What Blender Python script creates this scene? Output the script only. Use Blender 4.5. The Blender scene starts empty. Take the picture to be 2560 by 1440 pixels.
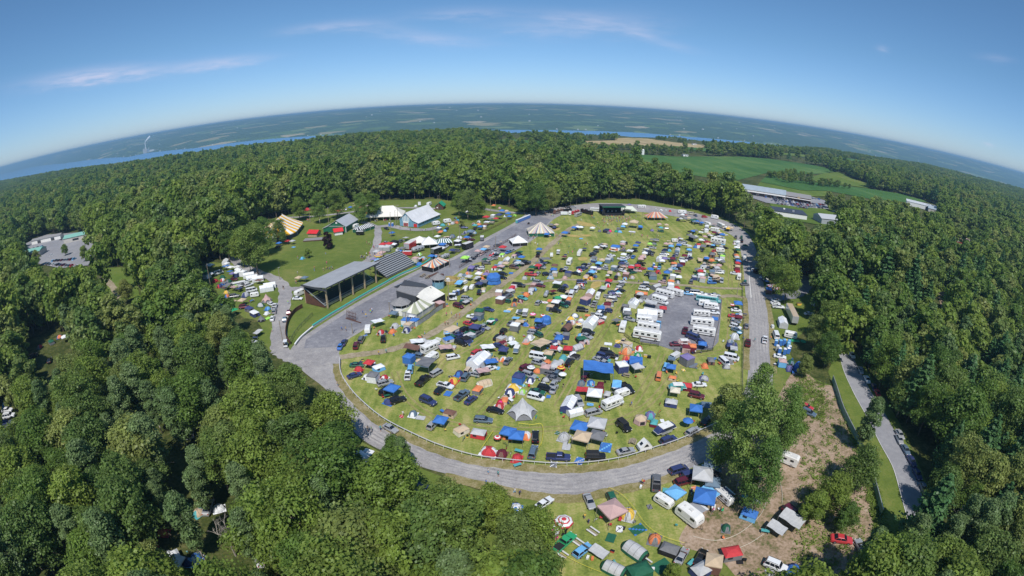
import bpy, math, random
import numpy as np
from mathutils import Vector, Matrix
from mathutils.geometry import tessellate_polygon
R = math.radians
random.seed(7)
rng = np.random.default_rng(7)
sc = bpy.context.scene

# ------------------------------------------------------------------ camera
HC, FPX, PITCH, ROLL = 75.0, 1260.0, 0.365, 0.006
cd = bpy.data.cameras.new('camera')
cam = bpy.data.objects.new('camera', cd)
sc.collection.objects.link(cam)
sc.camera = cam
cd.type = 'PANO'
cd.sensor_width = 36.0
cd.sensor_fit = 'HORIZONTAL'
try:
    cd.panorama_type = 'FISHEYE_LENS_POLYNOMIAL'
    cc = cd
except Exception:
    cc = cd.cycles
    cc.panorama_type = 'FISHEYE_LENS_POLYNOMIAL'
cc.fisheye_fov = R(180)
cc.fisheye_polynomial_k0 = 0.0
cc.fisheye_polynomial_k1 = -(2560.0 / 36.0) / FPX
cc.fisheye_polynomial_k2 = 0.0
cc.fisheye_polynomial_k3 = 0.0
cc.fisheye_polynomial_k4 = 0.0
cam.location = (0, 0, HC)
cam.matrix_world = Matrix.Translation((0, 0, HC)) @ Matrix.Rotation(math.pi / 2 - PITCH, 4, 'X') @ Matrix.Rotation(ROLL, 4, 'Z')
cd.clip_start = 1.0
cd.clip_end = 60000.0

# ------------------------------------------------------------------ sky and sun
SUN_EL, SUN_AZ = 55.0, 177.0            # azimuth measured from +Y towards +X
w = bpy.data.worlds.new('World'); sc.world = w; w.use_nodes = True
nt = w.node_tree; nt.nodes.clear()
def N(t, **k):
    n = nt.nodes.new(t)
    for a, b in k.items(): setattr(n, a, b)
    return n
out = N('ShaderNodeOutputWorld'); bg = N('ShaderNodeBackground')
sky = N('ShaderNodeTexSky', sky_type='NISHITA')
sky.sun_disc = False; sky.sun_elevation = R(SUN_EL); sky.sun_rotation = R(SUN_AZ)
sky.altitude = 300; sky.air_density = 1.0; sky.dust_density = 0.1; sky.ozone_density = 3.0
bg.inputs[1].default_value = 0.108
# thin cirrus streaks high in the sky, drawn on the sky dome by direction
tc = N('ShaderNodeTexCoord')
def M(op, a, b=None, c=None):
    n = N('ShaderNodeMath', operation=op)
    for i, v in enumerate((a, b, c)):
        if v is None: continue
        if isinstance(v, (int, float)): n.inputs[i].default_value = v
        else: nt.links.new(v, n.inputs[i])
    return n.outputs[0]
sx = N('ShaderNodeSeparateXYZ'); nt.links.new(tc.outputs['Generated'], sx.inputs[0])
az = M('ARCTAN2', sx.outputs[0], sx.outputs[1]); el = M('ARCSINE', sx.outputs[2])
def px2dir(x, y):
    u = x - 1280; v = y - 720
    c, s = math.cos(-ROLL), math.sin(-ROLL)
    u, v = c * u - s * v, s * u + c * v
    r = math.hypot(u, v) or 1e-6; th = r / FPX
    cx = math.sin(th) * u / r; cy = -math.sin(th) * v / r; cz = math.cos(th)
    return (cx, cy * math.sin(PITCH) + cz * math.cos(PITCH), cy * math.cos(PITCH) - cz * math.sin(PITCH))
total = None
# streaks: end points in the photo, half width (radians), strength
for (xa, ya, xb, yb, wd, st) in [(60, 212, 430, 170, .016, .42), (400, 178, 680, 145, .013, .33), (700, 78, 960, 58, .012, .22), (1330, 38, 1560, 60, .018, .22),
                                 (1540, 70, 1650, 95, .012, .22), (1000, 40, 1330, 30, .016, .14), (1180, 70, 1480, 75, .02, .13), (1380, 60, 1700, 60, .03, .12), (860, 60, 1120, 100, .02, .10), (960, 90, 1250, 110, .014, .15), (1600, 95, 1760, 130, .010, .10), (2190, 118, 2225, 128, .008, .14),
                                 (2440, 140, 2540, 152, .008, .10), (2455, 357, 2486, 366, .004, .25)]:
    A = px2dir(xa, ya); B = px2dir(xb, yb)
    aa, ea = math.atan2(A[0], A[1]), math.asin(A[2]); ab, eb = math.atan2(B[0], B[1]), math.asin(B[2])
    ma, me = (aa + ab) / 2, (ea + eb) / 2
    L = math.hypot(ab - aa, eb - ea) / 2; ca, sa = (ab - aa) / (2 * L), (eb - ea) / (2 * L)
    da = M('SUBTRACT', az, ma); de = M('SUBTRACT', el, me)
    u = M('ADD', M('MULTIPLY', da, ca), M('MULTIPLY', de, sa))
    v = M('SUBTRACT', M('MULTIPLY', de, ca), M('MULTIPLY', da, sa))
    cv = N('ShaderNodeCombineXYZ'); nt.links.new(M('MULTIPLY', u, 10.0), cv.inputs[0]); nt.links.new(M('MULTIPLY', v, 60.0), cv.inputs[1]); cv.inputs[2].default_value = ma * 7
    nz = N('ShaderNodeTexNoise'); nz.inputs['Scale'].default_value = 1.6; nz.inputs['Detail'].default_value = 5.0; nz.inputs['Roughness'].default_value = .6
    nt.links.new(cv.outputs[0], nz.inputs['Vector'])
    wob = M('MULTIPLY', M('SUBTRACT', nz.outputs[0], .5), wd * 1.6)
    v2 = M('ADD', v, wob)
    g = M('MULTIPLY', M('POWER', M('DIVIDE', u, L * .8), 2.0), -1.0)
    h = M('MULTIPLY', M('POWER', M('DIVIDE', v2, wd * .8), 2.0), -1.0)
    e = M('EXPONENT', M('ADD', g, h))
    e = M('MULTIPLY', M('MULTIPLY', e, st * 1.6), M('MULTIPLY_ADD', nz.outputs[0], 2.4, -.5))
    e = M('MAXIMUM', e, 0.0)
    total = e if total is None else M('ADD', total, e)
mix = N('ShaderNodeMix', data_type='RGBA'); nt.links.new(M('MINIMUM', total, .7), mix.inputs[0])
tint = N('ShaderNodeMix', data_type='RGBA', blend_type='MULTIPLY'); tint.inputs[0].default_value = 1.0
nt.links.new(sky.outputs[0], tint.inputs[6])
ramp = N('ShaderNodeValToRGB'); nt.links.new(M('MULTIPLY', el, 1 / 1.2), ramp.inputs[0]); re_ = ramp.color_ramp.elements
re_[0].position = 0.0; re_[0].color = (.50, .65, .98, 1); re_[1].position = .5; re_[1].color = (.56, .80, .86, 1); k_ = re_.new(.13); k_.color = (.50, .68, .84, 1)
nt.links.new(ramp.outputs[0], tint.inputs[7])
nt.links.new(tint.outputs[2], mix.inputs[6]); mix.inputs[7].default_value = (5.6, 5.6, 7.0, 1)
nt.links.new(mix.outputs[2], bg.inputs[0]); nt.links.new(bg.outputs[0], out.inputs[0])
sd = bpy.data.lights.new('sun', 'SUN'); so = bpy.data.objects.new('sun', sd); sc.collection.objects.link(so)
sd.energy = 3.9; sd.angle = R(.53); sd.color = (1.0, .95, .88)
sdir = Vector((math.sin(R(SUN_AZ)) * math.cos(R(SUN_EL)), math.cos(R(SUN_AZ)) * math.cos(R(SUN_EL)), math.sin(R(SUN_EL))))
so.rotation_euler = sdir.to_track_quat('Z', 'Y').to_euler(); so.location = (0, -20, 200)
sc.view_settings.view_transform = 'Standard'; sc.view_settings.look = 'None'; sc.view_settings.gamma = 1.0
sc.view_settings.exposure = 0.22
sc.cycles.max_bounces = 6; sc.cycles.diffuse_bounces = 4; sc.cycles.glossy_bounces = 2; sc.cycles.transmission_bounces = 2
sc.cycles.transparent_max_bounces = 4; sc.cycles.volume_bounces = 0
sc.cycles.use_denoising = True

# ------------------------------------------------------------------ projection helpers (pixel of the 2560x1440 photo <-> ground)
def gnd(x, y, z=0.0):
    d = px2dir(x, y); t = (HC - z) / max(-d[2], 1e-4)
    return (d[0] * t, d[1] * t)
sP, cP = math.sin(PITCH), math.cos(PITCH); cR, sR = math.cos(ROLL), math.sin(ROLL)
def projv(X, Y, Z):
    Z = Z - HC; n = np.sqrt(X * X + Y * Y + Z * Z) + 1e-9
    cx = X / n; cy = (Y * sP + Z * cP) / n; cz = (Y * cP - Z * sP) / n
    th = np.arccos(np.clip(cz, -1, 1)); s = np.hypot(cx, cy) + 1e-9; r = FPX * th
    u = r * cx / s; v = -r * cy / s
    return 1280 + cR * u - sR * v, 720 + sR * u + cR * v
def inpoly(px, py, poly):
    ins = np.zeros(np.shape(px), bool); n = len(poly)
    for i in range(n):
        x1, y1 = poly[i]; x2, y2 = poly[(i + 1) % n]
        if y1 == y2: continue
        c = ((y1 > py) != (y2 > py)) & (px < (x2 - x1) * (py - y1) / (y2 - y1) + x1)
        ins ^= c
    return ins

# ------------------------------------------------------------------ materials
def s2l(c):
    return tuple(((v / 12.92) if v <= .04045 else ((v + .055) / 1.055) ** 2.4) for v in c)
def newmat(name):
    m = bpy.data.materials.new(name); m.use_nodes = True
    t = m.node_tree; b = t.nodes['Principled BSDF']
    return m, t, b
def simple(name, col, rough=.6, metal=0.0, noise=0.0, scale=2.0, spec=.4, bump=0.0):
    m, t, b = newmat(name)
    b.inputs['Base Color'].default_value = (*col, 1); b.inputs['Roughness'].default_value = rough; b.inputs['Metallic'].default_value = metal
    b.inputs['Specular IOR Level'].default_value = spec
    if noise or bump:
        tc = t.nodes.new('ShaderNodeTexCoord'); n = t.nodes.new('ShaderNodeTexNoise'); n.inputs['Scale'].default_value = scale; n.inputs['Detail'].default_value = 4
        t.links.new(tc.outputs['Object'], n.inputs['Vector'])
        if noise:
            r = t.nodes.new('ShaderNodeMapRange'); r.inputs[1].default_value = .3; r.inputs[2].default_value = .7; r.inputs[3].default_value = 1 - noise; r.inputs[4].default_value = 1 + noise * .5
            t.links.new(n.outputs[0], r.inputs[0])
            v = t.nodes.new('ShaderNodeVectorMath'); v.operation = 'SCALE'; v.inputs[0].default_value = col
            t.links.new(r.outputs[0], v.inputs['Scale']); t.links.new(v.outputs[0], b.inputs['Base Color'])
        if bump:
            bp = t.nodes.new('ShaderNodeBump'); bp.inputs['Strength'].default_value = bump; bp.inputs['Distance'].default_value = .05
            t.links.new(n.outputs[0], bp.inputs['Height']); t.links.new(bp.outputs[0], b.inputs['Normal'])
    return m
def layered(name, stops, scales, rough=.95, bump=0.0, stripe=None):
    """ground surfaces: several noises added up and run through a colour ramp; stripe=(angle, period, weight)"""
    m, t, b = newmat(name); b.inputs['Roughness'].default_value = rough; b.inputs['Specular IOR Level'].default_value = .1
    g = t.nodes.new('ShaderNodeNewGeometry'); tot = None
    def mm(op, a, c, d=None):
        n = t.nodes.new('ShaderNodeMath'); n.operation = op
        for i, v in enumerate((a, c, d)):
            if v is None: continue
            if isinstance(v, (int, float)): n.inputs[i].default_value = v
            else: t.links.new(v, n.inputs[i])
        return n.outputs[0]
    for (s, wt) in scales:
        n = t.nodes.new('ShaderNodeTexNoise'); n.inputs['Scale'].default_value = s; n.inputs['Detail'].default_value = 3; n.inputs['Roughness'].default_value = .6
        t.links.new(g.outputs['Position'], n.inputs['Vector'])
        o = mm('MULTIPLY', mm('SUBTRACT', n.outputs[0], .5), wt)
        tot = o if tot is None else mm('ADD', tot, o)
    if stripe:
        for (ang, per, wt) in stripe:
            mp = t.nodes.new('ShaderNodeMapping'); mp.inputs['Rotation'].default_value = (0, 0, R(ang)); mp.inputs['Scale'].default_value = (1 / per, .02 / per * 2, 1)
            t.links.new(g.outputs['Position'], mp.inputs['Vector'])
            n = t.nodes.new('ShaderNodeTexNoise'); n.inputs['Scale'].default_value = 1.0; n.inputs['Detail'].default_value = 2
            t.links.new(mp.outputs[0], n.inputs['Vector'])
            tot = mm('ADD', tot, mm('MULTIPLY', mm('SUBTRACT', n.outputs[0], .5), wt))
    tot = mm('ADD', tot, .5)
    r = t.nodes.new('ShaderNodeValToRGB'); e = r.color_ramp.elements
    while len(e) > 1: e.remove(e[-1])
    e[0].position = stops[0][0]; e[0].color = (*stops[0][1], 1)
    for p, c in stops[1:]:
        k = e.new(p); k.color = (*c, 1)
    t.links.new(tot, r.inputs[0]); t.links.new(r.outputs[0], b.inputs['Base Color'])
    if bump:
        n = t.nodes.new('ShaderNodeTexNoise'); n.inputs['Scale'].default_value = 1.5; n.inputs['Detail'].default_value = 4
        t.links.new(g.outputs['Position'], n.inputs['Vector'])
        bp = t.nodes.new('ShaderNodeBump'); bp.inputs['Strength'].default_value = bump; bp.inputs['Distance'].default_value = .3
        t.links.new(n.outputs[0], bp.inputs['Height']); t.links.new(bp.outputs[0], b.inputs['Normal'])
    return m
MG = {}
MG['grass'] = layered('mown_grass', [(.1, (.115, .155, .035)), (.38, (.185, .23, .052)), (.58, (.255, .275, .076)), (.82, (.36, .325, .135)), (1.0, (.42, .36, .18))],
                      [(.03, .5), (.12, .6), (.4, .8), (2.0, .9)], stripe=[(-20, 2.2, .9), (-20, 7.0, .6)], bump=.4)
MG['lawn'] = layered('green_lawn', [(.2, (.075, .115, .022)), (.5, (.125, .17, .036)), (.8, (.22, .215, .07))], [(.04, .7), (.3, .5), (1.6, .5)], bump=.4)
MG['gravel'] = layered('gravel_track', [(.15, (.195, .185, .19)), (.5, (.295, .283, .288)), (.85, (.43, .41, .39))], [(.05, .7), (.4, .6), (3.0, .8)], bump=.3)
MG['asphalt'] = layered('asphalt', [(.2, (.20, .20, .22)), (.5, (.26, .26, .28)), (.8, (.35, .35, .36))], [(.05, .6), (.5, .5), (3.0, .4)])
MG['darktop'] = layered('dark_asphalt', [(.2, (.14, .14, .16)), (.5, (.205, .205, .23)), (.8, (.33, .325, .34))], [(.08, .8), (.6, .6), (3.0, .4)])
MG['dirt'] = layered('bare_dirt', [(.22, (.10, .115, .04)), (.4, (.24, .18, .115)), (.6, (.36, .265, .195)), (.8, (.41, .32, .255))], [(.05, .8), (.35, .9), (1.5, .9)], bump=.4)
MG['path'] = layered('worn_path', [(.2, (.17, .15, .07)), (.5, (.31, .26, .18)), (.8, (.40, .34, .26))], [(.1, .7), (.7, .8), (3, .6)])
MG['straw'] = layered('straw', [(.2, (.26, .22, .06)), (.6, (.45, .34, .13))], [(.3, .8), (2, .8)])
MG['soy'] = layered('soy_field', [(.2, (.040, .105, .026)), (.5, (.060, .140, .036)), (.8, (.12, .19, .055))], [(.006, 1.2), (.03, .5), (.2, .4)], stripe=[(60, 9, .5)])
MG['tan'] = layered('wheat_stubble', [(.2, (.22, .19, .07)), (.5, (.38, .30, .16)), (.8, (.44, .35, .21))], [(.004, 1.0), (.03, .5)], stripe=[(80, 16, .5)])
MG['meadow'] = layered('meadow', [(.2, (.06, .11, .02)), (.5, (.11, .165, .03)), (.8, (.2, .22, .07))], [(.01, .8), (.06, .6)])
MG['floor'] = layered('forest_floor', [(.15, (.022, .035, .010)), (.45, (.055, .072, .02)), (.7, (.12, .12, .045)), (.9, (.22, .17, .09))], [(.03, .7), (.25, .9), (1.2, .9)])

# ------------------------------------------------------------------ mesh builder
class MB:
    def __init__(s): s.v = []; s.f = []; s.m = []; s.M = None
    def pt(s, p):
        if s.M is not None: p = s.M @ Vector(p)
        s.v.append(tuple(p)); return len(s.v) - 1
    def face(s, pts, mat=0):
        s.f.append([s.pt(p) for p in pts]); s.m.append(mat)
    def box(s, c, d, mat=0, rz=0.0, top=None):
        x, y, z = c; a, b, h = d[0] / 2, d[1] / 2, d[2]; ta, tb = (a, b) if top is None else (a * top[0], b * top[1])
        co, si = math.cos(rz), math.sin(rz)
        P = []
        for (u, v, q) in ((-a, -b, 0), (a, -b, 0), (a, b, 0), (-a, b, 0), (-ta, -tb, h), (ta, -tb, h), (ta, tb, h), (-ta, tb, h)):
            P.append(s.pt((x + co * u - si * v, y + si * u + co * v, z + q)))
        for q in ((3, 2, 1, 0), (4, 5, 6, 7), (0, 1, 5, 4), (1, 2, 6, 5), (2, 3, 7, 6), (3, 0, 4, 7)):
            s.f.append([P[i] for i in q]); s.m.append(mat)
    def loft(s, rings, mat=0, cap=True, closed=True):
        I = [[s.pt(p) for p in r] for r in rings]; n = len(I[0])
        for a, b in zip(I, I[1:]):
            for k in range(n if closed else n - 1):
                s.f.append([a[k], a[(k + 1) % n], b[(k + 1) % n], b[k]]); s.m.append(mat)
        if cap and closed:
            s.f.append(I[0][::-1]); s.m.append(mat); s.f.append(I[-1]); s.m.append(mat)
    def tube(s, p, q, r0, r1=None, mat=0, n=6):
        p = Vector(p); q = Vector(q); r1 = r0 if r1 is None else r1
        d = (q - p).normalized(); a = d.cross((0, 0, 1) if abs(d.z) < .9 else (1, 0, 0)).normalized(); b = d.cross(a)
        s.loft([[p + (a * math.cos(t) + b * math.sin(t)) * r0 for t in np.linspace(0, 2 * math.pi, n, endpoint=False)],
                [q + (a * math.cos(t) + b * math.sin(t)) * r1 for t in np.linspace(0, 2 * math.pi, n, endpoint=False)]], mat)
    def mesh(s, name, mats, smooth=False):
        me = bpy.data.meshes.new(name); me.from_pydata(s.v, [], s.f)
        for m in mats: me.materials.append(m)
        me.polygons.foreach_set('material_index', s.m)
        if smooth: me.polygons.foreach_set('use_smooth', [True] * len(s.f))
        me.update(); return me
link = sc.collection.objects.link
def obj(name, me, parent=None, **props):
    o = bpy.data.objects.new(name, me); link(o)
    if parent is not None: o.parent = parent
    for k, v in props.items(): o[k] = v
    return o
def poly_sheet(name, polys, z, mat, kind='structure', pix=True, **pr):
    mb = MB()
    for poly in polys:
        loops = poly if isinstance(poly[0][0], (tuple, list)) else [poly]
        L = [[Vector((*(gnd(*p) if pix else p), z)) for p in lp] for lp in loops]
        flat = [p for lp in L for p in lp]
        for tri in tessellate_polygon(L):
            a, b, c = (flat[i] for i in tri)
            if (b - a).cross(c - a).z < 0: b, c = c, b
            mb.face([a, b, c])
    return obj(name, mb.mesh(name, [mat]), kind=kind, **pr)
def densify(pts, closed=True, n=5):
    """smooth closed or open curve through the points (Catmull-Rom)"""
    out = []; N_ = len(pts); rg = range(N_ if closed else N_ - 1)
    for i in rg:
        g = (lambda k: pts[k % N_]) if closed else (lambda k: pts[min(max(k, 0), N_ - 1)])
        p0, p1, p2, p3 = g(i - 1), g(i), g(i + 1), g(i + 2)
        for t in np.arange(n) / n:
            out.append(tuple(.5 * (2 * b + (c - a) * t + (2 * a - 5 * b + 4 * c - d) * t * t + (3 * b - a - 3 * c + d) * t ** 3) for a, b, c, d in zip(p0, p1, p2, p3)))
    if not closed: out.append(tuple(pts[-1]))
    return out
def ribbon(name, pts, width, z, mat, kind='structure', pix=True):
    """strip along a centre line, width in metres"""
    P = [Vector((*(gnd(*p) if pix else p), 0)) for p in densify(pts, False, 6)]
    mb = MB(); L = []
    for i, p in enumerate(P):
        d = (P[min(i + 1, len(P) - 1)] - P[max(i - 1, 0)]).normalized(); n = Vector((-d.y, d.x, 0)); wd = width * (1 + .12 * math.sin(i * 1.7)) / 2
        L.append((p + n * wd, p - n * wd))
    for (a, b), (c, d) in zip(L, L[1:]):
        mb.face([(b.x, b.y, z), (d.x, d.y, z), (c.x, c.y, z), (a.x, a.y, z)])
    return obj(name, mb.mesh(name, [mat]), kind=kind)

# ------------------------------------------------------------------ terrain
AZK = [-90, -60, -53, -46, -39, -31, -24, -12, 0, 14, 27, 40, 60, 90]
SHK = [22000, 20000, 11500, 7900, 6400, 5600, 5050, 4850, 4750, 4950, 5150, 5500, 6000, 7000]
PLK = [900, 900, 930, 950, 960, 990, 1040, 1350, 1500, 1650, 1900, 2300, 3000, 3600]
LAKE = -170.0
LAKE_DROP = 245.0
# skyline of the near woods in the photo: no tree of this side of the lake rises above it
SKYL = [(-40, 468), (0, 457), (160, 424), (320, 400), (475, 381), (640, 360), (740, 354), (815, 341), (890, 334), (1015, 331), (1165, 325), (1252, 331), (1280, 336), (1355, 332), (1480, 340), (1530, 337), (1580, 342), (1680, 345),
        (1730, 352), (1817, 360), (1920, 366), (2070, 373), (2195, 395), (2320, 412), (2420, 437), (2560, 472), (2600, 482)]
# small lens correction of the horizon (photo minus camera model)
HZX, HZE = [0, 320, 640, 960, 1280, 1600, 1920, 2240, 2560], [-5.3, 3.2, -.2, -3, -3.9, -3.5, -4.1, -3.1, -.9]
SKYL = [(x, y + float(np.interp(x, HZX, HZE))) for x, y in SKYL]
SHORE = [(-30, 438), (0, 432), (80, 421), (160, 410), (320, 390), (362, 381), (480, 370), (640, 351), (800, 341), (1000, 334), (1280, 329), (1400, 330), (1600, 336), (1720, 346), (1850, 357), (2000, 375), (2240, 404), (2400, 440), (2560, 478)]
_s = []
for x, y in SHORE:
    d_ = px2dir(x, y + float(np.interp(x, HZX, HZE))); _s.append((math.degrees(math.atan2(d_[0], d_[1])), min(22000, -LAKE_DROP / d_[2] * math.hypot(d_[0], d_[1]))))
AZK, SHK = [-90] + [q[0] for q in _s] + [90], [22000] + [q[1] for q in _s] + [7000]
_k = [(math.degrees(math.atan2(px2dir(x, y)[0], px2dir(x, y)[1])), .90 * HC / math.tan(-math.asin(px2dir(x, y)[2]))) for x, y in SKYL]
PLA, PLR = [-90] + [a for a, b in _k] + [90], [_k[0][1]] + [min(b, 2900) for a, b in _k] + [2600]
def height(X, Y):
    r = np.hypot(X, Y); a = np.degrees(np.arctan2(X, Y))
    a = np.clip(a, -90, 90)
    sh = np.interp(a, AZK, SHK); pl = np.interp(a, PLA, PLR)
    t = np.clip((r - pl) / 1500.0, 0, 1); near = (LAKE - 12) * (t * t * (3 - 2 * t))
    u = np.clip((r - sh) / 9000.0, 0, 1)
    far = LAKE - 12 + 12 * np.clip((r - sh + 60) / 60, 0, 1) + 226 * (1 - (1 - u) ** 1.9)
    far = far + (np.sin(X / 1400 + 1.3) * np.cos(Y / 1900) * 9 + np.sin(X / 520) * np.sin(Y / 610 + 2) * 5 + 6 * np.sin(a * .35)) * np.clip((r - sh) / 1500, 0, 1)
    z = np.where(r < (pl + 1500 + sh) / 2, near, far)
    back = np.abs(np.degrees(np.arctan2(X, Y))) > 90
    return np.where(back & (r > 900), np.minimum(z, 0), z)
print('SHORE', [(round(a), round(b)) for a, b in zip(AZK, SHK)], 'PL', [(round(a), round(b)) for a, b in zip(PLA, PLR)])
azs = np.radians(np.concatenate([np.arange(-86, 86, .3), np.arange(86, 274, 6)])); na = len(azs)
rs = [4.0]
while rs[-1] < 30000: rs.append(rs[-1] * 1.025)
rs = np.array(rs); nr = len(rs)
RR, AA = np.meshgrid(rs, azs, indexing='ij'); X = RR * np.sin(AA); Y = RR * np.cos(AA); Z = height(X, Y)
V = np.concatenate([[[0, 0, 0]], np.stack([X, Y, Z], -1).reshape(-1, 3)])
F = []
for i in range(nr - 1):
    a = 1 + i * na + np.arange(na); b = 1 + i * na + (np.arange(na) + 1) % na
    F.append(np.stack([a, a + na, b + na, b], -1))
F = np.concatenate(F); tri = [(0, 1 + k, 1 + (k + 1) % na) for k in range(na)]
me = bpy.data.meshes.new('ground')
me.from_pydata(V.tolist(), [], tri + F.tolist())
cen = V[F].mean(1); rr = np.hypot(cen[:, 0], cen[:, 1]); ad = np.degrees(np.arctan2(cen[:, 0], cen[:, 1]))
farm = (rr > (np.interp(ad, PLA, PLR) + 1500 + np.interp(ad, AZK, SHK)) / 2).astype(int)
# the far shore: woods broken by small fields
mfar, t, b = newmat('far_country'); b.inputs['Roughness'].default_value = 1; b.inputs['Specular IOR Level'].default_value = 0
g = t.nodes.new('ShaderNodeNewGeometry')
def tn(tp, **k):
    n = t.nodes.new(tp)
    for a_, b_ in k.items(): setattr(n, a_, b_)
    return n
mp = tn('ShaderNodeMapping'); mp.inputs['Scale'].default_value = (1 / 260, 1 / 210, 0); mp.inputs['Rotation'].default_value = (0, 0, R(12)); t.links.new(g.outputs['Position'], mp.inputs[0])
vo = tn('ShaderNodeTexVoronoi', distance='MANHATTAN', voronoi_dimensions='2D'); vo.inputs['Scale'].default_value = 1.0; vo.inputs['Randomness'].default_value = .8; t.links.new(mp.outputs[0], vo.inputs['Vector'])
sp = tn('ShaderNodeSeparateColor'); t.links.new(vo.outputs['Color'], sp.inputs[0])
big = tn('ShaderNodeTexNoise'); big.inputs['Scale'].default_value = 1 / 1500; big.inputs['Detail'].default_value = 2; t.links.new(g.outputs['Position'], big.inputs['Vector'])
ad1 = tn('ShaderNodeMath', operation='MULTIPLY_ADD'); t.links.new(big.outputs[0], ad1.inputs[0]); ad1.inputs[1].default_value = 1.3; t.links.new(sp.outputs[0], ad1.inputs[2])
gt = tn('ShaderNodeMath', operation='GREATER_THAN'); t.links.new(ad1.outputs[0], gt.inputs[0]); gt.inputs[1].default_value = 1.43
rp = tn('ShaderNodeValToRGB'); rp.color_ramp.interpolation = 'CONSTANT'; e = rp.color_ramp.elements; e[0].color = (.10, .17, .04, 1); e[1].position = .45; e[1].color = (.16, .22, .07, 1)
k = e.new(.7); k.color = (.30, .27, .13, 1); k = e.new(.9); k.color = (.42, .36, .22, 1)
t.links.new(sp.outputs[1], rp.inputs[0])
wn = tn('ShaderNodeTexNoise'); wn.inputs['Scale'].default_value = 1 / 45; wn.inputs['Detail'].default_value = 4; wn.inputs['Roughness'].default_value = .75; t.links.new(g.outputs['Position'], wn.inputs['Vector'])
wr = tn('ShaderNodeValToRGB'); e = wr.color_ramp.elements; e[0].position = .35; e[0].color = (.022, .050, .020, 1); e[1].position = .68; e[1].color = (.095, .160, .055, 1)
t.links.new(wn.outputs[0], wr.inputs[0])
mx = tn('ShaderNodeMix', data_type='RGBA'); t.links.new(gt.outputs[0], mx.inputs[0]); t.links.new(wr.outputs[0], mx.inputs[6]); t.links.new(rp.outputs[0], mx.inputs[7]); t.links.new(mx.outputs[2], b.inputs['Base Color'])
bp = tn('ShaderNodeBump'); bp.inputs['Strength'].default_value = 1; bp.inputs['Distance'].default_value = 14; t.links.new(wn.outputs[0], bp.inputs['Height']); t.links.new(bp.outputs[0], b.inputs['Normal'])
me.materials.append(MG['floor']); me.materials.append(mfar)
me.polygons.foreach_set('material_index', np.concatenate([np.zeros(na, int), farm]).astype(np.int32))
me.polygons.foreach_set('use_smooth', [True] * len(me.polygons))
obj('ground', me, kind='structure')
# lake
ml, t, b = newmat('lake_water'); b.inputs['Base Color'].default_value = (.11, .29, .55, 1); b.inputs['Roughness'].default_value = .45; b.inputs['Specular IOR Level'].default_value = .5
n = t.nodes.new('ShaderNodeTexNoise'); n.inputs['Scale'].default_value = .05; n.inputs['Detail'].default_value = 6; gg = t.nodes.new('ShaderNodeNewGeometry'); t.links.new(gg.outputs['Position'], n.inputs['Vector'])
bp = t.nodes.new('ShaderNodeBump'); bp.inputs['Distance'].default_value = 2.0; bp.inputs['Strength'].default_value = .8; t.links.new(n.outputs[0], bp.inputs['Height']); t.links.new(bp.outputs[0], b.inputs['Normal'])
mb = MB(); ring = [(30000 * math.sin(a), 30000 * math.cos(a), LAKE) for a in np.linspace(-math.pi / 2, math.pi / 2, 60)]
inn = [(1800 * math.sin(a), 1800 * math.cos(a), LAKE) for a in np.linspace(-math.pi / 2, math.pi / 2, 60)]
for i in range(59): mb.face([inn[i], inn[i + 1], ring[i + 1], ring[i]][::-1])
obj('lake', mb.mesh('lake', [ml]), kind='structure')

# ------------------------------------------------------------------ lawns, tracks, roads
CLEAR = [(505, 705), (480, 672), (528, 655), (575, 660), (600, 640), (628, 610), (600, 590), (640, 560), (690, 545), (760, 530), (830, 520), (870, 505), (1000, 500), (1100, 498),
         (1190, 512), (1250, 512), (1300, 528), (1330, 535), (1380, 530), (1440, 512), (1500, 500), (1600, 498), (1650, 508), (1700, 518), (1760, 530), (1800, 545), (1850, 562),
         (1878, 585), (1895, 620), (1903, 660), (1905, 700), (1925, 715), (1960, 735), (1970, 700), (1995, 690), (2030, 690), (2045, 760), (2030, 800), (2010, 830), (1985, 850), (1975, 885), (1995, 920), (2050, 955),
         (2085, 965), (2105, 1030), (2125, 1090), (2145, 1150), (2150, 1200), (2140, 1280), (2155, 1330), (2120, 1400), (2080, 1440), (1395, 1440), (1370, 1330), (1300, 1262), (1240, 1212), (1180, 1190),
         (1090, 1165), (1030, 1125), (945, 1112), (900, 1100), (870, 1060), (868, 1020), (840, 990), (800, 955), (760, 925), (728, 892), (690, 885), (660, 872), (642, 845), (655, 820), (640, 800),
         (610, 795), (580, 770), (545, 735), (530, 715)]
HIDDEN = [(1850, 930), (2000, 930), (2010, 1100), (1960, 1230), (1830, 1260), (1700, 1200), (1780, 1100)]     # ground under the big trees by the bend
OUT = [(1325, 530), (1280, 560), (1200, 603), (1130, 645), (1052, 672), (960, 720), (880, 764), (782, 826), (742, 856), (724, 882), (735, 905), (765, 935), (808, 968), (842, 1005), (862, 1045), (895, 1090), (950, 1125), (1060, 1170),
       (1160, 1195), (1259, 1221), (1352, 1239), (1446, 1243), (1521, 1228), (1626, 1206), (1700, 1183), (1770, 1150), (1840, 1110), (1890, 1065), (1925, 1000), (1932, 940), (1928, 860), (1925, 800),
       (1915, 740), (1905, 690), (1895, 640), (1880, 602), (1858, 575), (1820, 555), (1760, 538), (1690, 523), (1600, 512), (1500, 508), (1420, 515), (1370, 522)]
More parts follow.
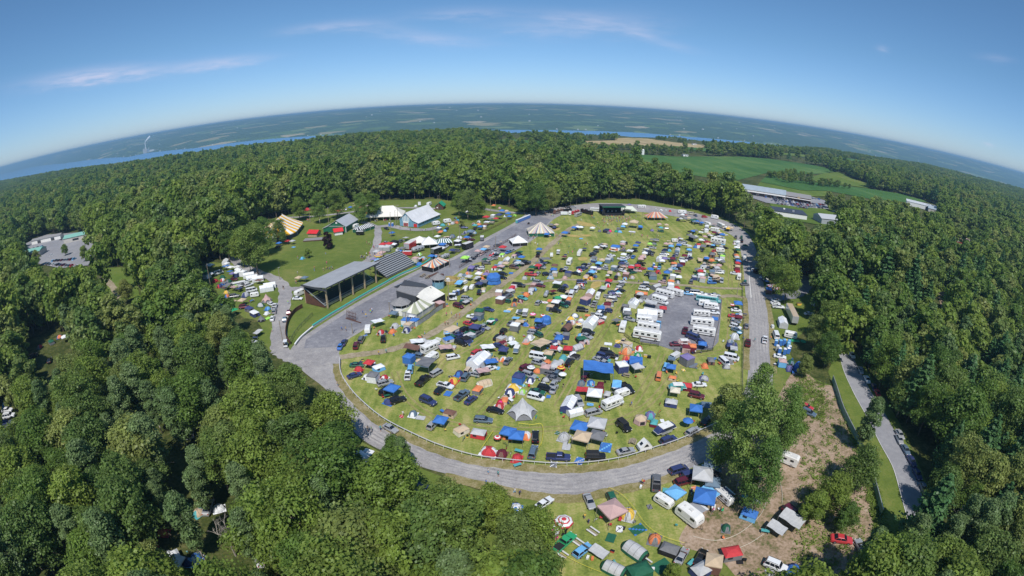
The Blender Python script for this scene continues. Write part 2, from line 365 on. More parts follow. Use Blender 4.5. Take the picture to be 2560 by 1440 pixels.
INN = [(1385, 548), (1345, 590), (1300, 620), (1250, 642), (1185, 660), (1140, 685), (1090, 722), (1030, 762), (974, 788), (940, 805), (899, 832), (870, 850), (850, 876), (845, 905), (852, 935), (868, 965), (900, 1003), (960, 1055),
       (1040, 1097), (1100, 1123), (1180, 1147), (1250, 1157), (1330, 1165), (1400, 1169), (1480, 1165), (1560, 1152), (1640, 1127), (1700, 1107), (1790, 1068), (1835, 1030), (1862, 975), (1870, 930), (1870, 850),
       (1868, 780), (1864, 740), (1860, 690), (1854, 640), (1844, 603), (1820, 583), (1780, 565), (1730, 550), (1680, 540), (1600, 530), (1500, 526), (1430, 532)]
lawn = [CLEAR[0]] + CLEAR[1:]
poly_sheet('lawn', [CLEAR, [(1330, 1440), (1340, 1560), (2200, 1560), (2080, 1440)]], .04, MG['lawn'])
poly_sheet('lawn', [[(860, 1080), (950, 1130), (1100, 1190), (1300, 1264), (1370, 1330), (1395, 1440), (1150, 1440), (1000, 1300), (880, 1200)]], .05, MG['lawn'])
poly_sheet('infield_grass', [densify(INN)], .07, MG['grass'])
poly_sheet('campground_grass', [[(1300, 1262), (1446, 1241), (1521, 1226), (1626, 1204), (1700, 1183), (1790, 1150), (1830, 1250), (1760, 1300), (1700, 1400), (1640, 1470), (1640, 1560), (1330, 1560), (1370, 1330)]], .07, MG['grass'])
trk = poly_sheet('gravel_track', [[densify(OUT), densify(INN)]], .11, MG['gravel'])
poly_sheet('dirt_clearing', [densify([(1990, 925), (2050, 960), (2085, 970), (2105, 1030), (2125, 1090), (2150, 1150), (2180, 1300), (2200, 1440), (2100, 1560), (1900, 1500), (1800, 1400), (1700, 1360), (1730, 1290), (1770, 1190), (1860, 1120), (1935, 1010)])], .09, MG['dirt'])
poly_sheet('gravel_lot', [[(1600, 800), (1600, 855), (1640, 862), (1690, 878), (1778, 875), (1796, 855), (1805, 750), (1790, 735), (1700, 725), (1660, 715), (1620, 740)]], .10, MG['darktop'])
MG['dry'] = layered('dry_verge', [(.15, (.10, .12, .03)), (.45, (.22, .19, .08)), (.8, (.36, .31, .2))], [(.08, .6), (.5, .8), (2.5, .8)])
MG['rut'] = layered('wheel_worn_grass', [(.15, (.13, .15, .04)), (.5, (.25, .23, .09)), (.85, (.36, .30, .16))], [(.05, .9), (.3, .9), (2, .7)])
MG['pale'] = layered('packed_gravel', [(.15, (.23, .22, .22)), (.5, (.335, .32, .32)), (.85, (.46, .435, .41))], [(.04, 1.0), (.5, .8), (3, .8)])
ribbon('dry_verge', [(843, 905), (845, 935), (860, 966), (892, 1006), (952, 1058), (1034, 1101), (1098, 1128), (1178, 1152), (1250, 1162), (1330, 1171), (1400, 1175), (1480, 1171), (1560, 1158), (1640, 1132), (1700, 1111), (1790, 1070)], 2.6, .125, MG['dry'])
ribbon('dry_verge', [(1110, 1192), (1259, 1226), (1352, 1243), (1446, 1247), (1521, 1231), (1626, 1210), (1700, 1188)], 2.6, .127, MG['dry'])
ribbon('dry_verge', [(1934, 935), (1930, 860), (1927, 800), (1917, 740)], 2.2, .127, MG['dry'])
ribbon('dry_verge', [(1866, 925), (1866, 850), (1865, 790), (1862, 745)], 2.2, .129, MG['dry'])
for k, f in enumerate((.2, .33, .47, .6, .78)):
    cen_ = [tuple(np.array(gnd(*a)) * (1 - f) + np.array(gnd(*b)) * f) for a, b in (((845, 1015), (870, 968)), ((895, 1092), (960, 1057)), ((1060, 1170), (1100, 1125)), ((1259, 1221), (1250, 1160)), ((1352, 1239), (1330, 1168)), ((1446, 1243), (1400, 1172)), ((1521, 1228), (1480, 1168)), ((1626, 1206), (1560, 1155)), ((1700, 1183), (1640, 1130)), ((1770, 1150), (1700, 1110)), ((1840, 1110), (1790, 1071)), ((1890, 1065), (1835, 1033)), ((1925, 1000), (1862, 978)), ((1932, 940), (1870, 932)), ((1928, 860), (1870, 850)), ((1925, 800), (1868, 780)), ((1915, 740), (1864, 740)), ((1905, 690), (1860, 690)))]
    ribbon('wheel_track', cen_, .55 + .25 * (k % 2), .112 + .002 * k, MG['pale'], pix=False)
MAINL = [[(1091, 938), (1109, 905), (1151, 881), (1199, 854), (1242, 818), (1272, 790), (1302, 769), (1329, 751), (1357, 718)], [(1199, 1035), (1242, 987), (1272, 945), (1302, 902), (1326, 869), (1363, 836), (1390, 806), (1426, 775), (1444, 751), (1468, 721)], [(1393, 1017), (1411, 987), (1435, 945), (1459, 902), (1484, 866), (1505, 836), (1526, 799), (1544, 769), (1568, 733), (1589, 712)], [(1580, 1017), (1610, 969), (1641, 920), (1656, 884)], [(985, 930), (1010, 985), (1060, 1030), (1130, 1060), (1250, 1074), (1400, 1071), (1540, 1053), (1620, 1010), (1672, 950), (1715, 890)]]
LANES = MAINL + [
 [(1715, 890), (1760, 885), (1815, 870), (1826, 800), (1822, 750)], [(1826, 720), (1822, 650), (1800, 600)],]
for k, Ln in enumerate(LANES):
    Q = [Vector((*gnd(*p), 0)) for p in densify(Ln, False, 4)]
    for sgn in (-1, 1):
        W_ = []
        for i, p in enumerate(Q):
            d = (Q[min(i + 1, len(Q) - 1)] - Q[max(i - 1, 0)]).normalized(); W_.append((p.x - d.y * .85 * sgn, p.y + d.x * .85 * sgn))
        ribbon('wheel_rut', W_, .55, .078 + .002 * k + (.001 if sgn > 0 else 0), MG['rut'], pix=False)
# paved straight in front of the grandstand is darker
poly_sheet('paved_straight', [[(1335, 535), (1290, 562), (1210, 606), (1140, 648), (1062, 676), (970, 724), (890, 768), (800, 826), (765, 850), (760, 872), (840, 868), (868, 846), (897, 828), (938, 801), (974, 784), (1030, 757), (1090, 717), (1140, 681), (1185, 655), (1250, 637), (1300, 615), (1345, 583), (1378, 550)]], .14, MG['darktop'])
for k, (pts, wd) in enumerate([([(700, 880), (697, 860), (700, 800), (712, 750), (712, 722), (690, 700), (650, 684), (600, 662), (580, 640)], 6.0),
                               ([(712, 722), (745, 722), (780, 712), (840, 690), (915, 655), (935, 630), (945, 590), (940, 568), (905, 555)], 4.5),
                               ([(700, 878), (720, 890), (745, 900), (790, 905), (850, 897)], 6.0),
                               ([(940, 568), (975, 565), (1010, 572), (1060, 575), (1100, 568)], 6.0),
                               ([(700, 545), (800, 540), (900, 528), (1000, 520), (1100, 522)], 4.0),
                               ([(1330, 535), (1260, 530), (1200, 520), (1180, 508)], 5.0)]):
    ribbon('service_road', pts, wd, .16 + .004 * k, MG['gravel'])
ribbon('dirt_path', [(845, 895), (890, 888), (950, 880), (1000, 868), (1060, 845), (1110, 815), (1160, 780), (1215, 740), (1270, 700), (1330, 655), (1380, 610), (1420, 575), (1450, 560)], 3.4, .12, MG['path'])
ribbon('dirt_path', [(1215, 745), (1300, 715), (1400, 700), (1500, 703), (1600, 708), (1700, 713), (1780, 720), (1855, 722)], 2.4, .124, MG['path'])
ribbon('dirt_path', [(1800, 742), (1830, 740), (1862, 745)], 3.4, .128, MG['path'])
ribbon('paved_lane', [(1915, 745), (1960, 742), (1990, 735), (2010, 720), (2020, 690)], 7.0, .15, MG['darktop'])
for k, P in enumerate([[(1445, 553), (1480, 560), (1488, 567), (1460, 565), (1445, 560)], [(1420, 587), (1440, 588), (1455, 594), (1420, 591)], [(1450, 587), (1478, 587), (1470, 592), (1452, 590)],
                       [(1445, 645), (1465, 643), (1468, 650), (1450, 652)], [(1480, 708), (1500, 704), (1502, 715), (1478, 723)], [(1370, 572), (1400, 570), (1395, 576), (1380, 577)]]):
    poly_sheet('straw_patch', [densify(P)], .13, MG['straw'])
ROADL = [(2098, 885), (2110, 930), (2135, 985), (2165, 1040), (2200, 1110), (2232, 1170), (2252, 1240), (2275, 1330), (2290, 1440)]
ROADR = [(2128, 885), (2150, 930), (2180, 985), (2215, 1040), (2252, 1110), (2290, 1170), (2312, 1240), (2340, 1330), (2360, 1440)]
poly_sheet('roadside_verge', [[(2070, 930), (2090, 880), (2140, 880), (2170, 930), (2250, 1060), (2330, 1240), (2390, 1440), (2240, 1440), (2215, 1330), (2180, 1210), (2130, 1090), (2095, 990)]], .06, MG['lawn'])
poly_sheet('side_road', [ROADL + ROADR[::-1]], .17, MG['asphalt'])
ribbon('road_edge_line', ROADL, .14, .19, simple('road_paint', (.7, .7, .66), .7))
ribbon('road_line', [(1872, 660), (1873, 690), (1876, 725), (1878, 745)], .25, .15, simple('white_line', (.75, .75, .72), .7))
poly_sheet('far_fields', [], 0, MG['soy']) if False else None
FIELDS = [('soy_field', 'soy', [(1497, 387), (1560, 385), (1692, 392), (1855, 392), (1920, 397), (2000, 408), (2055, 417), (2090, 428), (2060, 434), (1990, 437), (1920, 432), (1890, 440), (1840, 452), (1800, 450), (1705, 434), (1640, 410), (1540, 402)]),
          ('corn_field', 'soy', [(1920, 437), (1960, 448), (2070, 461), (2170, 472), (2245, 484), (2320, 504), (2290, 508), (2185, 500), (2070, 478), (2002, 476), (1945, 464), (1900, 455)]),
          ('meadow', 'meadow', [(1900, 456), (1945, 465), (2002, 477), (2070, 479), (2080, 492), (2000, 492), (1940, 482), (1890, 470)]),
          ('meadow', 'meadow', [(2025, 444), (2060, 434), (2100, 430), (2140, 450), (2180, 462), (2170, 471), (2090, 461), (2040, 455)]),
          ('wheat_field', 'tan', [(1536, 346), (1570, 345), (1620, 347), (1690, 357), (1760, 363), (1780, 366), (1745, 371), (1690, 366), (1640, 362), (1580, 356), (1538, 352)]),
          ('stubble_field', 'tan', [(1378, 356), (1480, 353), (1535, 352), (1640, 363), (1695, 367), (1650, 366), (1560, 364), (1460, 360), (1400, 359)]),
          ('soy_field', 'soy', [(1190, 351), (1280, 349), (1378, 355), (1400, 360), (1465, 362), (1500, 366), (1460, 368), (1340, 361), (1230, 358)]),
          ('stubble_field', 'tan', [(1433, 380), (1470, 380), (1540, 385), (1497, 388), (1470, 387)]),
          ('soy_field', 'soy', [(760, 368), (845, 360), (935, 356), (945, 362), (860, 367), (770, 372)]),
          ('meadow', 'meadow', [(2240, 449), (2260, 452), (2300, 464), (2280, 466), (2250, 456)]),
          ('meadow', 'meadow', [(1930, 380), (2060, 392), (2080, 400), (1990, 392), (1930, 385)]),
          ('soy_field', 'soy', [(2080, 392), (2120, 396), (2175, 405), (2150, 406), (2100, 400)]),
          ('wheat_field', 'tan', [(1795, 370), (1850, 378), (1850, 381), (1810, 376)]),
          ('green_field', 'soy', [(1690, 367), (1760, 372), (1800, 378), (1760, 380), (1700, 374), (1640, 369)])]
for k, (nm, mt, P) in enumerate(FIELDS): poly_sheet(nm, [P], .35 + .08 * k, MG[mt])
PLAZA = [(1832, 462), (1930, 460), (2015, 488), (2062, 500), (2070, 525), (2115, 550), (2120, 572), (2045, 560), (1950, 540), (1925, 518), (1880, 497), (1835, 480)]
poly_sheet('plaza_lawn', [[(1920, 500), (2060, 505), (2120, 550), (2120, 575), (2040, 562), (1940, 545)]], .5, MG['meadow'])
poly_sheet('car_park', [[(1826, 476), (1905, 484), (2010, 488), (2062, 502), (2072, 524), (1990, 518), (1915, 508), (1880, 496)]], .55, MG['asphalt'])
LEFTLOT = [(40, 622), (110, 588), (230, 580), (236, 640), (222, 665), (150, 672), (95, 660)]
poly_sheet('car_park', [LEFTLOT], .5, MG['asphalt'])
CLEAR2 = [(250, 672), (300, 668), (345, 690), (348, 745), (300, 750), (262, 720)]
poly_sheet('lawn', [CLEAR2], .05, MG['meadow'])
ribbon('dirt_path', [(255, 690), (280, 715), (300, 745)], 4, .12, MG['path'])
poly_sheet('gravel_lane', [[(478, 684), (520, 718), (516, 724), (478, 700)]], .13, MG['asphalt'])
STREAM = [(2335, 690), (2360, 720), (2370, 770), (2360, 800), (2345, 740)]
poly_sheet('stream_bed', [STREAM], .3, MG['dirt'])
OPEN = [CLEAR, PLAZA, LEFTLOT, CLEAR2, STREAM, [(478, 684), (520, 718), (516, 724), (478, 700)], [(2098, 890), (2132, 892), (2228, 1035), (2285, 1110), (2340, 1235), (2250, 1242), (2205, 1290), (2175, 1190), (2110, 1065), (2078, 960)],
        [(2262, 505), (2300, 500), (2348, 515), (2345, 532), (2290, 535)], [(2372, 600), (2440, 600), (2445, 618), (2375, 615)],
        [(60, 850), (150, 830), (200, 850), (180, 880), (100, 930), (70, 905)], [(0, 1000), (35, 1010), (38, 1065), (0, 1080)], [(455, 1060), (500, 1055), (505, 1100), (470, 1110)], [(440, 1398), (475, 1396), (478, 1415), (440, 1418)], [(1020, 1235), (1070, 1235), (1070, 1275), (1020, 1275)], [(860, 1140), (935, 1140), (945, 1185), (880, 1180)], [(665, 1312), (685, 1314), (685, 1328), (665, 1326)]] + [f[2] for f in FIELDS]
# ------------------------------------------------------------------ trees
def foliage(name, cols, trans=.35):
    m, t, b = newmat(name); t.nodes.remove(b); o = t.nodes['Material Output']
    oi = t.nodes.new('ShaderNodeObjectInfo'); r = t.nodes.new('ShaderNodeValToRGB'); e = r.color_ramp.elements
    e[0].position = 0; e[0].color = (*cols[0], 1); e[1].position = 1; e[1].color = (*cols[-1], 1)
    for i, c in enumerate(cols[1:-1]): k = e.new((i + 1) / (len(cols) - 1)); k.color = (*c, 1)
    t.links.new(oi.outputs['Random'], r.inputs[0])
    tc = t.nodes.new('ShaderNodeTexCoord'); n = t.nodes.new('ShaderNodeTexNoise'); n.inputs['Scale'].default_value = .45; n.inputs['Detail'].default_value = 3; t.links.new(tc.outputs['Object'], n.inputs['Vector'])
    mr = t.nodes.new('ShaderNodeMapRange'); mr.inputs[1].default_value = .3; mr.inputs[2].default_value = .7; mr.inputs[3].default_value = .62; mr.inputs[4].default_value = 1.45; t.links.new(n.outputs[0], mr.inputs[0])
    v = t.nodes.new('ShaderNodeVectorMath'); v.operation = 'SCALE'; t.links.new(r.outputs[0], v.inputs[0]); t.links.new(mr.outputs[0], v.inputs['Scale'])
    d = t.nodes.new('ShaderNodeBsdfDiffuse'); tr = t.nodes.new('ShaderNodeBsdfTranslucent'); mx = t.nodes.new('ShaderNodeMixShader'); mx.inputs[0].default_value = trans
    gl = t.nodes.new('ShaderNodeBsdfGlossy'); gl.inputs['Roughness'].default_value = .45; gl.inputs['Color'].default_value = (.8, .85, .8, 1); m2 = t.nodes.new('ShaderNodeMixShader'); m2.inputs[0].default_value = .015
    t.links.new(v.outputs[0], d.inputs[0]); t.links.new(v.outputs[0], tr.inputs[0])
    t.links.new(d.outputs[0], mx.inputs[1]); t.links.new(tr.outputs[0], mx.inputs[2]); t.links.new(mx.outputs[0], m2.inputs[1]); t.links.new(gl.outputs[0], m2.inputs[2]); t.links.new(m2.outputs[0], o.inputs[0])
    return m
LEAF = foliage('broad_leaves', [(.120, .210, .045), (.180, .275, .052), (.245, .325, .062), (.14, .225, .060), (.31, .35, .10)], .5)
LEAFC = foliage('cottonwood_leaves', [(.15, .26, .06), (.21, .32, .075), (.27, .36, .10)], .5)
LEAFP = foliage('poplar_leaves', [(.15, .235, .085), (.20, .28, .11)], .42)
NEEDLE = foliage('needles', [(.065, .155, .055), (.095, .185, .062)], .3)
PURPLE = foliage('purple_leaves', [(.028, .012, .014), (.03, .012, .016)], .2)
BARK = simple('bark', (.16, .13, .10), .9, noise=.4, scale=3)
PALEBARK = simple('pale_bark', (.34, .31, .27), .9, noise=.3, scale=3)

def leaf_cloud(P, Nn, size, g, name, mats, squash=1.0):
    """P points, Nn outward normals: each a small four-cornered leaf spray, edges ragged"""
    n = len(P); d = Nn + g.normal(0, .6, (n, 3)); d[:, 2] += .38; d /= np.linalg.norm(d, axis=1)[:, None]
    a = np.cross(d, g.normal(0, 1, (n, 3))); a /= np.linalg.norm(a, axis=1)[:, None]; b = np.cross(d, a)
    s = size * g.uniform(.55, 1.35, (n, 1))
    q = [P + a * s * g.uniform(.7, 1.1, (n, 1)), P + b * s * g.uniform(.45, .85, (n, 1)) + d * s * .18, P - a * s * g.uniform(.7, 1.1, (n, 1)), P - b * s * g.uniform(.45, .85, (n, 1)) + d * s * .15]
    V = np.stack(q, 1).reshape(-1, 3); F = np.arange(4 * n).reshape(n, 4)
    return V, F
def mesh_np(name, V, F, mats, mi=None):
    me = bpy.data.meshes.new(name); me.vertices.add(len(V)); me.vertices.foreach_set('co', np.asarray(V, np.float32).ravel())
    k = F.shape[1]; me.loops.add(F.size); me.loops.foreach_set('vertex_index', F.ravel().astype(np.int32))
    me.polygons.add(len(F)); me.polygons.foreach_set('loop_start', np.arange(0, F.size, k, dtype=np.int32)); me.polygons.foreach_set('loop_total', np.full(len(F), k, np.int32))
    for m in mats: me.materials.append(m)
    if mi is not None: me.polygons.foreach_set('material_index', mi.astype(np.int32))
    me.update(); me.validate(); return me
def limbs(H, R_, g, lob, bark=0, r0=.28, n=9):
    mb = MB(); pts = [Vector((0, 0, 0))]
    for k in range(1, 6): pts.append(Vector((g.normal(0, .18) * k * .5, g.normal(0, .18) * k * .5, H * .17 * k)))
    for i in range(5): mb.tube(pts[i], pts[i + 1], r0 * (1 - i * .17), r0 * (1 - (i + 1) * .17), bark, 7)
    for L in lob[:n]:
        s = pts[2 + int(g.integers(0, 3))]; e = Vector(L); m = (s + e) / 2 + Vector((0, 0, -.6)); mb.tube(s, m, r0 * .45, r0 * .28, bark, 5); mb.tube(m, e, r0 * .28, .04, bark, 5)
        for q in range(2):
            e2 = m + Vector(g.normal(0, R_ * .28, 3)); mb.tube(m, e2, r0 * .2, .03, bark, 4)
    return mb
def broad(seed, H, R_, nleaf, leaf, nl=16, base=.28, top=1.0, up=.55, shape='round'):
    g = np.random.default_rng(seed); lob = []; rad = []
    for i in range(nl):
        t = (i + .5) / nl; z = base + (1 - base) * t * .9
        if shape == 'round': w = math.sin(math.pi * min(1, (t * .85 + .12))) ** .7
        elif shape == 'tall': w = .55 * math.sin(math.pi * min(1, t * .86 + .1)) ** .6 + .1
        else: w = .5 + .5 * math.sin(math.pi * (t * .8 + .1))
        a = i * 2.4 + g.uniform(-.5, .5); rr = R_ * w * g.uniform(.35, .85)
        lob.append((rr * math.cos(a), rr * math.sin(a), H * z * g.uniform(.94, 1.04))); rad.append(R_ * g.uniform(.26, .46) * (.8 if shape == 'tall' else 1))
    lob.append((g.normal(0, .4), g.normal(0, .4), H * .9)); rad.append(R_ * .36)
    lob = np.array(lob); rad = np.array(rad); w = rad ** 2; w /= w.sum(); ch = g.choice(len(lob), nleaf, p=w)
    d = g.normal(0, 1, (nleaf, 3)); d[:, 2] = np.where(d[:, 2] < -.3, d[:, 2] * -.6, d[:, 2]); d /= np.linalg.norm(d, axis=1)[:, None]
    # cluster the sprays into boughs so that dark gaps open between them
    bd = g.normal(0, 1, (len(lob), 9, 3)); bd[..., 2] += .35; bd /= np.linalg.norm(bd, axis=2)[..., None]
    bi = bd[ch, g.integers(0, 9, nleaf)]; d = d * .72 + bi * .7; d /= np.linalg.norm(d, axis=1)[:, None]
    rr = rad[ch][:, None] * g.uniform(.5, 1.28, (nleaf, 1)); P = lob[ch] + d * rr * np.array([1, 1, .82])
    V, F = leaf_cloud(P, d, leaf, g, '', None)
    return V, F, limbs(H, R_, g, lob[::2])
def pine(seed, H, R_, n, leaf):
    g = np.random.default_rng(seed); P = []; D = []
    lay = 13
    for k in range(lay):
        t = k / (lay - 1); z = H * (.22 + .76 * t); rl = R_ * (1 - t) ** .75 + .25
        for j in range(7):
            a = j * .9 + k * .5 + g.uniform(-.2, .2); L = rl * g.uniform(.75, 1.12); m = max(6, int(n / (lay * 7) * (1.5 - t)))
            u = g.uniform(.15, 1, m) ** .7; P.append(np.stack([np.cos(a) * L * u + g.normal(0, .18 * L, m), np.sin(a) * L * u + g.normal(0, .18 * L, m), z + .25 * L * u - .18 * L * u * u + g.normal(0, .15, m)], 1))
            D.append(np.tile([math.cos(a) * .4, math.sin(a) * .4, .8], (m, 1)))
    P = np.concatenate(P); D = np.concatenate(D); V, F = leaf_cloud(P, D, leaf, g, '', None)
    mb = MB(); mb.tube((0, 0, 0), (0, 0, H * .97), .26, .04, 0, 7)
    for k in range(14):
        a = k * 2.1; z = H * (.25 + .05 * k); L = R_ * (1 - k / 15) * .8; mb.tube((0, 0, z), (L * math.cos(a), L * math.sin(a), z + .2 * L), .06, .02, 0, 4)
    return V, F, mb
def bare(seed, H, R_):
    g = np.random.default_rng(seed); mb = MB()
    def br(p, d, L, r, lv):
        q = p + d * L; mb.tube(p, q, r, r * .6, 0, 5)
        if lv == 0: return
        for k in range(4 if lv > 1 else 3):
            nd = (d + Vector(g.normal(0, .55, 3)) + Vector((0, 0, .1))).normalized(); br(p + d * L * g.uniform(.5, 1), nd, L * g.uniform(.5, .75), r * .55, lv - 1)
    br(Vector((0, 0, 0)), Vector((0, 0, 1)), H * .42, .22, 4)
    return mb
KN = {}       # kind -> (crown mesh, trunk mesh)
def proto(kind, V, F, mb, leafmat, bark):
    KN[kind] = (mesh_np('crown', V, F, [leafmat]), mb.mesh('trunk', [bark], True))
NV = [('oak', 16, 5.6, 'round'), ('maple', 14, 4.8, 'round'), ('ash', 18, 5.0, 'wide'), ('elm', 17, 6.2, 'wide'), ('willow', 13, 5.4, 'round')]
for i, (k, H, R_, sh) in enumerate(NV): proto(k, *broad(10 + i, H, R_, 11000, .27, 24, .26, shape=sh), LEAF, BARK)
for i, (k, H, R_) in enumerate([('cottonwood', 26, 7.0), ('poplar', 23, 5.2)]): proto(k, *broad(30 + i, H, R_, 12000, .30, 30, .2, shape='tall' if k == 'poplar' else 'round'), LEAFP if k == 'poplar' else LEAFC, PALEBARK)
for i, (k, H, R_) in enumerate([('pine', 19, 4.6), ('spruce', 15, 3.6)]): proto(k, *pine(40 + i, H, R_, 4200, .40), NEEDLE, BARK)
proto('purple', *broad(50, 9, 3.2, 3000, .34, 14, .12, shape='round'), PURPLE, BARK)
proto('bushy', *broad(52, 5, 2.0, 1800, .26, 10, .15, shape='round'), LEAF, BARK)
KN['dead'] = (None, bare(60, 11, 3).mesh('trunk', [PALEBARK]))
HT = dict(oak=16, maple=14, ash=18, elm=17, willow=13, cottonwood=26, poplar=23, pine=19, spruce=15, purple=9, bushy=5, dead=11)
DESC = dict(oak='broad round leafy tree', maple='compact leafy tree', ash='tall open leafy tree', elm='wide spreading leafy tree', willow='low dense leafy tree', cottonwood='very tall leafy tree', poplar='slim tall grey-green tree', pine='dark green pine', spruce='narrow dark conifer', purple='dark purple-leaved tree', bushy='small round tree', dead='bare dead tree')
CAT = dict(pine='pine tree', spruce='conifer', bushy='small tree', dead='dead tree')
NAME = dict(pine='pine_tree', spruce='conifer_tree', bushy='small_tree', dead='bare_tree', purple='purple_leaved_tree')
TPL = {}
def tree(kind, x, y, s=1.0, rz=None, label=None, group=None, wz=1.0):
    rz = random.uniform(0, 6.28) if rz is None else rz
    if kind not in TPL:
        r = bpy.data.objects.new(NAME.get(kind, 'leafy_tree'), None); link(r); c, t = KN[kind]
        parts = [bpy.data.objects.new('trunk', t)] + ([bpy.data.objects.new('crown', c)] if c else [])
        for p in parts: link(p); p.parent = r
        TPL[kind] = (r, parts)
    else:
        r0, p0 = TPL[kind]; r = r0.copy(); link(r); parts = []
        for p in p0:
            q = p.copy(); link(q); q.parent = r; parts.append(q)
    r.location = (x, y, 0); r.rotation_euler = (0, 0, rz); r.scale = (s * wz, s * wz, s)
    r['category'] = CAT.get(kind, 'tree'); r['label'] = label or DESC[kind]
    if group: r['group'] = group
    elif 'group' in r.keys(): del r['group']
    return r
MANUAL = [  # kind, base pixel, target height, label
 ('cottonwood', 1838, 1232, 27, 'tallest leafy tree of the clump standing over the track bend'), ('cottonwood', 1868, 1285, 20, 'bright leafy tree at the near foot of the clump, over the shaded canopies'), ('cottonwood', 1797, 1185, 20, 'spreading leafy tree at the left edge of the clump over the track bend'),
 ('cottonwood', 1930, 1150, 21, 'very tall leafy tree at the right edge of the clump over the bend'), ('cottonwood', 1870, 1090, 21, 'tall leafy tree at the back of the clump where road and bend meet'),
 ('maple', 1955, 1120, 12, 'compact leafy tree right of the clump, above the grey trailer'), ('maple', 1805, 1085, 14, 'compact leafy tree beside the end of the white rail'),
 ('elm', 645, 685, 25, 'big spreading tree casting shade on the lawn beside the vendor road'), ('oak', 610, 668, 20, 'big round tree above the far end of the vendor camp'), ('cottonwood', 665, 640, 22, 'tall tree right in front of the yellow striped tent'),
 ('ash', 575, 655, 18, 'leafy tree at the left end of the white vendor canopies'), ('elm', 700, 612, 15, 'leafy tree touching the yellow striped tent'), ('oak', 560, 632, 17, 'leafy tree in the shade behind the vendor camp'),
 ('purple', 821, 622, 9.5, None), ('bushy', 770, 645, 5, 'small round tree alone on the lawn above the grandstand'), ('bushy', 1153, 568, 5, 'small round tree among the tents behind the blue barn'),
 ('cottonwood', 800, 560, 22, 'tall tree with a bare trunk left of the green barn'), ('cottonwood', 905, 560, 21, 'tall tree right behind the green barn'), ('ash', 935, 552, 19, 'tall tree left of the white pole tent'),
 ('elm', 845, 548, 20, 'spreading tree behind the green barn roof'), ('oak', 750, 552, 17, 'round tree behind the yellow striped tent'),
 ('elm', 1170, 550, 19, 'big dark tree right of the blue barn'), ('oak', 1195, 548, 16, 'round dark tree above the far tents beside the barn'), ('ash', 1148, 540, 17, 'leafy tree behind the green-roofed cabin'),
 ('elm', 1340, 540, 22, 'broad dark tree at the far mouth of the track'), ('oak', 1310, 537, 18, 'round dark tree beside the far tents by the track mouth'), ('oak', 1375, 533, 18, 'leafy tree above the parked coaches'),
 ('maple', 1905, 700, 15, 'leafy tree overhanging the back road beside the parked motorhome'), ('elm', 1960, 760, 17, 'spreading tree behind the red and white round canopy'), ('oak', 1935, 725, 16, 'round tree overhanging the dark vans on the back road'),
 ('maple', 2005, 945, 8, 'small round tree beside the blue tent at the camp corner'), ('ash', 2030, 880, 14, 'leafy tree above the row of blue toilets'), ('oak', 2060, 920, 13, 'round leafy tree at the near end of the toilet row'),
 ('elm', 2065, 860, 16, 'leafy tree behind the green tarpaulin'), ('poplar', 2145, 1130, 17, 'thin open tree between dirt clearing and side road'),
 ('maple', 2015, 1310, 9, 'small round tree at the dirt clearing beside the shaded canopies'), ('oak', 2060, 1290, 12, 'round leafy tree in the dirt clearing above the shaded canopies'), ('oak', 2130, 1230, 13, 'leafy tree beside the green wire fence'),
 ('maple', 2095, 1330, 8, 'small tree in the scrub above the red car'), ('poplar', 1015, 1190, 11, 'open leafy tree leaning over the outer edge of the track bend'), ('maple', 990, 1175, 9, 'low tree on the grass outside the track bend'),
 ('oak', 1330, 1395, 13, 'round leafy tree at the left edge of the lower campground'), ('ash', 1290, 1440, 15, 'tall leafy tree at the bottom edge left of the campground'), ('maple', 1235, 1335, 12, 'leafy tree just below the track bend'), ('willow', 1120, 1300, 10, 'low dense tree below the track bend'), ('maple', 1360, 1470, 9, 'small tree at the bottom edge beside the green car'),
 ('maple', 95, 668, 12, 'leafy tree at the left end of the left car park'), ('oak', 165, 640, 9, 'round tree inside the left car park'), ('poplar', 70, 650, 15, 'pale slim tree in front of the sea-green roof'), ('maple', 215, 655, 11, 'leafy tree at the right end of the left car park'), ('oak', 320, 760, 12, 'leafy tree on the small clearing left of the vendor camp'),
 ('maple', 1675, 1455, 5, 'small leafy shrub tree at the bottom edge of the camp'),
 ('dead', 590, 1390, 11, 'bare grey dead tree standing in the left woods'), ('dead', 942, 1400, 9, 'bare dead tree near the bottom edge of the woods'), ('dead', 1860, 440, 15, None), ('dead', 2375, 1340, 9, 'bare branches rising out of the bottom right woods')]
MPOS = []
for kd, x, y, h, lab in MANUAL:
    if kd == 'dead' and y < 600: continue
    gx, gy = gnd(x, y); MPOS.append((gx, gy))
    lab = lab or 'dark purple-leaved tree beside the red-roofed stands on the lawn'
    tree(kd, gx, gy, h / HT[kd], label=lab, wz=.8 if h > 19 and x > 1500 else 1)
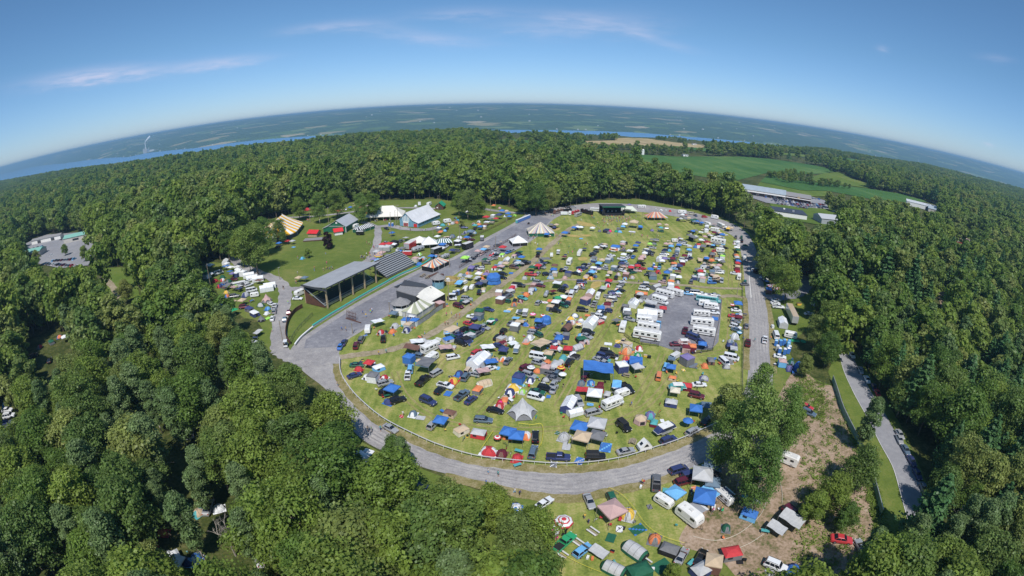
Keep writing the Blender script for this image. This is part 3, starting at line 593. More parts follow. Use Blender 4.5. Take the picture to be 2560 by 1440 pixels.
# forest candidates: jittered rings; a tree is kept when neither its foot nor its crown would cover open ground
def candidates(r0, r1, sp, amax=78):
    P = []; n = int(2 * r1 / sp)
    gx, gy = np.meshgrid(np.arange(-r1, r1, sp), np.arange(-60, r1, sp)); gx = gx.ravel() + rng.uniform(-.42, .42, gx.size) * sp; gy = gy.ravel() + rng.uniform(-.42, .42, gy.size) * sp
    r = np.hypot(gx, gy); a = np.degrees(np.arctan2(gx, gy)); k = (r >= r0) & (r < r1) & ((np.abs(a) < amax) | (r < 90)); gx, gy = gx[k], gy[k]
    return gx, gy
def keep(gx, gy, h, cr):
    ok = np.ones(len(gx), bool); z0 = height(gx, gy)
    for (zz, dx) in ((0, 0), (.35, 0), (.62, -.75), (.62, .75), (.62, 0), (.97, 0)):
        px, py = projv(gx + dx * cr * gy / np.hypot(gx, gy), gy - dx * cr * gx / np.hypot(gx, gy), z0 + zz * h)
        for P in OPEN: ok &= ~inpoly(px, py, P)
    px, py = projv(gx, gy, z0 * 1.0)
    r = np.hypot(gx, gy); a = np.degrees(np.arctan2(gx, gy)); ok &= r < (np.interp(a, PLA, PLR) + 1200)
    px, py = projv(gx, gy, z0 + h * 1.02); ok &= py > np.interp(px, [q[0] for q in SKYL], [q[1] for q in SKYL])
    for (mx, my) in MPOS: ok &= (gx - mx) ** 2 + (gy - my) ** 2 > 36
    ok &= ~((np.abs(gx) < 6) & (gy < 30))
    return ok
gx, gy = candidates(18, 520, 6.4); hh = np.where((np.hypot(gx, gy) > 235) & (gx < 190), rng.uniform(19, 30, len(gx)), rng.uniform(11.5, 21.5, len(gx))) * (1 + .16 * (np.sin(gx / 70 + 1) * np.cos(gy / 90)) * (np.hypot(gx, gy) > 120)); cr = np.where(np.hypot(gx, gy) < 200, np.minimum(hh * .3, 5.2), np.minimum(hh * .26, 5.6))
# the wood to the left is thinner: tents peep through
thin = rng.uniform(0, 1, len(gx)) < np.where((gx < -20) & (gx > -160) & (gy < 130), .34, .05)
ok = keep(gx, gy, hh, cr) & ~thin; gx, gy, hh = gx[ok], gy[ok], hh[ok]
px, py = projv(gx, gy, hh * .7); infr = (px > -60) & (px < 2620) & (py > 0) & (py < 1520)
dist = np.hypot(np.hypot(gx, gy), HC); order = np.argsort(np.where(infr, dist, 1e9)); NEAR = order[:300 - len(MPOS)]
kinds = ['oak', 'maple', 'ash', 'elm', 'willow']
def wood_region(x, y):
    if x > 0 and px_ > 2300: return 'bottom right woods' if py_ > 1180 else 'right-hand woods beyond the side road'
    if px_ > 2040: return 'belt of woods between camp and side road' if py_ < 900 else 'bottom right woods'
    if px_ > 1400: return 'woods beside the right-hand road'
    if px_ > 900: return 'woods below the track bend'
    if py_ > 1150: return 'lower left woods'
    return 'left woods above the hidden tents'
for i in NEAR:
    px_, py_ = px[i], py[i]; reg = wood_region(gx[i], gy[i])
    conif = px_ > 2120 and py_ < 1250
    q = rng.uniform()
    kd = ('pine' if q < .3 else 'spruce' if q < .34 else kinds[int(q * 50) % 5]) if conif else ('poplar' if q < .34 else kinds[int(q * 500) % 5])
    tree(kd, gx[i], gy[i], min(1.35, hh[i] / HT[kd]) * 1.0 * (1 if kd != 'spruce' else .9), wz=float(rng.uniform(.85, 1.15)), label=f"{DESC[kd]} in the {reg}", group=f"{DESC[kd]}s of the {reg}")
# the rest of the forest: one body of woods
def sub(kind, nleaf, leaf, seed, H, R_, sh):
    if kind == 'pine': V, F, mb = pine(seed, H, R_, nleaf, leaf)
    else: V, F, mb = broad(seed, H, R_, nleaf, leaf, 12, .24, shape=sh)
    mm = MB(); mm.tube((0, 0, 0), (0, 0, H * .75), .25, .1, 0, 5)
    return V, F, mm
def joined(name, V, F, mb, mats):
    tv = np.array(mb.v); tf = [f if len(f) == 4 else f for f in mb.f]; q = np.array([f for f in mb.f if len(f) == 4])
    VV = np.concatenate([V, tv]); FF = np.concatenate([F, q + len(V)]); mi = np.concatenate([np.zeros(len(F)), np.ones(len(q))])
    return mesh_np(name, VV, FF, mats, mi)
protoc = bpy.data.collections.new('woodland_kinds')
names = []
def addproto(nm, me):
    o = bpy.data.objects.new(nm, me); protoc.objects.link(o); names.append(nm)
# full trees first (index 0-6), then lighter ones (7-12), then clumps of far trees (13-16)
mids = [('k00', 'oak', 1700, .66, 16, 5.6, 'round'), ('k01', 'maple', 1500, .62, 15, 4.9, 'round'), ('k02', 'ash', 1800, .66, 18, 5.2, 'wide'), ('k03', 'elm', 1900, .68, 18, 6.3, 'wide'),
        ('k04', 'poplar', 1700, .62, 23, 5.0, 'tall'), ('k05', 'pine', 1700, .62, 19, 4.8, ''), ('k06', 'oak', 1600, .66, 17, 5.8, 'round')]
for i, (nm, kd, nl, ls, H, R_, sh) in enumerate(mids):
    V, F, mb = sub(kd, nl, ls, 70 + i, H, R_, sh); addproto(nm, joined(nm, V, F, mb, [NEEDLE if kd == 'pine' else LEAFP if kd == 'poplar' else LEAF, BARK]))
for i in range(4):
    kd = 'pine' if i == 3 else 'oak'; V, F, mb = sub(kd, 1300, .72, 90 + i, [16, 18, 15, 19][i], [5.6, 5.4, 5.2, 4.8][i], 'round'); addproto(f'k{7 + i:02d}', joined('far_tree', V, F, mb, [NEEDLE if kd == 'pine' else LEAF, BARK]))
for i in range(3):
    g = np.random.default_rng(200 + i); VV = []; FF = []; c = 0
    for j in range(12):
        V, F, mb = sub('pine' if (i == 2 and j % 2) else 'oak', 260, 1.5, 300 + i * 20 + j, g.uniform(14, 20), 5.6, 'round')
        off = np.array([(j % 4 - 1.5) * 8 + g.normal(0, 1.6), (j // 4 - 1) * 8 + g.normal(0, 1.6), 0]); VV.append(V + off); FF.append(F + c); c += len(V)
    VV = np.concatenate(VV); FF = np.concatenate(FF); addproto(f'k{11 + i:02d}', mesh_np('tree_clump', VV, FF, [LEAF]))
ng = bpy.data.node_groups.new('scatter_trees', 'GeometryNodeTree')
ng.interface.new_socket('Geometry', in_out='INPUT', socket_type='NodeSocketGeometry'); ng.interface.new_socket('Geometry', in_out='OUTPUT', socket_type='NodeSocketGeometry')
gi = ng.nodes.new('NodeGroupInput'); go = ng.nodes.new('NodeGroupOutput'); ip = ng.nodes.new('GeometryNodeInstanceOnPoints'); ci = ng.nodes.new('GeometryNodeCollectionInfo')
ci.inputs['Collection'].default_value = protoc; ci.inputs['Separate Children'].default_value = True; ci.inputs['Reset Children'].default_value = True
def attr(nm, ty):
    n = ng.nodes.new('GeometryNodeInputNamedAttribute'); n.data_type = ty; n.inputs['Name'].default_value = nm; return n.outputs[0]
ip.inputs['Pick Instance'].default_value = True
ng.links.new(gi.outputs[0], ip.inputs['Points']); ng.links.new(ci.outputs[0], ip.inputs['Instance']); ng.links.new(attr('kind_index', 'INT'), ip.inputs['Instance Index'])
ng.links.new(attr('turn', 'FLOAT_VECTOR'), ip.inputs['Rotation']); ng.links.new(attr('size', 'FLOAT_VECTOR'), ip.inputs['Scale']); ng.links.new(ip.outputs[0], go.inputs[0])
def woods(name, x, y, z, idx, sc3, label):
    me = bpy.data.meshes.new(name); n = len(x); me.vertices.add(n); me.vertices.foreach_set('co', np.stack([x, y, z], 1).astype(np.float32).ravel())
    a = me.attributes.new('kind_index', 'INT', 'POINT'); a.data.foreach_set('value', idx.astype(np.int32))
    a = me.attributes.new('turn', 'FLOAT_VECTOR', 'POINT'); a.data.foreach_set('vector', np.stack([np.zeros(n), np.zeros(n), rng.uniform(0, 6.28, n)], 1).astype(np.float32).ravel())
    a = me.attributes.new('size', 'FLOAT_VECTOR', 'POINT'); a.data.foreach_set('vector', sc3.astype(np.float32).ravel())
    me.update(); o = obj(name, me, kind='stuff', label=label, category='woods'); md = o.modifiers.new('trees', 'NODES'); md.node_group = ng; return o
rest = np.ones(len(gx), bool); rest[NEAR] = False; rx, ry, rh = gx[rest], gy[rest], hh[rest]; d = np.hypot(rx, ry); n = len(rx)
base = np.array([16, 15, 18, 18, 23, 19, 17.])
pxr, pyr = projv(rx, ry, rh * .5)
pin = ((pxr > 2130) & (pyr > 620) & (rng.uniform(0, 1, n) < .3))
idx = rng.choice([0, 1, 2, 3, 4, 6], n, p=[.2, .17, .18, .15, .18, .12]); idx = np.where(pin, 5, idx); s = rh / base[idx]
idx2 = np.where(d > 330, np.where(idx == 5, 10, 7 + idx % 3), idx)
woods('woodland', rx, ry, height(rx, ry), idx2, np.stack([s ** .7 * .98, s ** .7 * .98, s], 1), 'dense green woodland around the fairground')
gx, gy = candidates(520, 1150, 9.5, 72); h2 = rng.uniform(13, 24, len(gx)); ok = keep(gx, gy, h2, h2 * .3)
gx, gy, h2 = gx[ok], gy[ok], h2[ok]; n2 = len(gx); ii = 7 + rng.choice([0, 1, 2, 3], n2, p=[.33, .33, .26, .08]); s = h2 / 16 * 1.12
woods('far_woodland', gx, gy, height(gx, gy), ii, np.stack([s ** .6 * 1.1, s ** .6 * 1.1, s * .95], 1), 'far woodland reaching towards the lake')
gx, gy = candidates(1150, 4300, 30, 72); h3 = rng.uniform(9, 16, len(gx)); ok = keep(gx, gy, h3, h3 * 1.5); gx, gy, h3 = gx[ok], gy[ok], h3[ok]; n3 = len(gx)
s = h3 / 16; woods('distant_woodland', gx, gy, height(gx, gy), 11 + rng.choice([0, 1, 2], n3), np.stack([s * 1.1, s * 1.1, s * .95], 1), 'distant woods above the lake shore')
print('TREES', n, n2, n3)
# hedgerow trees between the far fields
hx = []
for P in ([(1480, 371), (1560, 374), (1640, 378), (1700, 382), (1780, 384), (1850, 384), (1900, 388)], [(1600, 386), (1660, 388), (1720, 391)], [(1930, 448), (1990, 442), (2030, 446)], [(1960, 455), (2050, 466), (2120, 472)], [(1500, 380), (1430, 373), (1390, 367)], [(1240, 366), (1300, 370), (1350, 372)]):
    Q = [np.array(gnd(*p)) for p in P]
    for a, b in zip(Q, Q[1:]):
        L = np.hypot(*(b - a)); m = max(2, int(L / 7))
        for t in np.linspace(0, 1, m):
            for w_ in (0, 9):
                if rng.uniform() < .82: hx.append(a + (b - a) * t + rng.normal(0, 3, 2) + np.array([0, w_]))
hx = np.array(hx); nh = len(hx); s = rng.uniform(.5, .8, nh)
woods('hedgerow', hx[:, 0], hx[:, 1], np.zeros(nh), 7 + rng.integers(0, 3, nh), np.stack([s, s, s * .85], 1), 'rows of trees between the far fields')
# undergrowth: scrub along the edges of the dirt clearing
# ------------------------------------------------------------------ paints and fabrics, shared by the things
COL = dict(w=('white', (.72, .74, .77)), g=('light grey', (.46, .47, .49)), G=('grey', (.17, .175, .19)), k=('black', (.018, .018, .021)), b=('blue', (.05, .17, .50)), n=('navy blue', (.045, .06, .17)),
           t=('turquoise', (.09, .36, .38)), B=('light blue', (.16, .42, .72)), r=('red', (.50, .045, .055)), m=('maroon', (.14, .018, .035)), o=('orange', (.68, .22, .09)), y=('yellow', (.72, .48, .08)),
           e=('green', (.03, .33, .14)), E=('dark green', (.018, .11, .065)), l=('lime green', (.35, .70, .12)), a=('tan', (.52, .41, .29)), p=('dusty pink', (.50, .34, .33)), u=('purple', (.20, .17, .36)),
           s=('silver', (.40, .41, .43)), N=('brown', (.17, .09, .07)), P=('hot pink', (.75, .04, .28)), c=('cream', (.66, .62, .50)), T=('slate', (.13, .19, .26)))
CM = {}
def cloth(c):
    k = 'cloth' + c
    if k not in CM:
        m = simple(COL[c][0].replace(' ', '_') + '_cloth', COL[c][1], .75, noise=.12, scale=1.2, spec=.25, bump=.25)
        CM[k] = m
    return CM[k]
def paint(c):
    k = 'paint' + c
    if k not in CM:
        m = simple(COL[c][0].replace(' ', '_') + '_paint', COL[c][1], .32, metal=.25 if c in 'sgGnkTm' else 0.0, spec=.5, noise=.05, scale=1.0)
        m.node_tree.nodes['Principled BSDF'].inputs['Coat Weight'].default_value = .5
        CM[k] = m
    return CM[k]
PAINT, PAINT2 = simple('main_colour', (.5, .5, .5)), simple('second_colour', (.5, .5, .5))
GLASS = simple('dark_glass', (.012, .016, .025), .08, spec=.8)
RUBBER = simple('rubber', (.015, .015, .016), .8); STEEL = simple('steel', (.45, .45, .47), .4, metal=.7); BLACKT = simple('black_trim', (.02, .02, .022), .6)
LAMP = simple('lamp_glass', (.7, .7, .72), .15); TAIL = simple('tail_lamp', (.4, .02, .02), .3); WHITE = simple('white_body', (.74, .74, .73), .45, noise=.08, scale=.8); ROOFW = simple('pale_roof', (.60, .60, .60), .7, noise=.15, scale=.7)
WOOD = simple('weathered_wood', (.30, .25, .19), .85, noise=.3, scale=1.5); SKIN = simple('skin', (.50, .29, .20), .6); HAIR = simple('hair', (.05, .03, .02), .8); INSIDE = simple('dark_inside', (.02, .02, .025), .9)
MS = [PAINT, PAINT2, GLASS, RUBBER, STEEL, BLACKT, LAMP, TAIL, WHITE, ROOFW, WOOD, INSIDE]      # slots of every prototype mesh
P1, P2, GL, RB, ST, BK, LP, TL, WH, RW, WD, IN = range(12)

class Kit:
    """a prototype: parts (and sub-parts) each as a MB"""
    def __init__(s): s.p = []
    def part(s, name, sub_of=None): m = MB(); s.p.append([name, m, sub_of, None]); return m
def quadpanel(mb, q, mat, inset=.1, off=.015):
    c = sum((Vector(p) for p in q), Vector()) / 4; n = (Vector(q[1]) - Vector(q[0])).cross(Vector(q[2]) - Vector(q[0])).normalized()
    if n.dot(c - Vector((0, 0, .8))) < 0: n = -n
    mb.face([Vector(p) + (c - Vector(p)) * inset + n * off for p in q], mat)
def wheel(k, x, y, r=.33, w=.22, name='wheel'):
    m = k.part(name)
    for rr, ww, mt in ((r, w, RB), (r * .6, w + .02, ST)):
        m.loft([[(x + rr * math.cos(t), y + s * ww / 2, r + rr * math.sin(t)) for t in np.linspace(0, 2 * math.pi, 10, endpoint=False)] for s in (-1, 1)], mt)
def hull(mb, st, mat=P1, z0=.26):
    """lofted lower body: stations (x, half width, top)"""
    rings = []
    for x, w_, zt in st: rings.append([(x, -w_ * .94, z0), (x, -w_, z0 + .2), (x, -w_, zt - .13), (x, -w_ * .9, zt), (x, w_ * .9, zt), (x, w_, zt - .13), (x, w_, z0 + .2), (x, w_ * .94, z0)])
    mb.loft(rings, mat)
def cabin(k, body, xb0, xb1, xt0, xt1, wb, wt, zb, zt, mid=0, roofmat=P1):
    """greenhouse from the belt line up with windscreen, rear and side windows; x decreasing to the rear"""
    B = [(xb0, -wb, zb), (xb0, wb, zb), (xb1, wb, zb), (xb1, -wb, zb)]; T = [(xt0, -wt, zt), (xt0, wt, zt), (xt1, wt, zt), (xt1, -wt, zt)]
    T2 = [(xt0 - .1, -wt * .9, zt + .06), (xt0 - .1, wt * .9, zt + .06), (xt1 + .1, wt * .9, zt + .06), (xt1 + .1, -wt * .9, zt + .06)]
    body.loft([B, T, T2], roofmat)
    quadpanel(k.part('windshield'), [B[0], B[1], T[1], T[0]], GL, .07); quadpanel(k.part('rear_window'), [B[2], B[3], T[3], T[2]], GL, .1)
    for s in (0, 1):
        m = k.part('side_windows'); a, b, c, d = (B[1], B[2], T[2], T[1]) if s else (B[3], B[0], T[0], T[3])
        n = 2 if mid == 0 else 3; A0, A1, A2, A3 = map(Vector, (a, b, c, d))
        for i in range(n):
            f0, f1 = i / n, (i + 1) / n; quadpanel(m, [A0.lerp(A1, f0), A0.lerp(A1, f1), A3.lerp(A2, f1), A3.lerp(A2, f0)], GL, .1)
def lamps(k, xf, xr, w_, z):
    for s in (-1, 1): k.part('headlight').box((xf, s * w_ * .72, z - .1), (.08, .32, .16), LP)
    for s in (-1, 1): k.part('tail_light').box((xr, s * w_ * .78, z), (.07, .24, .2), TL)
def car(kind):
    k = Kit(); b = k.part('body')
    if kind == 'sedan':
        hull(b, [(2.35, .72, .62), (2.2, .86, .72), (1.2, .9, .9), (.9, .9, .95), (-1.5, .9, .98), (-2.2, .86, .96), (-2.38, .76, .8)]); cabin(k, b, 1.0, -1.75, .25, -1.05, .82, .62, .93, 1.38); wx = (1.42, -1.42); xf, xr, z = 2.33, -2.36, .68
    elif kind == 'hatchback':
        hull(b, [(2.15, .72, .62), (2.0, .85, .74), (1.15, .88, .92), (-1.8, .88, .98), (-2.1, .82, .92)]); cabin(k, b, 1.15, -2.05, .3, -1.6, .82, .64, .94, 1.48); wx = (1.35, -1.3); xf, xr, z = 2.13, -2.09, .72
    elif kind == 'wagon':
        hull(b, [(2.4, .74, .62), (2.25, .87, .74), (1.25, .9, .92), (-2.1, .9, .98), (-2.4, .84, .9)]); cabin(k, b, 1.15, -2.35, .4, -2.0, .84, .66, .94, 1.48, 1); wx = (1.45, -1.45); xf, xr, z = 2.38, -2.39, .7
        for s in (-1, 1): k.part('roof_rail').box((-.8, s * .6, 1.56), (2.2, .05, .06), BK)
    elif kind == 'suv':
        hull(b, [(2.4, .8, .8), (2.25, .92, .96), (1.2, .95, 1.06), (-2.2, .95, 1.1), (-2.4, .9, 1.0)], z0=.34); cabin(k, b, 1.15, -2.35, .55, -2.1, .88, .72, 1.06, 1.72, 1); wx = (1.5, -1.45); xf, xr, z = 2.38, -2.4, .88
        for s in (-1, 1): k.part('roof_rail').box((-.8, s * .66, 1.80), (2.3, .05, .07), BK)
    elif kind == 'minivan':
        hull(b, [(2.5, .8, .72), (2.3, .95, .88), (1.6, .98, 1.05), (-2.3, .98, 1.08), (-2.52, .92, 1.0)]); cabin(k, b, 1.75, -2.48, .75, -2.2, .92, .76, 1.04, 1.74, 1); wx = (1.6, -1.5); xf, xr, z = 2.46, -2.5, .86
    elif kind == 'van':
        hull(b, [(2.6, .88, .95), (2.45, .98, 1.15), (2.0, 1.0, 1.25), (-2.7, 1.0, 1.25), (-2.75, .96, 1.2)], z0=.36); cabin(k, b, 2.15, -2.72, 1.5, -2.62, .97, .84, 1.24, 2.05, 1); wx = (1.7, -1.65); xf, xr, z = 2.58, -2.76, .95
    elif kind == 'jeep':
        hull(b, [(2.0, .7, .98), (1.0, .74, 1.08), (.9, .86, 1.1), (-1.95, .86, 1.12)], z0=.42); cabin(k, b, .85, -1.9, .6, -1.85, .8, .72, 1.1, 1.78, roofmat=BK); wx = (1.25, -1.25); xf, xr, z = 2.0, -1.97, .85
        for s in (-1, 1): k.part('fender').box((1.3, s * .78, .82), (1.0, .26, .1), BK)
    elif kind == 'pickup':
        hull(b, [(2.75, .84, .82), (2.6, .95, 1.0), (1.5, .98, 1.08), (-.55, .98, 1.1)], z0=.4); cabin(k, b, 1.35, -.52, .8, -.4, .9, .74, 1.07, 1.72); wx = (1.85, -1.65)
        bd = k.part('cargo_bed'); bd.box((-1.65, 0, .4), (2.2, 1.86, .34), P1)
        for s in (-1, 1): bd.box((-1.65, s * .92, .74), (2.2, .12, .36), P1)
        bd.box((-2.7, 0, .74), (.1, 1.72, .34), P1); bd.box((-1.65, 0, .742), (2.0, 1.7, .03), BK); xf, xr, z = 2.73, -2.77, .9
    r = .4 if kind in ('pickup', 'suv', 'jeep', 'van') else .33; w_ = .84 if kind != 'van' else .92
    for x in wx:
        for s in (-1, 1): wheel(k, x, s * w_, r)
    lamps(k, xf, xr, .82, z)
    return k
def rr(x, w_, z0, z1, c=.18):
    return [(x, -w_, z0), (x, -w_, z1 - c), (x, -w_ + c, z1), (x, w_ - c, z1), (x, w_, z1 - c), (x, w_, z0)]
def rv(kind):
    k = Kit(); b = k.part('body')
    def win(x, z, L=.9, h=.55, sides=(-1, 1)):
        for s in sides: k.part('window').box((x, s * (W + .012), z), (L, .03, h), GL)
    W = 1.22
    if kind == 'motorhome':     # cab, over-cab bunk, box
        b.loft([rr(-3.6, W, .55, 3.0), rr(1.6, W, .55, 3.0)], WH); b.loft([rr(1.6, W, 2.0, 3.0), rr(2.7, W, 2.0, 2.95), rr(3.05, W * .9, 2.1, 2.6)], WH)
        c = k.part('cab'); hull(c, [(3.75, .85, 1.0), (3.6, .98, 1.2), (2.8, 1.0, 1.3), (1.6, 1.02, 1.35)], P1, .4); c.loft([[(2.9, -.95, 1.3), (2.9, .95, 1.3), (1.6, .98, 1.3), (1.6, -.98, 1.3)], [(2.4, -.85, 2.0), (2.4, .85, 2.0), (1.6, .9, 2.0), (1.6, -.9, 2.0)]], P1)
        quadpanel(k.part('windshield'), [(2.9, -.95, 1.3), (2.9, .95, 1.3), (2.4, .85, 2.0), (2.4, -.85, 2.0)], GL, .06)
        k.part('stripe').box((-1, 0, 1.15), (5.1, 2 * W + .04, .22), P2); win(-2.6, 1.9); win(-.8, 1.9, 1.2); win(.8, 1.9, .6)
        k.part('roof_air_unit').box((-1.0, 0, 3.0), (1.0, .7, .28), RW, top=(.8, .8)); k.part('roof_vent').box((.6, .2, 3.0), (.45, .45, .14), RW); k.part('rear_window').box((-3.61, 0, 1.7), (.03, 1.3, .6), GL)
        for x in (2.7, -2.0):
            for s in (-1, 1): wheel(k, x, s * 1.05, .4, .26)
    elif kind in ('coach_motorhome', 'coach', 'school_bus'):
        L = 4.6 if kind == 'coach_motorhome' else 6.0; H = 3.2; bm = WH if kind == 'coach_motorhome' else P1
        b.loft([rr(-L, W, .5, H - .1), rr(-L + .2, W, .45, H), rr(L - .5, W, .45, H), rr(L - .05, W * .97, .5, H - .35), rr(L, W * .94, .5, 1.5)], bm)
        k.part('roof').box((-.2, 0, H - .01), (2 * L - 1.2, 2.0, .06), RW if kind != 'coach' else P1)
        k.part('stripe').box((-.3, 0, 1.0), (2 * L - .9, 2 * W + .04, .3), P2)
        m = k.part('windshield'); m.box((L - .12, 0, 1.65), (.12, 2.1, 1.0), GL)
        if kind == 'coach_motorhome':
            for x in (-3.4, -1.4, .6, 2.8): win(x, 1.75, 1.1, .65)
        else:
            n = 11
            for i in range(n):
                for s in (-1, 1): k.part('window').box((-L + .9 + i * (2 * L - 1.9) / n, s * (W + .012), 1.85), ((2 * L - 1.9) / n * .8, .03, .72), GL)
        for x in ((-1.6, 1.4) if kind == 'coach_motorhome' else (-3.0, 2.0)): k.part('roof_air_unit').box((x, 0, H), (1.0, .75, .28), RW, top=(.8, .8))
        if kind == 'school_bus': h = k.part('hood'); hull(h, [(L + 1.5, .85, 1.25), (L + 1.3, .95, 1.5), (L - .1, 1.0, 1.6)], P1, .5)
        for x in (L - 1.6, -L + 2.4):
            for s in (-1, 1): wheel(k, x, s * 1.08, .48, .28)
    elif kind == 'travel_trailer':
        b.loft([rr(-2.9, W, .9, 2.2, .3), rr(-2.7, W, .6, 2.75, .25), rr(-2.0, W, .5, 2.85), rr(2.0, W, .5, 2.85), rr(2.6, W, .6, 2.6, .25), rr(2.95, W * .96, .9, 1.8, .3)], WH)
        k.part('stripe').box((-.1, 0, 1.05), (4.2, 2 * W + .04, .2), P2); win(-1.8, 1.85); win(1.6, 1.85, 1.1); k.part('door').box((.2, W + .015, .7), (.65, .04, 1.85), RW); k.part('front_window').box((2.82, 0, 1.5), (.2, 1.3, .5), GL)
        k.part('roof_air_unit').box((0, 0, 2.84), (.9, .7, .28), RW, top=(.8, .8)); k.part('roof_vent').box((-1.6, 0, 2.84), (.45, .45, .12), RW)
        h = k.part('hitch'); h.tube((2.9, -.6, .55), (3.9, 0, .5), .05, mat=BK); h.tube((2.9, .6, .55), (3.9, 0, .5), .05, mat=BK)
        for s in (-1, 1): wheel(k, -.3, s * 1.05, .36, .24); wheel(k, .5, s * 1.05, .36, .24)
    elif kind == 'silver_trailer':
        R_ = []
        for x, f in ((-3.3, .35), (-3.1, .7), (-2.7, .9), (-2.0, 1), (2.0, 1), (2.7, .9), (3.1, .7), (3.3, .35)):
            R_.append([(x, 1.2 * (.55 + .45 * f) * math.cos(t), 1.5 + (1.25 * f) * math.sin(t)) for t in np.linspace(-.9, math.pi + .9, 13)])
        b.loft(R_, P1)
        for x in (-1.7, 0, 1.7):
            for s in (-1, 1): k.part('window').box((x, s * 1.205, 1.5), (.8, .05, .45), GL)
        k.part('roof_air_unit').box((0, 0, 2.72), (.9, .6, .25), RW)
        for s in (-1, 1): wheel(k, -.3, s * 1.0, .36, .24)
    elif kind == 'popup_camper':
        b.box((0, 0, .5), (3.2, 2.05, .75), P1)
        for s in (-1, 1):
            m = k.part('bunk_end'); m.box((s * 2.3, 0, 1.15), (1.4, 1.95, .14), WH); m.loft([[(s * 1.6, -.98, 1.29), (s * 1.6, .98, 1.29), (s * 2.95, .92, 1.29), (s * 2.95, -.92, 1.29)], [(s * 1.6, -.98, 2.3), (s * 1.6, .98, 2.3), (s * 2.5, .7, 2.05), (s * 2.5, -.7, 2.05)]], P2)
        m = k.part('canvas_wall'); m.box((0, 0, 1.25), (3.2, 2.0, 1.1), P2); k.part('roof').box((0, 0, 2.35), (3.4, 2.15, .14), WH, top=(.97, .95)); k.part('roof_vent').box((.2, 0, 2.49), (.4, .4, .1), RW)
        for s in (-1, 1): k.part('window').box((.1, s * 1.02, 1.55), (1.7, .04, .5), GL); wheel(k, 0, s * .98, .32, .2)
    elif kind == 'a_frame_camper':
        b.box((0, 0, .5), (3.2, 2.0, .8), WH); m = k.part('roof'); m.loft([[(-1.6, -1.0, 1.3), (1.6, -1.0, 1.3), (1.6, 1.0, 1.3), (-1.6, 1.0, 1.3)], [(-.05, -1.0, 2.9), (.05, -1.0, 2.9), (.05, 1.0, 2.9), (-.05, 1.0, 2.9)]], WH)
        k.part('roof_window').face([(-1.25, -.45, 1.72), (-1.25, .45, 1.72), (-.7, .45, 2.3), (-.7, -.45, 2.3)], GL); quadpanel(k.part('side_window'), [(-.7, -1.0, 1.5), (.7, -1.0, 1.5), (.15, -1.0, 2.3), (-.15, -1.0, 2.3)], GL, 0, .02)
        for s in (-1, 1): wheel(k, 0, s * .95, .32, .2)
        k.part('hitch').tube((1.6, 0, .5), (2.7, 0, .5), .06, mat=BK)
    elif kind == 'cargo_trailer':
        b.loft([rr(-2.4, 1.05, .5, 2.3, .08), rr(2.1, 1.05, .5, 2.3, .08), rr(2.5, .8, .5, 2.2, .08)], P1); k.part('roof').box((-.1, 0, 2.3), (4.4, 1.95, .05), RW); k.part('door').box((-2.42, 0, .6), (.04, 1.8, 1.6), P2)
        for s in (-1, 1): wheel(k, -.2, s * 1.0, .34, .22)
    elif kind == 'semi_trailer':
        b.box((0, 0, 1.1), (14, 2.6, 2.75), P1); k.part('roof').box((0, 0, 3.85), (13.9, 2.5, .05), P2); k.part('chassis').box((0, 0, .85), (13.4, 1.0, .25), BK)
        for x in (-5.6, -4.4):
            for s in (-1, 1): wheel(k, x, s * 1.1, .5, .3)
    elif kind == 'golf_cart':
        b.box((0, 0, .3), (2.2, 1.15, .35), P1); b.box((.85, 0, .65), (.4, 1.0, .35), P1, top=(.6, .9)); k.part('seat').box((-.35, 0, .65), (.6, 1.0, .3), BK); k.part('roof').box((-.1, 0, 1.8), (1.7, 1.15, .06), P1)
        for x in (.6, -.85):
            for s in (-1, 1): k.part('post').tube((x, s * .5, .65), (x * .8, s * .5, 1.8), .025, mat=BK); wheel(k, x, s * .5, .24, .18)
    return k
def awning(k, L=3.2, D=2.4, z=2.4, w_=1.25):
    m = k.part('awning'); n = 8
    for i in range(n):
        y0, y1 = w_ + D * i / n, w_ + D * (i + 1) / n; z0, z1 = z - .5 * (i / n), z - .5 * ((i + 1) / n); m.face([(-L / 2, y0, z0), (L / 2, y0, z0), (L / 2, y1, z1), (-L / 2, y1, z1)], P2 if i < 6 else P1)
    m.box((0, w_ + D, z - .56), (L, .06, .08), WH)
    for s in (-1, 1): k.part('awning_pole').tube((s * L / 2, w_ + D, z - .5), (s * L / 2, w_ + .05, .9), .03, mat=ST, n=4)
def ring(n, r, z, sx=1, sy=1, ph=0): return [(r * sx * math.cos(2 * math.pi * i / n + ph), r * sy * math.sin(2 * math.pi * i / n + ph), z) for i in range(n)]
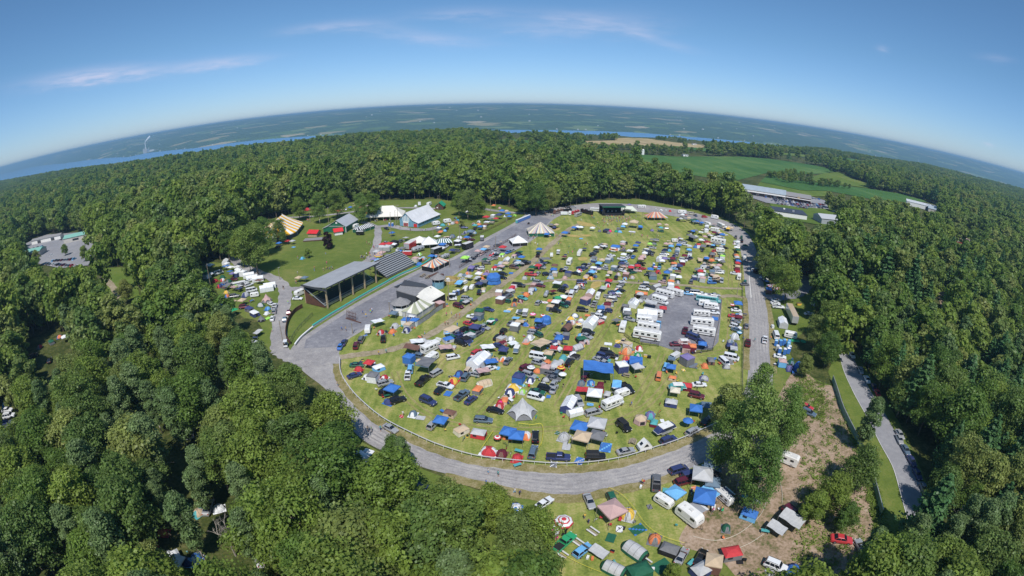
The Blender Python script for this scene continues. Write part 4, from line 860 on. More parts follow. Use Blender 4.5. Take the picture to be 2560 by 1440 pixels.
def tent(kind):
    k = Kit()
    if kind == 'dome_tent':
        s = k.part('fabric'); R_ = [ring(12, r, z, 1.25, 1, .26) for r, z in ((1.25, 0), (1.22, .35), (1.08, .75), (.82, 1.1), (.45, 1.33), (.02, 1.42))]
        for a, b in zip(R_, R_[1:]):
            for i in range(12): s.face([a[i], a[(i + 1) % 12], b[(i + 1) % 12], b[i]], P2 if (i in (0, 5, 6, 11) and a[0][2] < 1.2) else P1)
        p = k.part('pole')
        for ph in (.26, 1.31, 2.36):
            q = [(1.27 * 1.25 * math.cos(ph) * u, 1.27 * math.sin(ph) * u, 1.44 * math.sqrt(max(0, 1 - abs(u) ** 2.2))) for u in np.linspace(-1, 1, 9)]
            for a, b in zip(q, q[1:]): p.tube(a, b, .025, mat=BK, n=4)
        k.part('door').face([(1.60, -.42, .08), (1.60, .42, .08), (1.36, .3, .82), (1.36, -.3, .82)], IN)
        k.part('groundsheet').box((0, 0, .0), (3.3, 2.6, .03), P2)
    elif kind == 'cabin_tent':
        s = k.part('fabric'); s.loft([[(-2.1, -1.5, 0), (2.1, -1.5, 0), (2.1, 1.5, 0), (-2.1, 1.5, 0)], [(-1.9, -1.35, 1.55), (1.9, -1.35, 1.55), (1.9, 1.35, 1.55), (-1.9, 1.35, 1.55)]], P2, cap=False)
        r = k.part('rainfly'); r.loft([[(-2.05, -1.5, 1.45), (2.05, -1.5, 1.45), (2.05, 1.5, 1.45), (-2.05, 1.5, 1.45)], [(-1.4, -.8, 2.0), (1.4, -.8, 2.0), (1.4, .8, 2.0), (-1.4, .8, 2.0)], [(-.5, -.08, 2.2), (.5, -.08, 2.2), (.5, .08, 2.2), (-.5, .08, 2.2)]], P1)
        for y in (-1, 1): quadpanel(k.part('window'), [(-1.3, y * 1.47, .7), (-.2, y * 1.47, .7), (-.2, y * 1.4, 1.25), (-1.3, y * 1.4, 1.25)], IN, 0, .03)
        k.part('door').face([(2.1, -.5, .1), (2.1, .5, .1), (1.97, .45, 1.4), (1.97, -.45, 1.4)], IN)
    elif kind == 'tunnel_tent':
        s = k.part('fabric'); q = [0, .25, .5, .75, 1]; R_ = [[(x, 1.6 * math.cos(t) * f, 1.95 * math.sin(t) * f) for t in np.linspace(0, math.pi, 10)] for x, f in ((-2.6, .55), (-2.0, .9), (-.6, 1), (.8, 1), (2.1, .95), (2.6, .8))]
        for i, (a, b) in enumerate(zip(R_, R_[1:])):
            for j in range(9): s.face([a[j], a[j + 1], b[j + 1], b[j]], P2 if j in (0, 8, 1) or i in (0, 4) else P1)
        for rg in R_[1:5]:
            p = k.part('pole')
            for a, b in zip(rg, rg[1:]): p.tube(a, b, .03, mat=BK, n=4)
        k.part('door').loft([[(2.62, 1.2 * math.cos(t), 1.4 * math.sin(t)) for t in np.linspace(0, math.pi, 8)], [(2.63, 1.15 * math.cos(t), 1.3 * math.sin(t)) for t in np.linspace(0, math.pi, 8)]], IN)
    elif kind == 'pop_up_canopy' or kind == 'walled_canopy':
        s = k.part('canopy'); a = 1.55; n = 6; top = 3.05 if kind == 'pop_up_canopy' else 2.9
        E0 = [(-a, -a), (a, -a), (a, a), (-a, a)]
        for i in range(4):
            p, q = E0[i], E0[(i + 1) % 4]; s.face([(*p, 2.05), (*q, 2.05), (*q, 2.3), (*p, 2.3)], P1)
            m = ((p[0] + q[0]) / 2, (p[1] + q[1]) / 2); s.face([(*p, 2.3), (*m, 2.28), (0, 0, top)], P1); s.face([(*m, 2.28), (*q, 2.3), (0, 0, top)], P1)
            s.face([(*q, 2.3), (*p, 2.3), (p[0] * .5, p[1] * .5, 2.58), (q[0] * .5, q[1] * .5, 2.58)][::-1], P1)
        for (x, y) in E0: k.part('leg').tube((x * .97, y * .97, 0), (x * .97, y * .97, 2.1), .035, mat=ST, n=5)
        if kind == 'walled_canopy': k.part('side_walls').loft([[(x * .99, y * .99, 0) for x, y in E0], [(x * .98, y * .98, 2.1) for x, y in E0]], P2, cap=False)
        else:
            f = k.part('frame')
            for i in range(4): p, q = E0[i], E0[(i + 1) % 4]; f.tube((p[0] * .97, p[1] * .97, 2.02), (q[0] * .97, q[1] * .97, 2.02), .025, mat=ST, n=4)
    elif kind == 'tarp_canopy':
        s = k.part('tarpaulin'); nx, ny = 8, 6; a, b = 2.3, 1.6; hgt = lambda u, v: 2.25 - .25 * u - .35 * (1 - abs(u) ** 2) * .4 * (1 - v * v) + .08 * math.sin(5 * u + 3 * v)
        for i in range(nx):
            for j in range(ny):
                c = [(-1 + 2 * (i + p) / nx, -1 + 2 * (j + q) / ny) for p, q in ((0, 0), (1, 0), (1, 1), (0, 1))]; s.face([(a * u, b * v, hgt(u, v)) for u, v in c], P1)
        for u in (-1, 1):
            s.face([(a * u, -b, hgt(u, -1)), (a * u, b, hgt(u, 1)), (a * u, b, hgt(u, 1) - .22), (a * u, -b, hgt(u, -1) - .22)], P2)
            for v in (-1, 1): k.part('leg').tube((a * u * .98, b * v * .98, 0), (a * u * .98, b * v * .98, hgt(u, v)), .035, mat=ST, n=5)
    elif kind == 'garage_tent':
        s = k.part('roof'); L, w_, h0, h1 = 3.1, 1.7, 1.9, 2.75
        for y in (-1, 1):
            for i in range(4): x0, x1 = -L + 2 * L * i / 4, -L + 2 * L * (i + 1) / 4; s.face([(x0, y * w_ * 1.03, h0 - .15), (x1, y * w_ * 1.03, h0 - .15), (x1, y * .02, h1 - .03 * (i % 2)), (x0, y * .02, h1)], P1)
        m = k.part('side_walls')
        for y in (-1, 1): m.face([(-L, y * w_, 0), (L, y * w_, 0), (L, y * w_, h0), (-L, y * w_, h0)], P2)
        m = k.part('end_wall'); m.face([(-L, -w_, 0), (-L, w_, 0), (-L, w_, h0), (-L, 0, h1 - .03), (-L, -w_, h0)], P2)
        for x in (-L * .97, 0, L * .97):
            f = k.part('frame')
            for y in (-1, 1): f.tube((x, y * w_ * .98, 0), (x, y * w_ * .98, h0), .04, mat=ST, n=5); f.tube((x, y * w_ * .98, h0 - .05), (x, 0, h1 - .06), .035, mat=ST, n=4)
    elif kind == 'star_tent':
        s = k.part('canopy'); n = 6; m = 6
        def sp(i, u):   # edges between tips sag inwards
            a0 = 2 * math.pi * i / n; return a0
        tip = [(4.2 * math.cos(2 * math.pi * i / n), 4.2 * math.sin(2 * math.pi * i / n), .15) for i in range(n)]
        for i in range(n):
            A = Vector(tip[i]); B = Vector(tip[(i + 1) % n]); C = Vector((0, 0, 5.0)); mid = (A + B) / 2 * .42 + Vector((0, 0, 3.0)); pr = None
            for q in range(m + 1):
                t = q / m
                e = A * (1 - t) ** 2 + mid * 2 * t * (1 - t) + B * t * t; I = [e.lerp(C, u) - Vector((0, 0, .22 * math.sin(math.pi * u))) for u in (0, .35, .7, 1)]
                I = [v_ * 1 for v_ in I]
                for v_ in I[1:3]: v_.x *= .88; v_.y *= .88
                if pr:
                    for z_ in range(3): s.face([pr[z_], I[z_], I[z_ + 1], pr[z_ + 1]], P1)
                pr = I
            w2 = k.part('mesh_wall'); w2.face([tuple(A * .9), tuple(B * .9), tuple(B * .62 + Vector((0, 0, 1.0))), tuple(A * .62 + Vector((0, 0, 1.0)))], P2)
        k.part('pole').tube((0, 0, 0), (0, 0, 5.1), .05, mat=ST)
    elif kind == 'hexagonal_tent':
        s = k.part('fabric'); R_ = [ring(6, r, z) for r, z in ((1.9, 0), (1.75, 1.3), (1.5, 1.6), (.1, 2.35))]
        s.loft(R_[:2], P2, cap=False); k.part('rainfly').loft(R_[1:], P1)
        for i in range(0, 6, 2): a, b = R_[0][i], R_[0][i + 1]; c, d = R_[1][i], R_[1][i + 1]; quadpanel(k.part('window'), [a, b, d, c], IN, .28, .03)
    elif kind == 'beach_umbrella':
        s = k.part('canopy'); n = 8
        for (r0, z0), (r1, z1), mt in (((1.35, 1.95), (1.0, 2.2), P1), ((1.0, 2.2), (.6, 2.4), P2), ((.6, 2.4), (.02, 2.55), P1)):
            a, b = ring(n, r0, z0), ring(n, r1, z1)
            for i in range(n): s.face([a[i], a[(i + 1) % n], b[(i + 1) % n], b[i]], mt)
        k.part('pole').tube((0, 0, 0), (0, 0, 2.6), .03, mat=ST, n=5)
    elif kind == 'round_canopy':
        s = k.part('canopy'); n = 8
        for (r0, z0), (r1, z1), mt in (((1.9, 1.95), (1.72, 2.15), P1), ((1.72, 2.15), (1.2, 2.38), P2), ((1.2, 2.38), (.95, 2.5), P1), ((.95, 2.5), (.5, 2.68), P2), ((.5, 2.68), (.02, 2.8), P1)):
            a, b = ring(n, r0, z0), ring(n, r1, z1)
            for i in range(n): s.face([a[i], a[(i + 1) % n], b[(i + 1) % n], b[i]], mt)
        a, b = ring(n, 1.9, 1.95), ring(n, 1.85, 1.65); s.loft([b, a], P1, cap=False)
        for i in range(0, n, 2): k.part('leg').tube((*a[i][:2], 0), (*a[i][:2], 2), .035, mat=ST, n=4)
    elif kind == 'ground_tarp':
        s = k.part('sheet'); n = 6
        hs = lambda i, j: .05 + .07 * abs(math.sin(i * 2.1 + j * 1.3) * math.cos(j * 2.7))
        for i in range(n):
            for j in range(n): s.face([(-1.6 + 3.2 * p / n, -1.2 + 2.4 * q / n, hs(p, q)) for p, q in ((i, j), (i + 1, j), (i + 1, j + 1), (i, j + 1))], P1 if (i + j) % 5 else P2)
    elif kind == 'tarp_covered_heap':
        s = k.part('tarpaulin'); g = np.random.default_rng(4); prev = None
        R_ = [[(r * 1.7 * math.cos(t) * (1 + .12 * math.sin(3 * t + z)), r * 1.5 * math.sin(t), z + .12 * math.sin(5 * t)) for t in np.linspace(0, 2 * math.pi, 14, endpoint=False)] for r, z in ((1.15, .12), (1.05, .9), (1.0, 1.7), (.7, 2.2), (.1, 2.4))]
        s.loft(R_, P1); k.part('rope').loft([[(x * 1.02, y * 1.02, z) for x, y, z in R_[1]], [(x * 1.02, y * 1.02, z + .08) for x, y, z in R_[1]]], BK, cap=False)
    elif kind == 'portable_toilet':
        s = k.part('cabin'); s.box((0, 0, .1), (1.15, 1.15, 2.0), P1); s.box((0, 0, 0), (1.2, 1.2, .1), BK); k.part('roof').loft([[(-.6, -.6, 2.1), (.6, -.6, 2.1), (.6, .6, 2.1), (-.6, .6, 2.1)], [(-.5, -.4, 2.3), (.5, -.4, 2.3), (.5, .4, 2.3), (-.5, .4, 2.3)]], P2); k.part('door').box((.58, 0, .2), (.04, .8, 1.8), P1)
        k.part('vent_pipe').tube((-.4, .4, 2.1), (-.4, .4, 2.6), .05, mat=BK, n=5)
    elif kind == 'picnic_table':
        for y in (-.35, 0, .35): k.part('table_board').box((0, y, .72), (1.9, .3, .05), WD)
        for y in (-.75, .75): k.part('bench').box((0, y, .42), (1.9, .28, .05), WD)
        for x in (-.7, .7): m = k.part('leg_frame'); m.tube((x, -.7, 0), (x, .3, .74), .05, mat=WD, n=4); m.tube((x, .7, 0), (x, -.3, .74), .05, mat=WD, n=4); m.box((x, 0, .36), (.08, 1.6, .08), WD)
    elif kind == 'plank_bench':
        for y in (-.55, .55): k.part('plank').box((0, y, .38), (2.4, .32, .08), RW)
        for x in (-.9, .9):
            for y in (-.55, .55): k.part('support').box((x, y, 0), (.1, .3, .38), WD)
        k.part('deck').box((0, 0, .03), (2.3, .6, .05), WD)
    elif kind == 'camp_chair':
        k.part('seat').box((0, 0, .4), (.5, .5, .06), P1); m = k.part('backrest'); m.box((-.25, 0, .45), (.05, .5, .45), P1)
        for x in (-.22, .22):
            for y in (-.22, .22): k.part('leg').tube((x, y, 0), (x, y, .42), .02, mat=BK, n=4)
    elif kind == 'bicycle':
        for x in (-.5, .5):
            m = k.part('wheel'); q = [(x + .33 * math.cos(t), 0, .34 + .33 * math.sin(t)) for t in np.linspace(0, 6.283, 12)]
            for a, b in zip(q, q[1:]): m.tube(a, b, .025, mat=RB, n=4)
        m = k.part('frame')
        for a, b in (((-.5, 0, .34), (-.1, 0, .34)), ((-.1, 0, .34), (-.2, 0, .85)), ((-.15, 0, .75), (.35, 0, .8)), ((-.1, 0, .34), (.38, 0, .75)), ((.5, 0, .34), (.35, 0, .95)), ((-.5, 0, .34), (-.17, 0, .7))): m.tube(a, b, .025, mat=P1, n=4)
        k.part('saddle').box((-.2, 0, .88), (.25, .14, .05), BK); k.part('handlebar').tube((.33, -.25, .98), (.33, .25, .98), .02, mat=BK, n=4)
    elif kind == 'folding_table':
        k.part('tabletop').box((0, 0, .7), (1.8, .8, .06), P1)
        for x in (-.75, .75): k.part('leg_frame').box((x, 0, 0), (.05, .6, .7), ST)
    elif kind == 'cooler':
        k.part('box').box((0, 0, 0), (.75, .45, .42), P1); k.part('lid').box((0, 0, .42), (.78, .48, .08), P2)
    elif kind == 'dumpster':
        k.part('container').loft([[(-1.6, -1, .1), (1.6, -1, .1), (1.6, 1, .1), (-1.6, 1, .1)], [(-1.9, -1, 1.6), (1.9, -1, 1.6), (1.9, 1, 1.6), (-1.9, 1, 1.6)]], P1); k.part('lid').box((0, 0, 1.6), (3.8, 2.05, .06), P2)
    elif kind == 'lawn_umbrella_table': pass
    return k
# ---- turning kits into scene objects
CARS = {'c': 'sedan', 'h': 'hatchback', 'W': 'wagon', 's': 'suv', 'v': 'minivan', 'V': 'van', 'j': 'jeep', 'p': 'pickup'}
RVS = {'r': 'motorhome', 'R': 'coach_motorhome', 'b': 'coach', 'Q': 'school_bus', 't': 'travel_trailer', 'A': 'silver_trailer', 'P': 'popup_camper', 'F': 'a_frame_camper', 'x': 'cargo_trailer', 'X': 'semi_trailer', 'z': 'golf_cart'}
TENTS = {'d': 'dome_tent', 'D': 'cabin_tent', 'T': 'tunnel_tent', 'k': 'pop_up_canopy', 'w': 'walled_canopy', 'K': 'tarp_canopy', 'g': 'garage_tent', 'S': 'star_tent', 'H': 'hexagonal_tent', 'u': 'beach_umbrella', 'O': 'round_canopy', 'f': 'ground_tarp', 'C': 'tarp_covered_heap',
         'o': 'portable_toilet', 'I': 'picnic_table', 'B': 'plank_bench', 'i': 'camp_chair', 'Y': 'bicycle', 'l': 'folding_table', 'q': 'cooler', 'Z': 'dumpster'}
SAY = {'suv': 'SUV', 'pickup': 'pickup truck', 'coach_motorhome': 'long motorhome', 'popup_camper': 'pop-up camper', 'a_frame_camper': 'A-frame camper', 'pop_up_canopy': 'pop-up canopy', 'silver_trailer': 'rounded silver trailer', 'semi_trailer': 'semi trailer', 'tarp_covered_heap': 'tarp-covered heap', 'ground_tarp': 'tarp spread on the ground', 'plank_bench': 'pair of plank benches', 'garage_tent': 'gabled garage tent', 'star_tent': 'pointed star-shaped tent'}
SCAT = {'sedan': 'car', 'hatchback': 'car', 'wagon': 'car', 'suv': 'car', 'minivan': 'minivan', 'van': 'van', 'jeep': 'jeep', 'pickup': 'pickup truck', 'motorhome': 'motorhome', 'coach_motorhome': 'motorhome', 'coach': 'bus', 'school_bus': 'bus', 'travel_trailer': 'trailer', 'silver_trailer': 'trailer', 'popup_camper': 'camper', 'a_frame_camper': 'camper', 'cargo_trailer': 'trailer', 'semi_trailer': 'trailer', 'golf_cart': 'golf cart',
        'dome_tent': 'tent', 'cabin_tent': 'tent', 'tunnel_tent': 'tent', 'pop_up_canopy': 'canopy', 'walled_canopy': 'canopy', 'tarp_canopy': 'canopy', 'garage_tent': 'tent', 'star_tent': 'tent', 'hexagonal_tent': 'tent', 'beach_umbrella': 'umbrella', 'round_canopy': 'canopy', 'ground_tarp': 'tarp', 'tarp_covered_heap': 'tarp', 'portable_toilet': 'toilet', 'picnic_table': 'table', 'plank_bench': 'bench', 'camp_chair': 'chair', 'bicycle': 'bicycle', 'folding_table': 'table', 'cooler': 'cooler', 'dumpster': 'dumpster'}
ONAME = {'suv': 'sport_utility_vehicle', 'pickup': 'pickup_truck', 'coach': 'tour_bus', 'beach_umbrella': 'umbrella'}
KITS = {}
def small_mesh(kit, name):
    v = []; f = []; m = []
    for nme, mb, sub, _ in kit.p:
        o_ = len(v); v += mb.v; f += [[i + o_ for i in q] for q in mb.f]; m += mb.m
    me = bpy.data.meshes.new(name); me.from_pydata(v, [], f)
    for q in MS: me.materials.append(q)
    me.polygons.foreach_set('material_index', m); me.update(); return me
def getkit(kind, aw):
    key = (kind, aw)
    if key not in KITS:
        k = car(kind) if kind in CARS.values() else rv(kind) if kind in RVS.values() else tent(kind)
        if aw: awning(k, 3.4 if kind != 'coach_motorhome' else 5.0, 2.5, 2.45 if kind != 'popup_camper' else 2.2, 1.25)
        nm = ONAME.get(kind, kind); root = bpy.data.objects.new(nm, None); parts = [bpy.data.objects.new(n_, mb_.mesh(n_, MS)) for n_, mb_, _, _ in k.p]
        KITS[key] = (root, parts, bpy.data.objects.new(nm, small_mesh(k, nm)))
    return KITS[key]
def recolour(o, c1, c2, vehicle):
    mk = paint if vehicle else cloth
    used = set()
    for i, c in ((0, c1), (1, c2)):
        s = o.material_slots[i]; s.link = 'OBJECT'; s.material = mk(c)
def build(kind, x, y, rz, c1, c2=None, s=1.0, aw=False, far=False, ws=(1, 1, 1), z=0.0):
    root, parts, single = getkit(kind, aw); c2 = c2 or c1; veh = kind in CARS.values() or kind in RVS.values() or kind in ('portable_toilet', 'dumpster', 'cooler', 'folding_table')
    if far:
        r = single.copy(); link(r); recolour(r, c1, c2, veh)
    else:
        r = root.copy(); link(r)
        for p in parts: q = p.copy(); link(q); q.parent = r; recolour(q, c1, c2, veh)
    r.location = (x, y, z + .17); r.rotation_euler = (0, 0, rz); r.scale = (s * ws[0], s * ws[1], s * ws[2]); return r

# ---- people: one continuous skinned body, four poses
def person_mesh(pose):
    me = bpy.data.meshes.new('person'); o = bpy.data.objects.new('person_build', me); link(o)
    if pose == 'stand': J = dict(pel=(0, 0, .95), ch=(0, 0, 1.32), nk=(0, 0, 1.5), hd=(0, .02, 1.66), ht=(0, .02, 1.76), ls=(-.19, 0, 1.42), le=(-.25, 0, 1.14), lh=(-.24, .1, .86), rs=(.19, 0, 1.42), re=(.26, 0, 1.14), rh=(.25, .08, .86), lp=(-.1, 0, .9), lk=(-.11, .02, .5), lf=(-.12, -.02, .07), lt=(-.13, .16, .04), rp=(.1, 0, .9), rk=(.11, .02, .5), rf=(.12, -.02, .07), rt=(.13, .16, .04))
    elif pose == 'walk': J = dict(pel=(0, 0, .93), ch=(0, .03, 1.3), nk=(0, .05, 1.48), hd=(0, .08, 1.64), ht=(0, .08, 1.74), ls=(-.19, .03, 1.4), le=(-.24, .16, 1.14), lh=(-.2, .34, .98), rs=(.19, .03, 1.4), re=(.25, -.14, 1.14), rh=(.24, -.2, .88), lp=(-.1, 0, .9), lk=(-.1, -.08, .5), lf=(-.11, -.34, .12), lt=(-.11, -.2, .03), rp=(.1, 0, .9), rk=(.1, .22, .52), rf=(.11, .3, .07), rt=(.11, .48, .05))
    elif pose == 'sit': J = dict(pel=(0, 0, .45), ch=(0, -.08, .82), nk=(0, -.06, 1.0), hd=(0, -.02, 1.15), ht=(0, -.02, 1.25), ls=(-.19, -.07, .92), le=(-.25, .08, .7), lh=(-.16, .3, .62), rs=(.19, -.07, .92), re=(.25, .08, .7), rh=(.16, .3, .62), lp=(-.1, .03, .44), lk=(-.13, .45, .5), lf=(-.14, .5, .08), lt=(-.15, .66, .04), rp=(.1, .03, .44), rk=(.13, .45, .5), rf=(.14, .5, .08), rt=(.15, .66, .04))
    else: J = dict(pel=(0, 0, .95), ch=(0, 0, 1.32), nk=(0, 0, 1.5), hd=(0, .02, 1.66), ht=(0, .02, 1.76), ls=(-.19, 0, 1.42), le=(-.32, .05, 1.62), lh=(-.26, .1, 1.9), rs=(.19, 0, 1.42), re=(.34, .05, 1.6), rh=(.3, .12, 1.86), lp=(-.12, 0, .9), lk=(-.16, .04, .5), lf=(-.2, -.02, .07), lt=(-.22, .16, .04), rp=(.12, 0, .9), rk=(.15, .04, .5), rf=(.18, -.02, .07), rt=(.2, .16, .04))
    rad = dict(pel=.15, ch=.155, nk=.06, hd=.105, ht=.07, ls=.065, le=.045, lh=.035, rs=.065, re=.045, rh=.035, lp=.095, lk=.065, lf=.045, lt=.035, rp=.095, rk=.065, rf=.045, rt=.035)
    ks = list(J); E_ = [('pel', 'ch'), ('ch', 'nk'), ('nk', 'hd'), ('hd', 'ht'), ('ch', 'ls'), ('ls', 'le'), ('le', 'lh'), ('ch', 'rs'), ('rs', 're'), ('re', 'rh'), ('pel', 'lp'), ('lp', 'lk'), ('lk', 'lf'), ('lf', 'lt'), ('pel', 'rp'), ('rp', 'rk'), ('rk', 'rf'), ('rf', 'rt')]
    me.from_pydata([J[q] for q in ks], [(ks.index(a), ks.index(b)) for a, b in E_], [])
    md = o.modifiers.new('skin', 'SKIN'); md2 = o.modifiers.new('sub', 'SUBSURF'); md2.levels = 1; md2.render_levels = 1
    for i, q in enumerate(ks): me.skin_vertices[0].data[i].radius = (rad[q], rad[q]); me.skin_vertices[0].data[i].use_root = (i == 0)
    dg = bpy.context.evaluated_depsgraph_get(); ev = o.evaluated_get(dg); m2 = bpy.data.meshes.new_from_object(ev); m2.name = 'person'
    bpy.data.objects.remove(o)
    m2.materials.clear()
    for q in (PAINT, PAINT2, SKIN, HAIR): m2.materials.append(q)
    pz = J['pel'][2]; hz = J['hd'][2]; sh = J['ch'][2]
    for p in m2.polygons:
        c = p.center; kk = 2
        if c.z > hz + .05 or (c.z > hz - .04 and c.y < J['hd'][1] - .05): kk = 3
        elif c.z > J['nk'][2] - .01 and abs(c.x) < .2: kk = 2
        elif pose == 'sit': kk = 0 if (c.z > .56 and abs(c.x) < .2 and c.y < .2) else 1 if c.y < .35 and c.z < .6 else 2
        elif c.z > pz + .02 and abs(c.x) < (.24 if pose != 'wave' else .22): kk = 0
        elif .42 < c.z <= pz + .05 and abs(c.x) < .2: kk = 1
        p.material_index = kk; p.use_smooth = True
    return m2
PM = {q: person_mesh(q) for q in ('stand', 'walk', 'sit', 'wave')}
PT = {q: bpy.data.objects.new('person', m) for q, m in PM.items()}
NCOL = {c: COL[c][0] for c in COL}
def person(x, y, rz, c1, c2, pose, label, group=None, s=1.0, z=.17):
    o = PT[pose].copy(); link(o); o.location = (x, y, z); o.rotation_euler = (0, 0, rz); o.scale = (s, s, s)
    for i, c in ((0, c1), (1, c2)): o.material_slots[i].link = 'OBJECT'; o.material_slots[i].material = cloth(c)
    o['label'] = label; o['category'] = 'person'
    if group: o['group'] = group
    return o
# ------------------------------------------------------------------ buildings, marquees, fences
def thing(name, label, cat, loc=(0, 0), rz=0.0, group=None, z=.17):
    o = bpy.data.objects.new(name, None); link(o); o.location = (loc[0], loc[1], z); o.rotation_euler = (0, 0, rz); o['label'] = label; o['category'] = cat
    if group: o['group'] = group
    return o
def part(name, parent, mats, smooth=False):
    mb = MB(); mb.done = lambda: obj(name, mb.mesh(name, mats, smooth), parent); return mb
def TP(ox, oy): return lambda x, y, z=0.0: gnd(ox + x * .1875, oy + y * .1875, z)
TN, TO, TF, TCc, TA, TB, TE = TP(480, 600), TP(640, 480), TP(880, 500), TP(880, 700), TP(1240, 480), TP(1600, 480), TP(1600, 700)
m_roof = simple('grey_sheet_roof', (.34, .35, .37), .55, noise=.12, scale=.3); m_whroof = simple('white_metal_roof', (.66, .67, .69), .4, noise=.1, scale=.25); m_tim = simple('tan_timber', (.42, .33, .21), .8, noise=.2, scale=1)
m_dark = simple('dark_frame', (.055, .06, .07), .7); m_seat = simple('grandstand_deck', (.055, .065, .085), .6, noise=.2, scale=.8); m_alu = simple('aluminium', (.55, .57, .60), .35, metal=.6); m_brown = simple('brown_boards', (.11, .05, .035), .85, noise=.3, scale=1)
m_blue = simple('blue_siding', (.16, .33, .44), .7, noise=.15, scale=.8); m_green = simple('green_siding', (.015, .13, .07), .7, noise=.15, scale=.8); m_slate = simple('slate_shingles', (.25, .245, .25), .8, noise=.2, scale=1.5)
m_red = simple('red_sheet', (.62, .03, .035), .5, noise=.1, scale=1); m_teal = simple('teal_paint', (.04, .40, .36), .5); m_white = simple('white_paint', (.78, .78, .77), .5, noise=.06, scale=1); m_black = simple('black_cloth', (.012, .012, .014), .9)
m_cream = simple('cream_canvas', (.72, .70, .64), .7, noise=.08, scale=.4, bump=.2); m_stone = simple('pale_wall', (.5, .48, .45), .8, noise=.1, scale=.5); m_straw = MG['straw']
# grandstand
gs = thing('grandstand', 'long covered grandstand with grey roof and timber posts beside the straight', 'grandstand', (-71.8, 172.5), R(66.3))
L = 31.4; p = part('roof', gs, [m_roof]); p.loft([[(-1.2, -1.6, 9.0), (L + 1.2, -1.6, 9.0), (L + 1.2, 13, 7.6), (-1.2, 13, 7.6)], [(-1.2, -1.6, 9.25), (L + 1.2, -1.6, 9.25), (L + 1.2, 13, 7.85), (-1.2, 13, 7.85)]]); p.done()
p = part('fascia', gs, [m_dark]); p.box((L / 2, -1.65, 8.75), (L + 2.5, .1, .5)); p.box((-1.25, 5.7, 7.6), (.1, 14.5, .8)); p.done()
for i in range(5): p = part('front_post', gs, [m_tim]); p.box((i * L / 4, 0, 0), (.55, .55, 8.9)); p.done()
for i in range(5): p = part('rear_post', gs, [m_tim]); p.box((i * L / 4, 12.4, 0), (.4, .4, 7.7)); p.done()
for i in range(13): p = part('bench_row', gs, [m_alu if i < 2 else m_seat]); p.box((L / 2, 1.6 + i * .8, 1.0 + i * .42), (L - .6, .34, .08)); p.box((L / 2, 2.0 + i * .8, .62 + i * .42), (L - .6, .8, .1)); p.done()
for x in (-.1, L + .1):
    p = part('stair_side', gs, [m_alu])
    for i in range(13): p.box((x, 1.6 + i * .8, 1.06 + i * .42), (.5, .3, .05))
    p.tube((x, 1, .8), (x, 12, 6.4), .12); p.done()
p = part('back_wall', gs, [m_dark]); p.box((L / 2, 12.7, 3.0), (L, .1, 3.8)); p.done()
p = part('red_mesh_skirt', gs, [m_brown]); p.face([(-.4, 1, .1), (-.4, 12, .1), (-.4, 12, 5.6), (-.4, 1, .7)]); p.done()
p = part('front_rail', gs, [m_alu]); p.box((L / 2, .9, 1.1), (L - .4, .08, .12)); p.box((L / 2, .9, .5), (L - .4, .08, .3)); p.done()
for i in range(4): p = part('roof_truss', gs, [m_dark]); p.box(((i + .5) * L / 4, 5.7, 7.4), (.2, 13.5, .3)); p.done()
# open bleachers
bl = thing('bleachers', 'open metal bleachers with rows of bright planks right of the grandstand', 'bleachers', (-55.4, 206.6), R(64.4))
m_bright = simple('bright_planks', (.38, .40, .43), .5)
for i in range(10): p = part('plank_row', bl, [m_bright]); p.box((11.3, .8 + i * 1.02, .9 + i * .54), (22.4, .52, .07)); p.done()
p = part('gap_shade_sheet', bl, [simple('painted_gap_shade', (.15, .16, .17), .7)]); p.face([(.1, .4, .3), (22.5, .4, .3), (22.5, 10.6, 5.7), (.1, 10.6, 5.7)]); p.done()  # added sheet behind the planks, coloured dark to stand for shade in the gaps
for i in range(5): p = part('support_frame', bl, [m_brown]); x = .4 + i * 5.4; p.tube((x, .4, 0), (x, 10.6, 5.9), .08); p.tube((x, 10.6, 0), (x, 10.6, 6.6), .08); p.tube((x, 5.5, 0), (x, 5.5, 3), .08); p.tube((x, 0.4, .1), (x, 10.6, .1), .06); p.done()
p = part('back_rail', bl, [m_alu]); p.box((11.3, 10.8, 6.6), (22.4, .06, .08)); p.done()
p = part('front_rail', bl, [m_alu]); p.box((11.3, .2, 1.4), (22.4, .06, .08)); p.done()
bl2 = thing('low_bleachers', 'small dark bleachers between the teal wall and the stage roof', 'bleachers', TCc(590, 90), R(62))
for i in range(4): p = part('plank_row', bl2, [m_alu]); p.box((3.2, -i * .7, .35 + i * .35), (9, .28, .05)); p.done()
p = part('frame', bl2, [m_dark]); p.box((3.2, -1.1, 0), (9, 2.2, .3)); p.done()
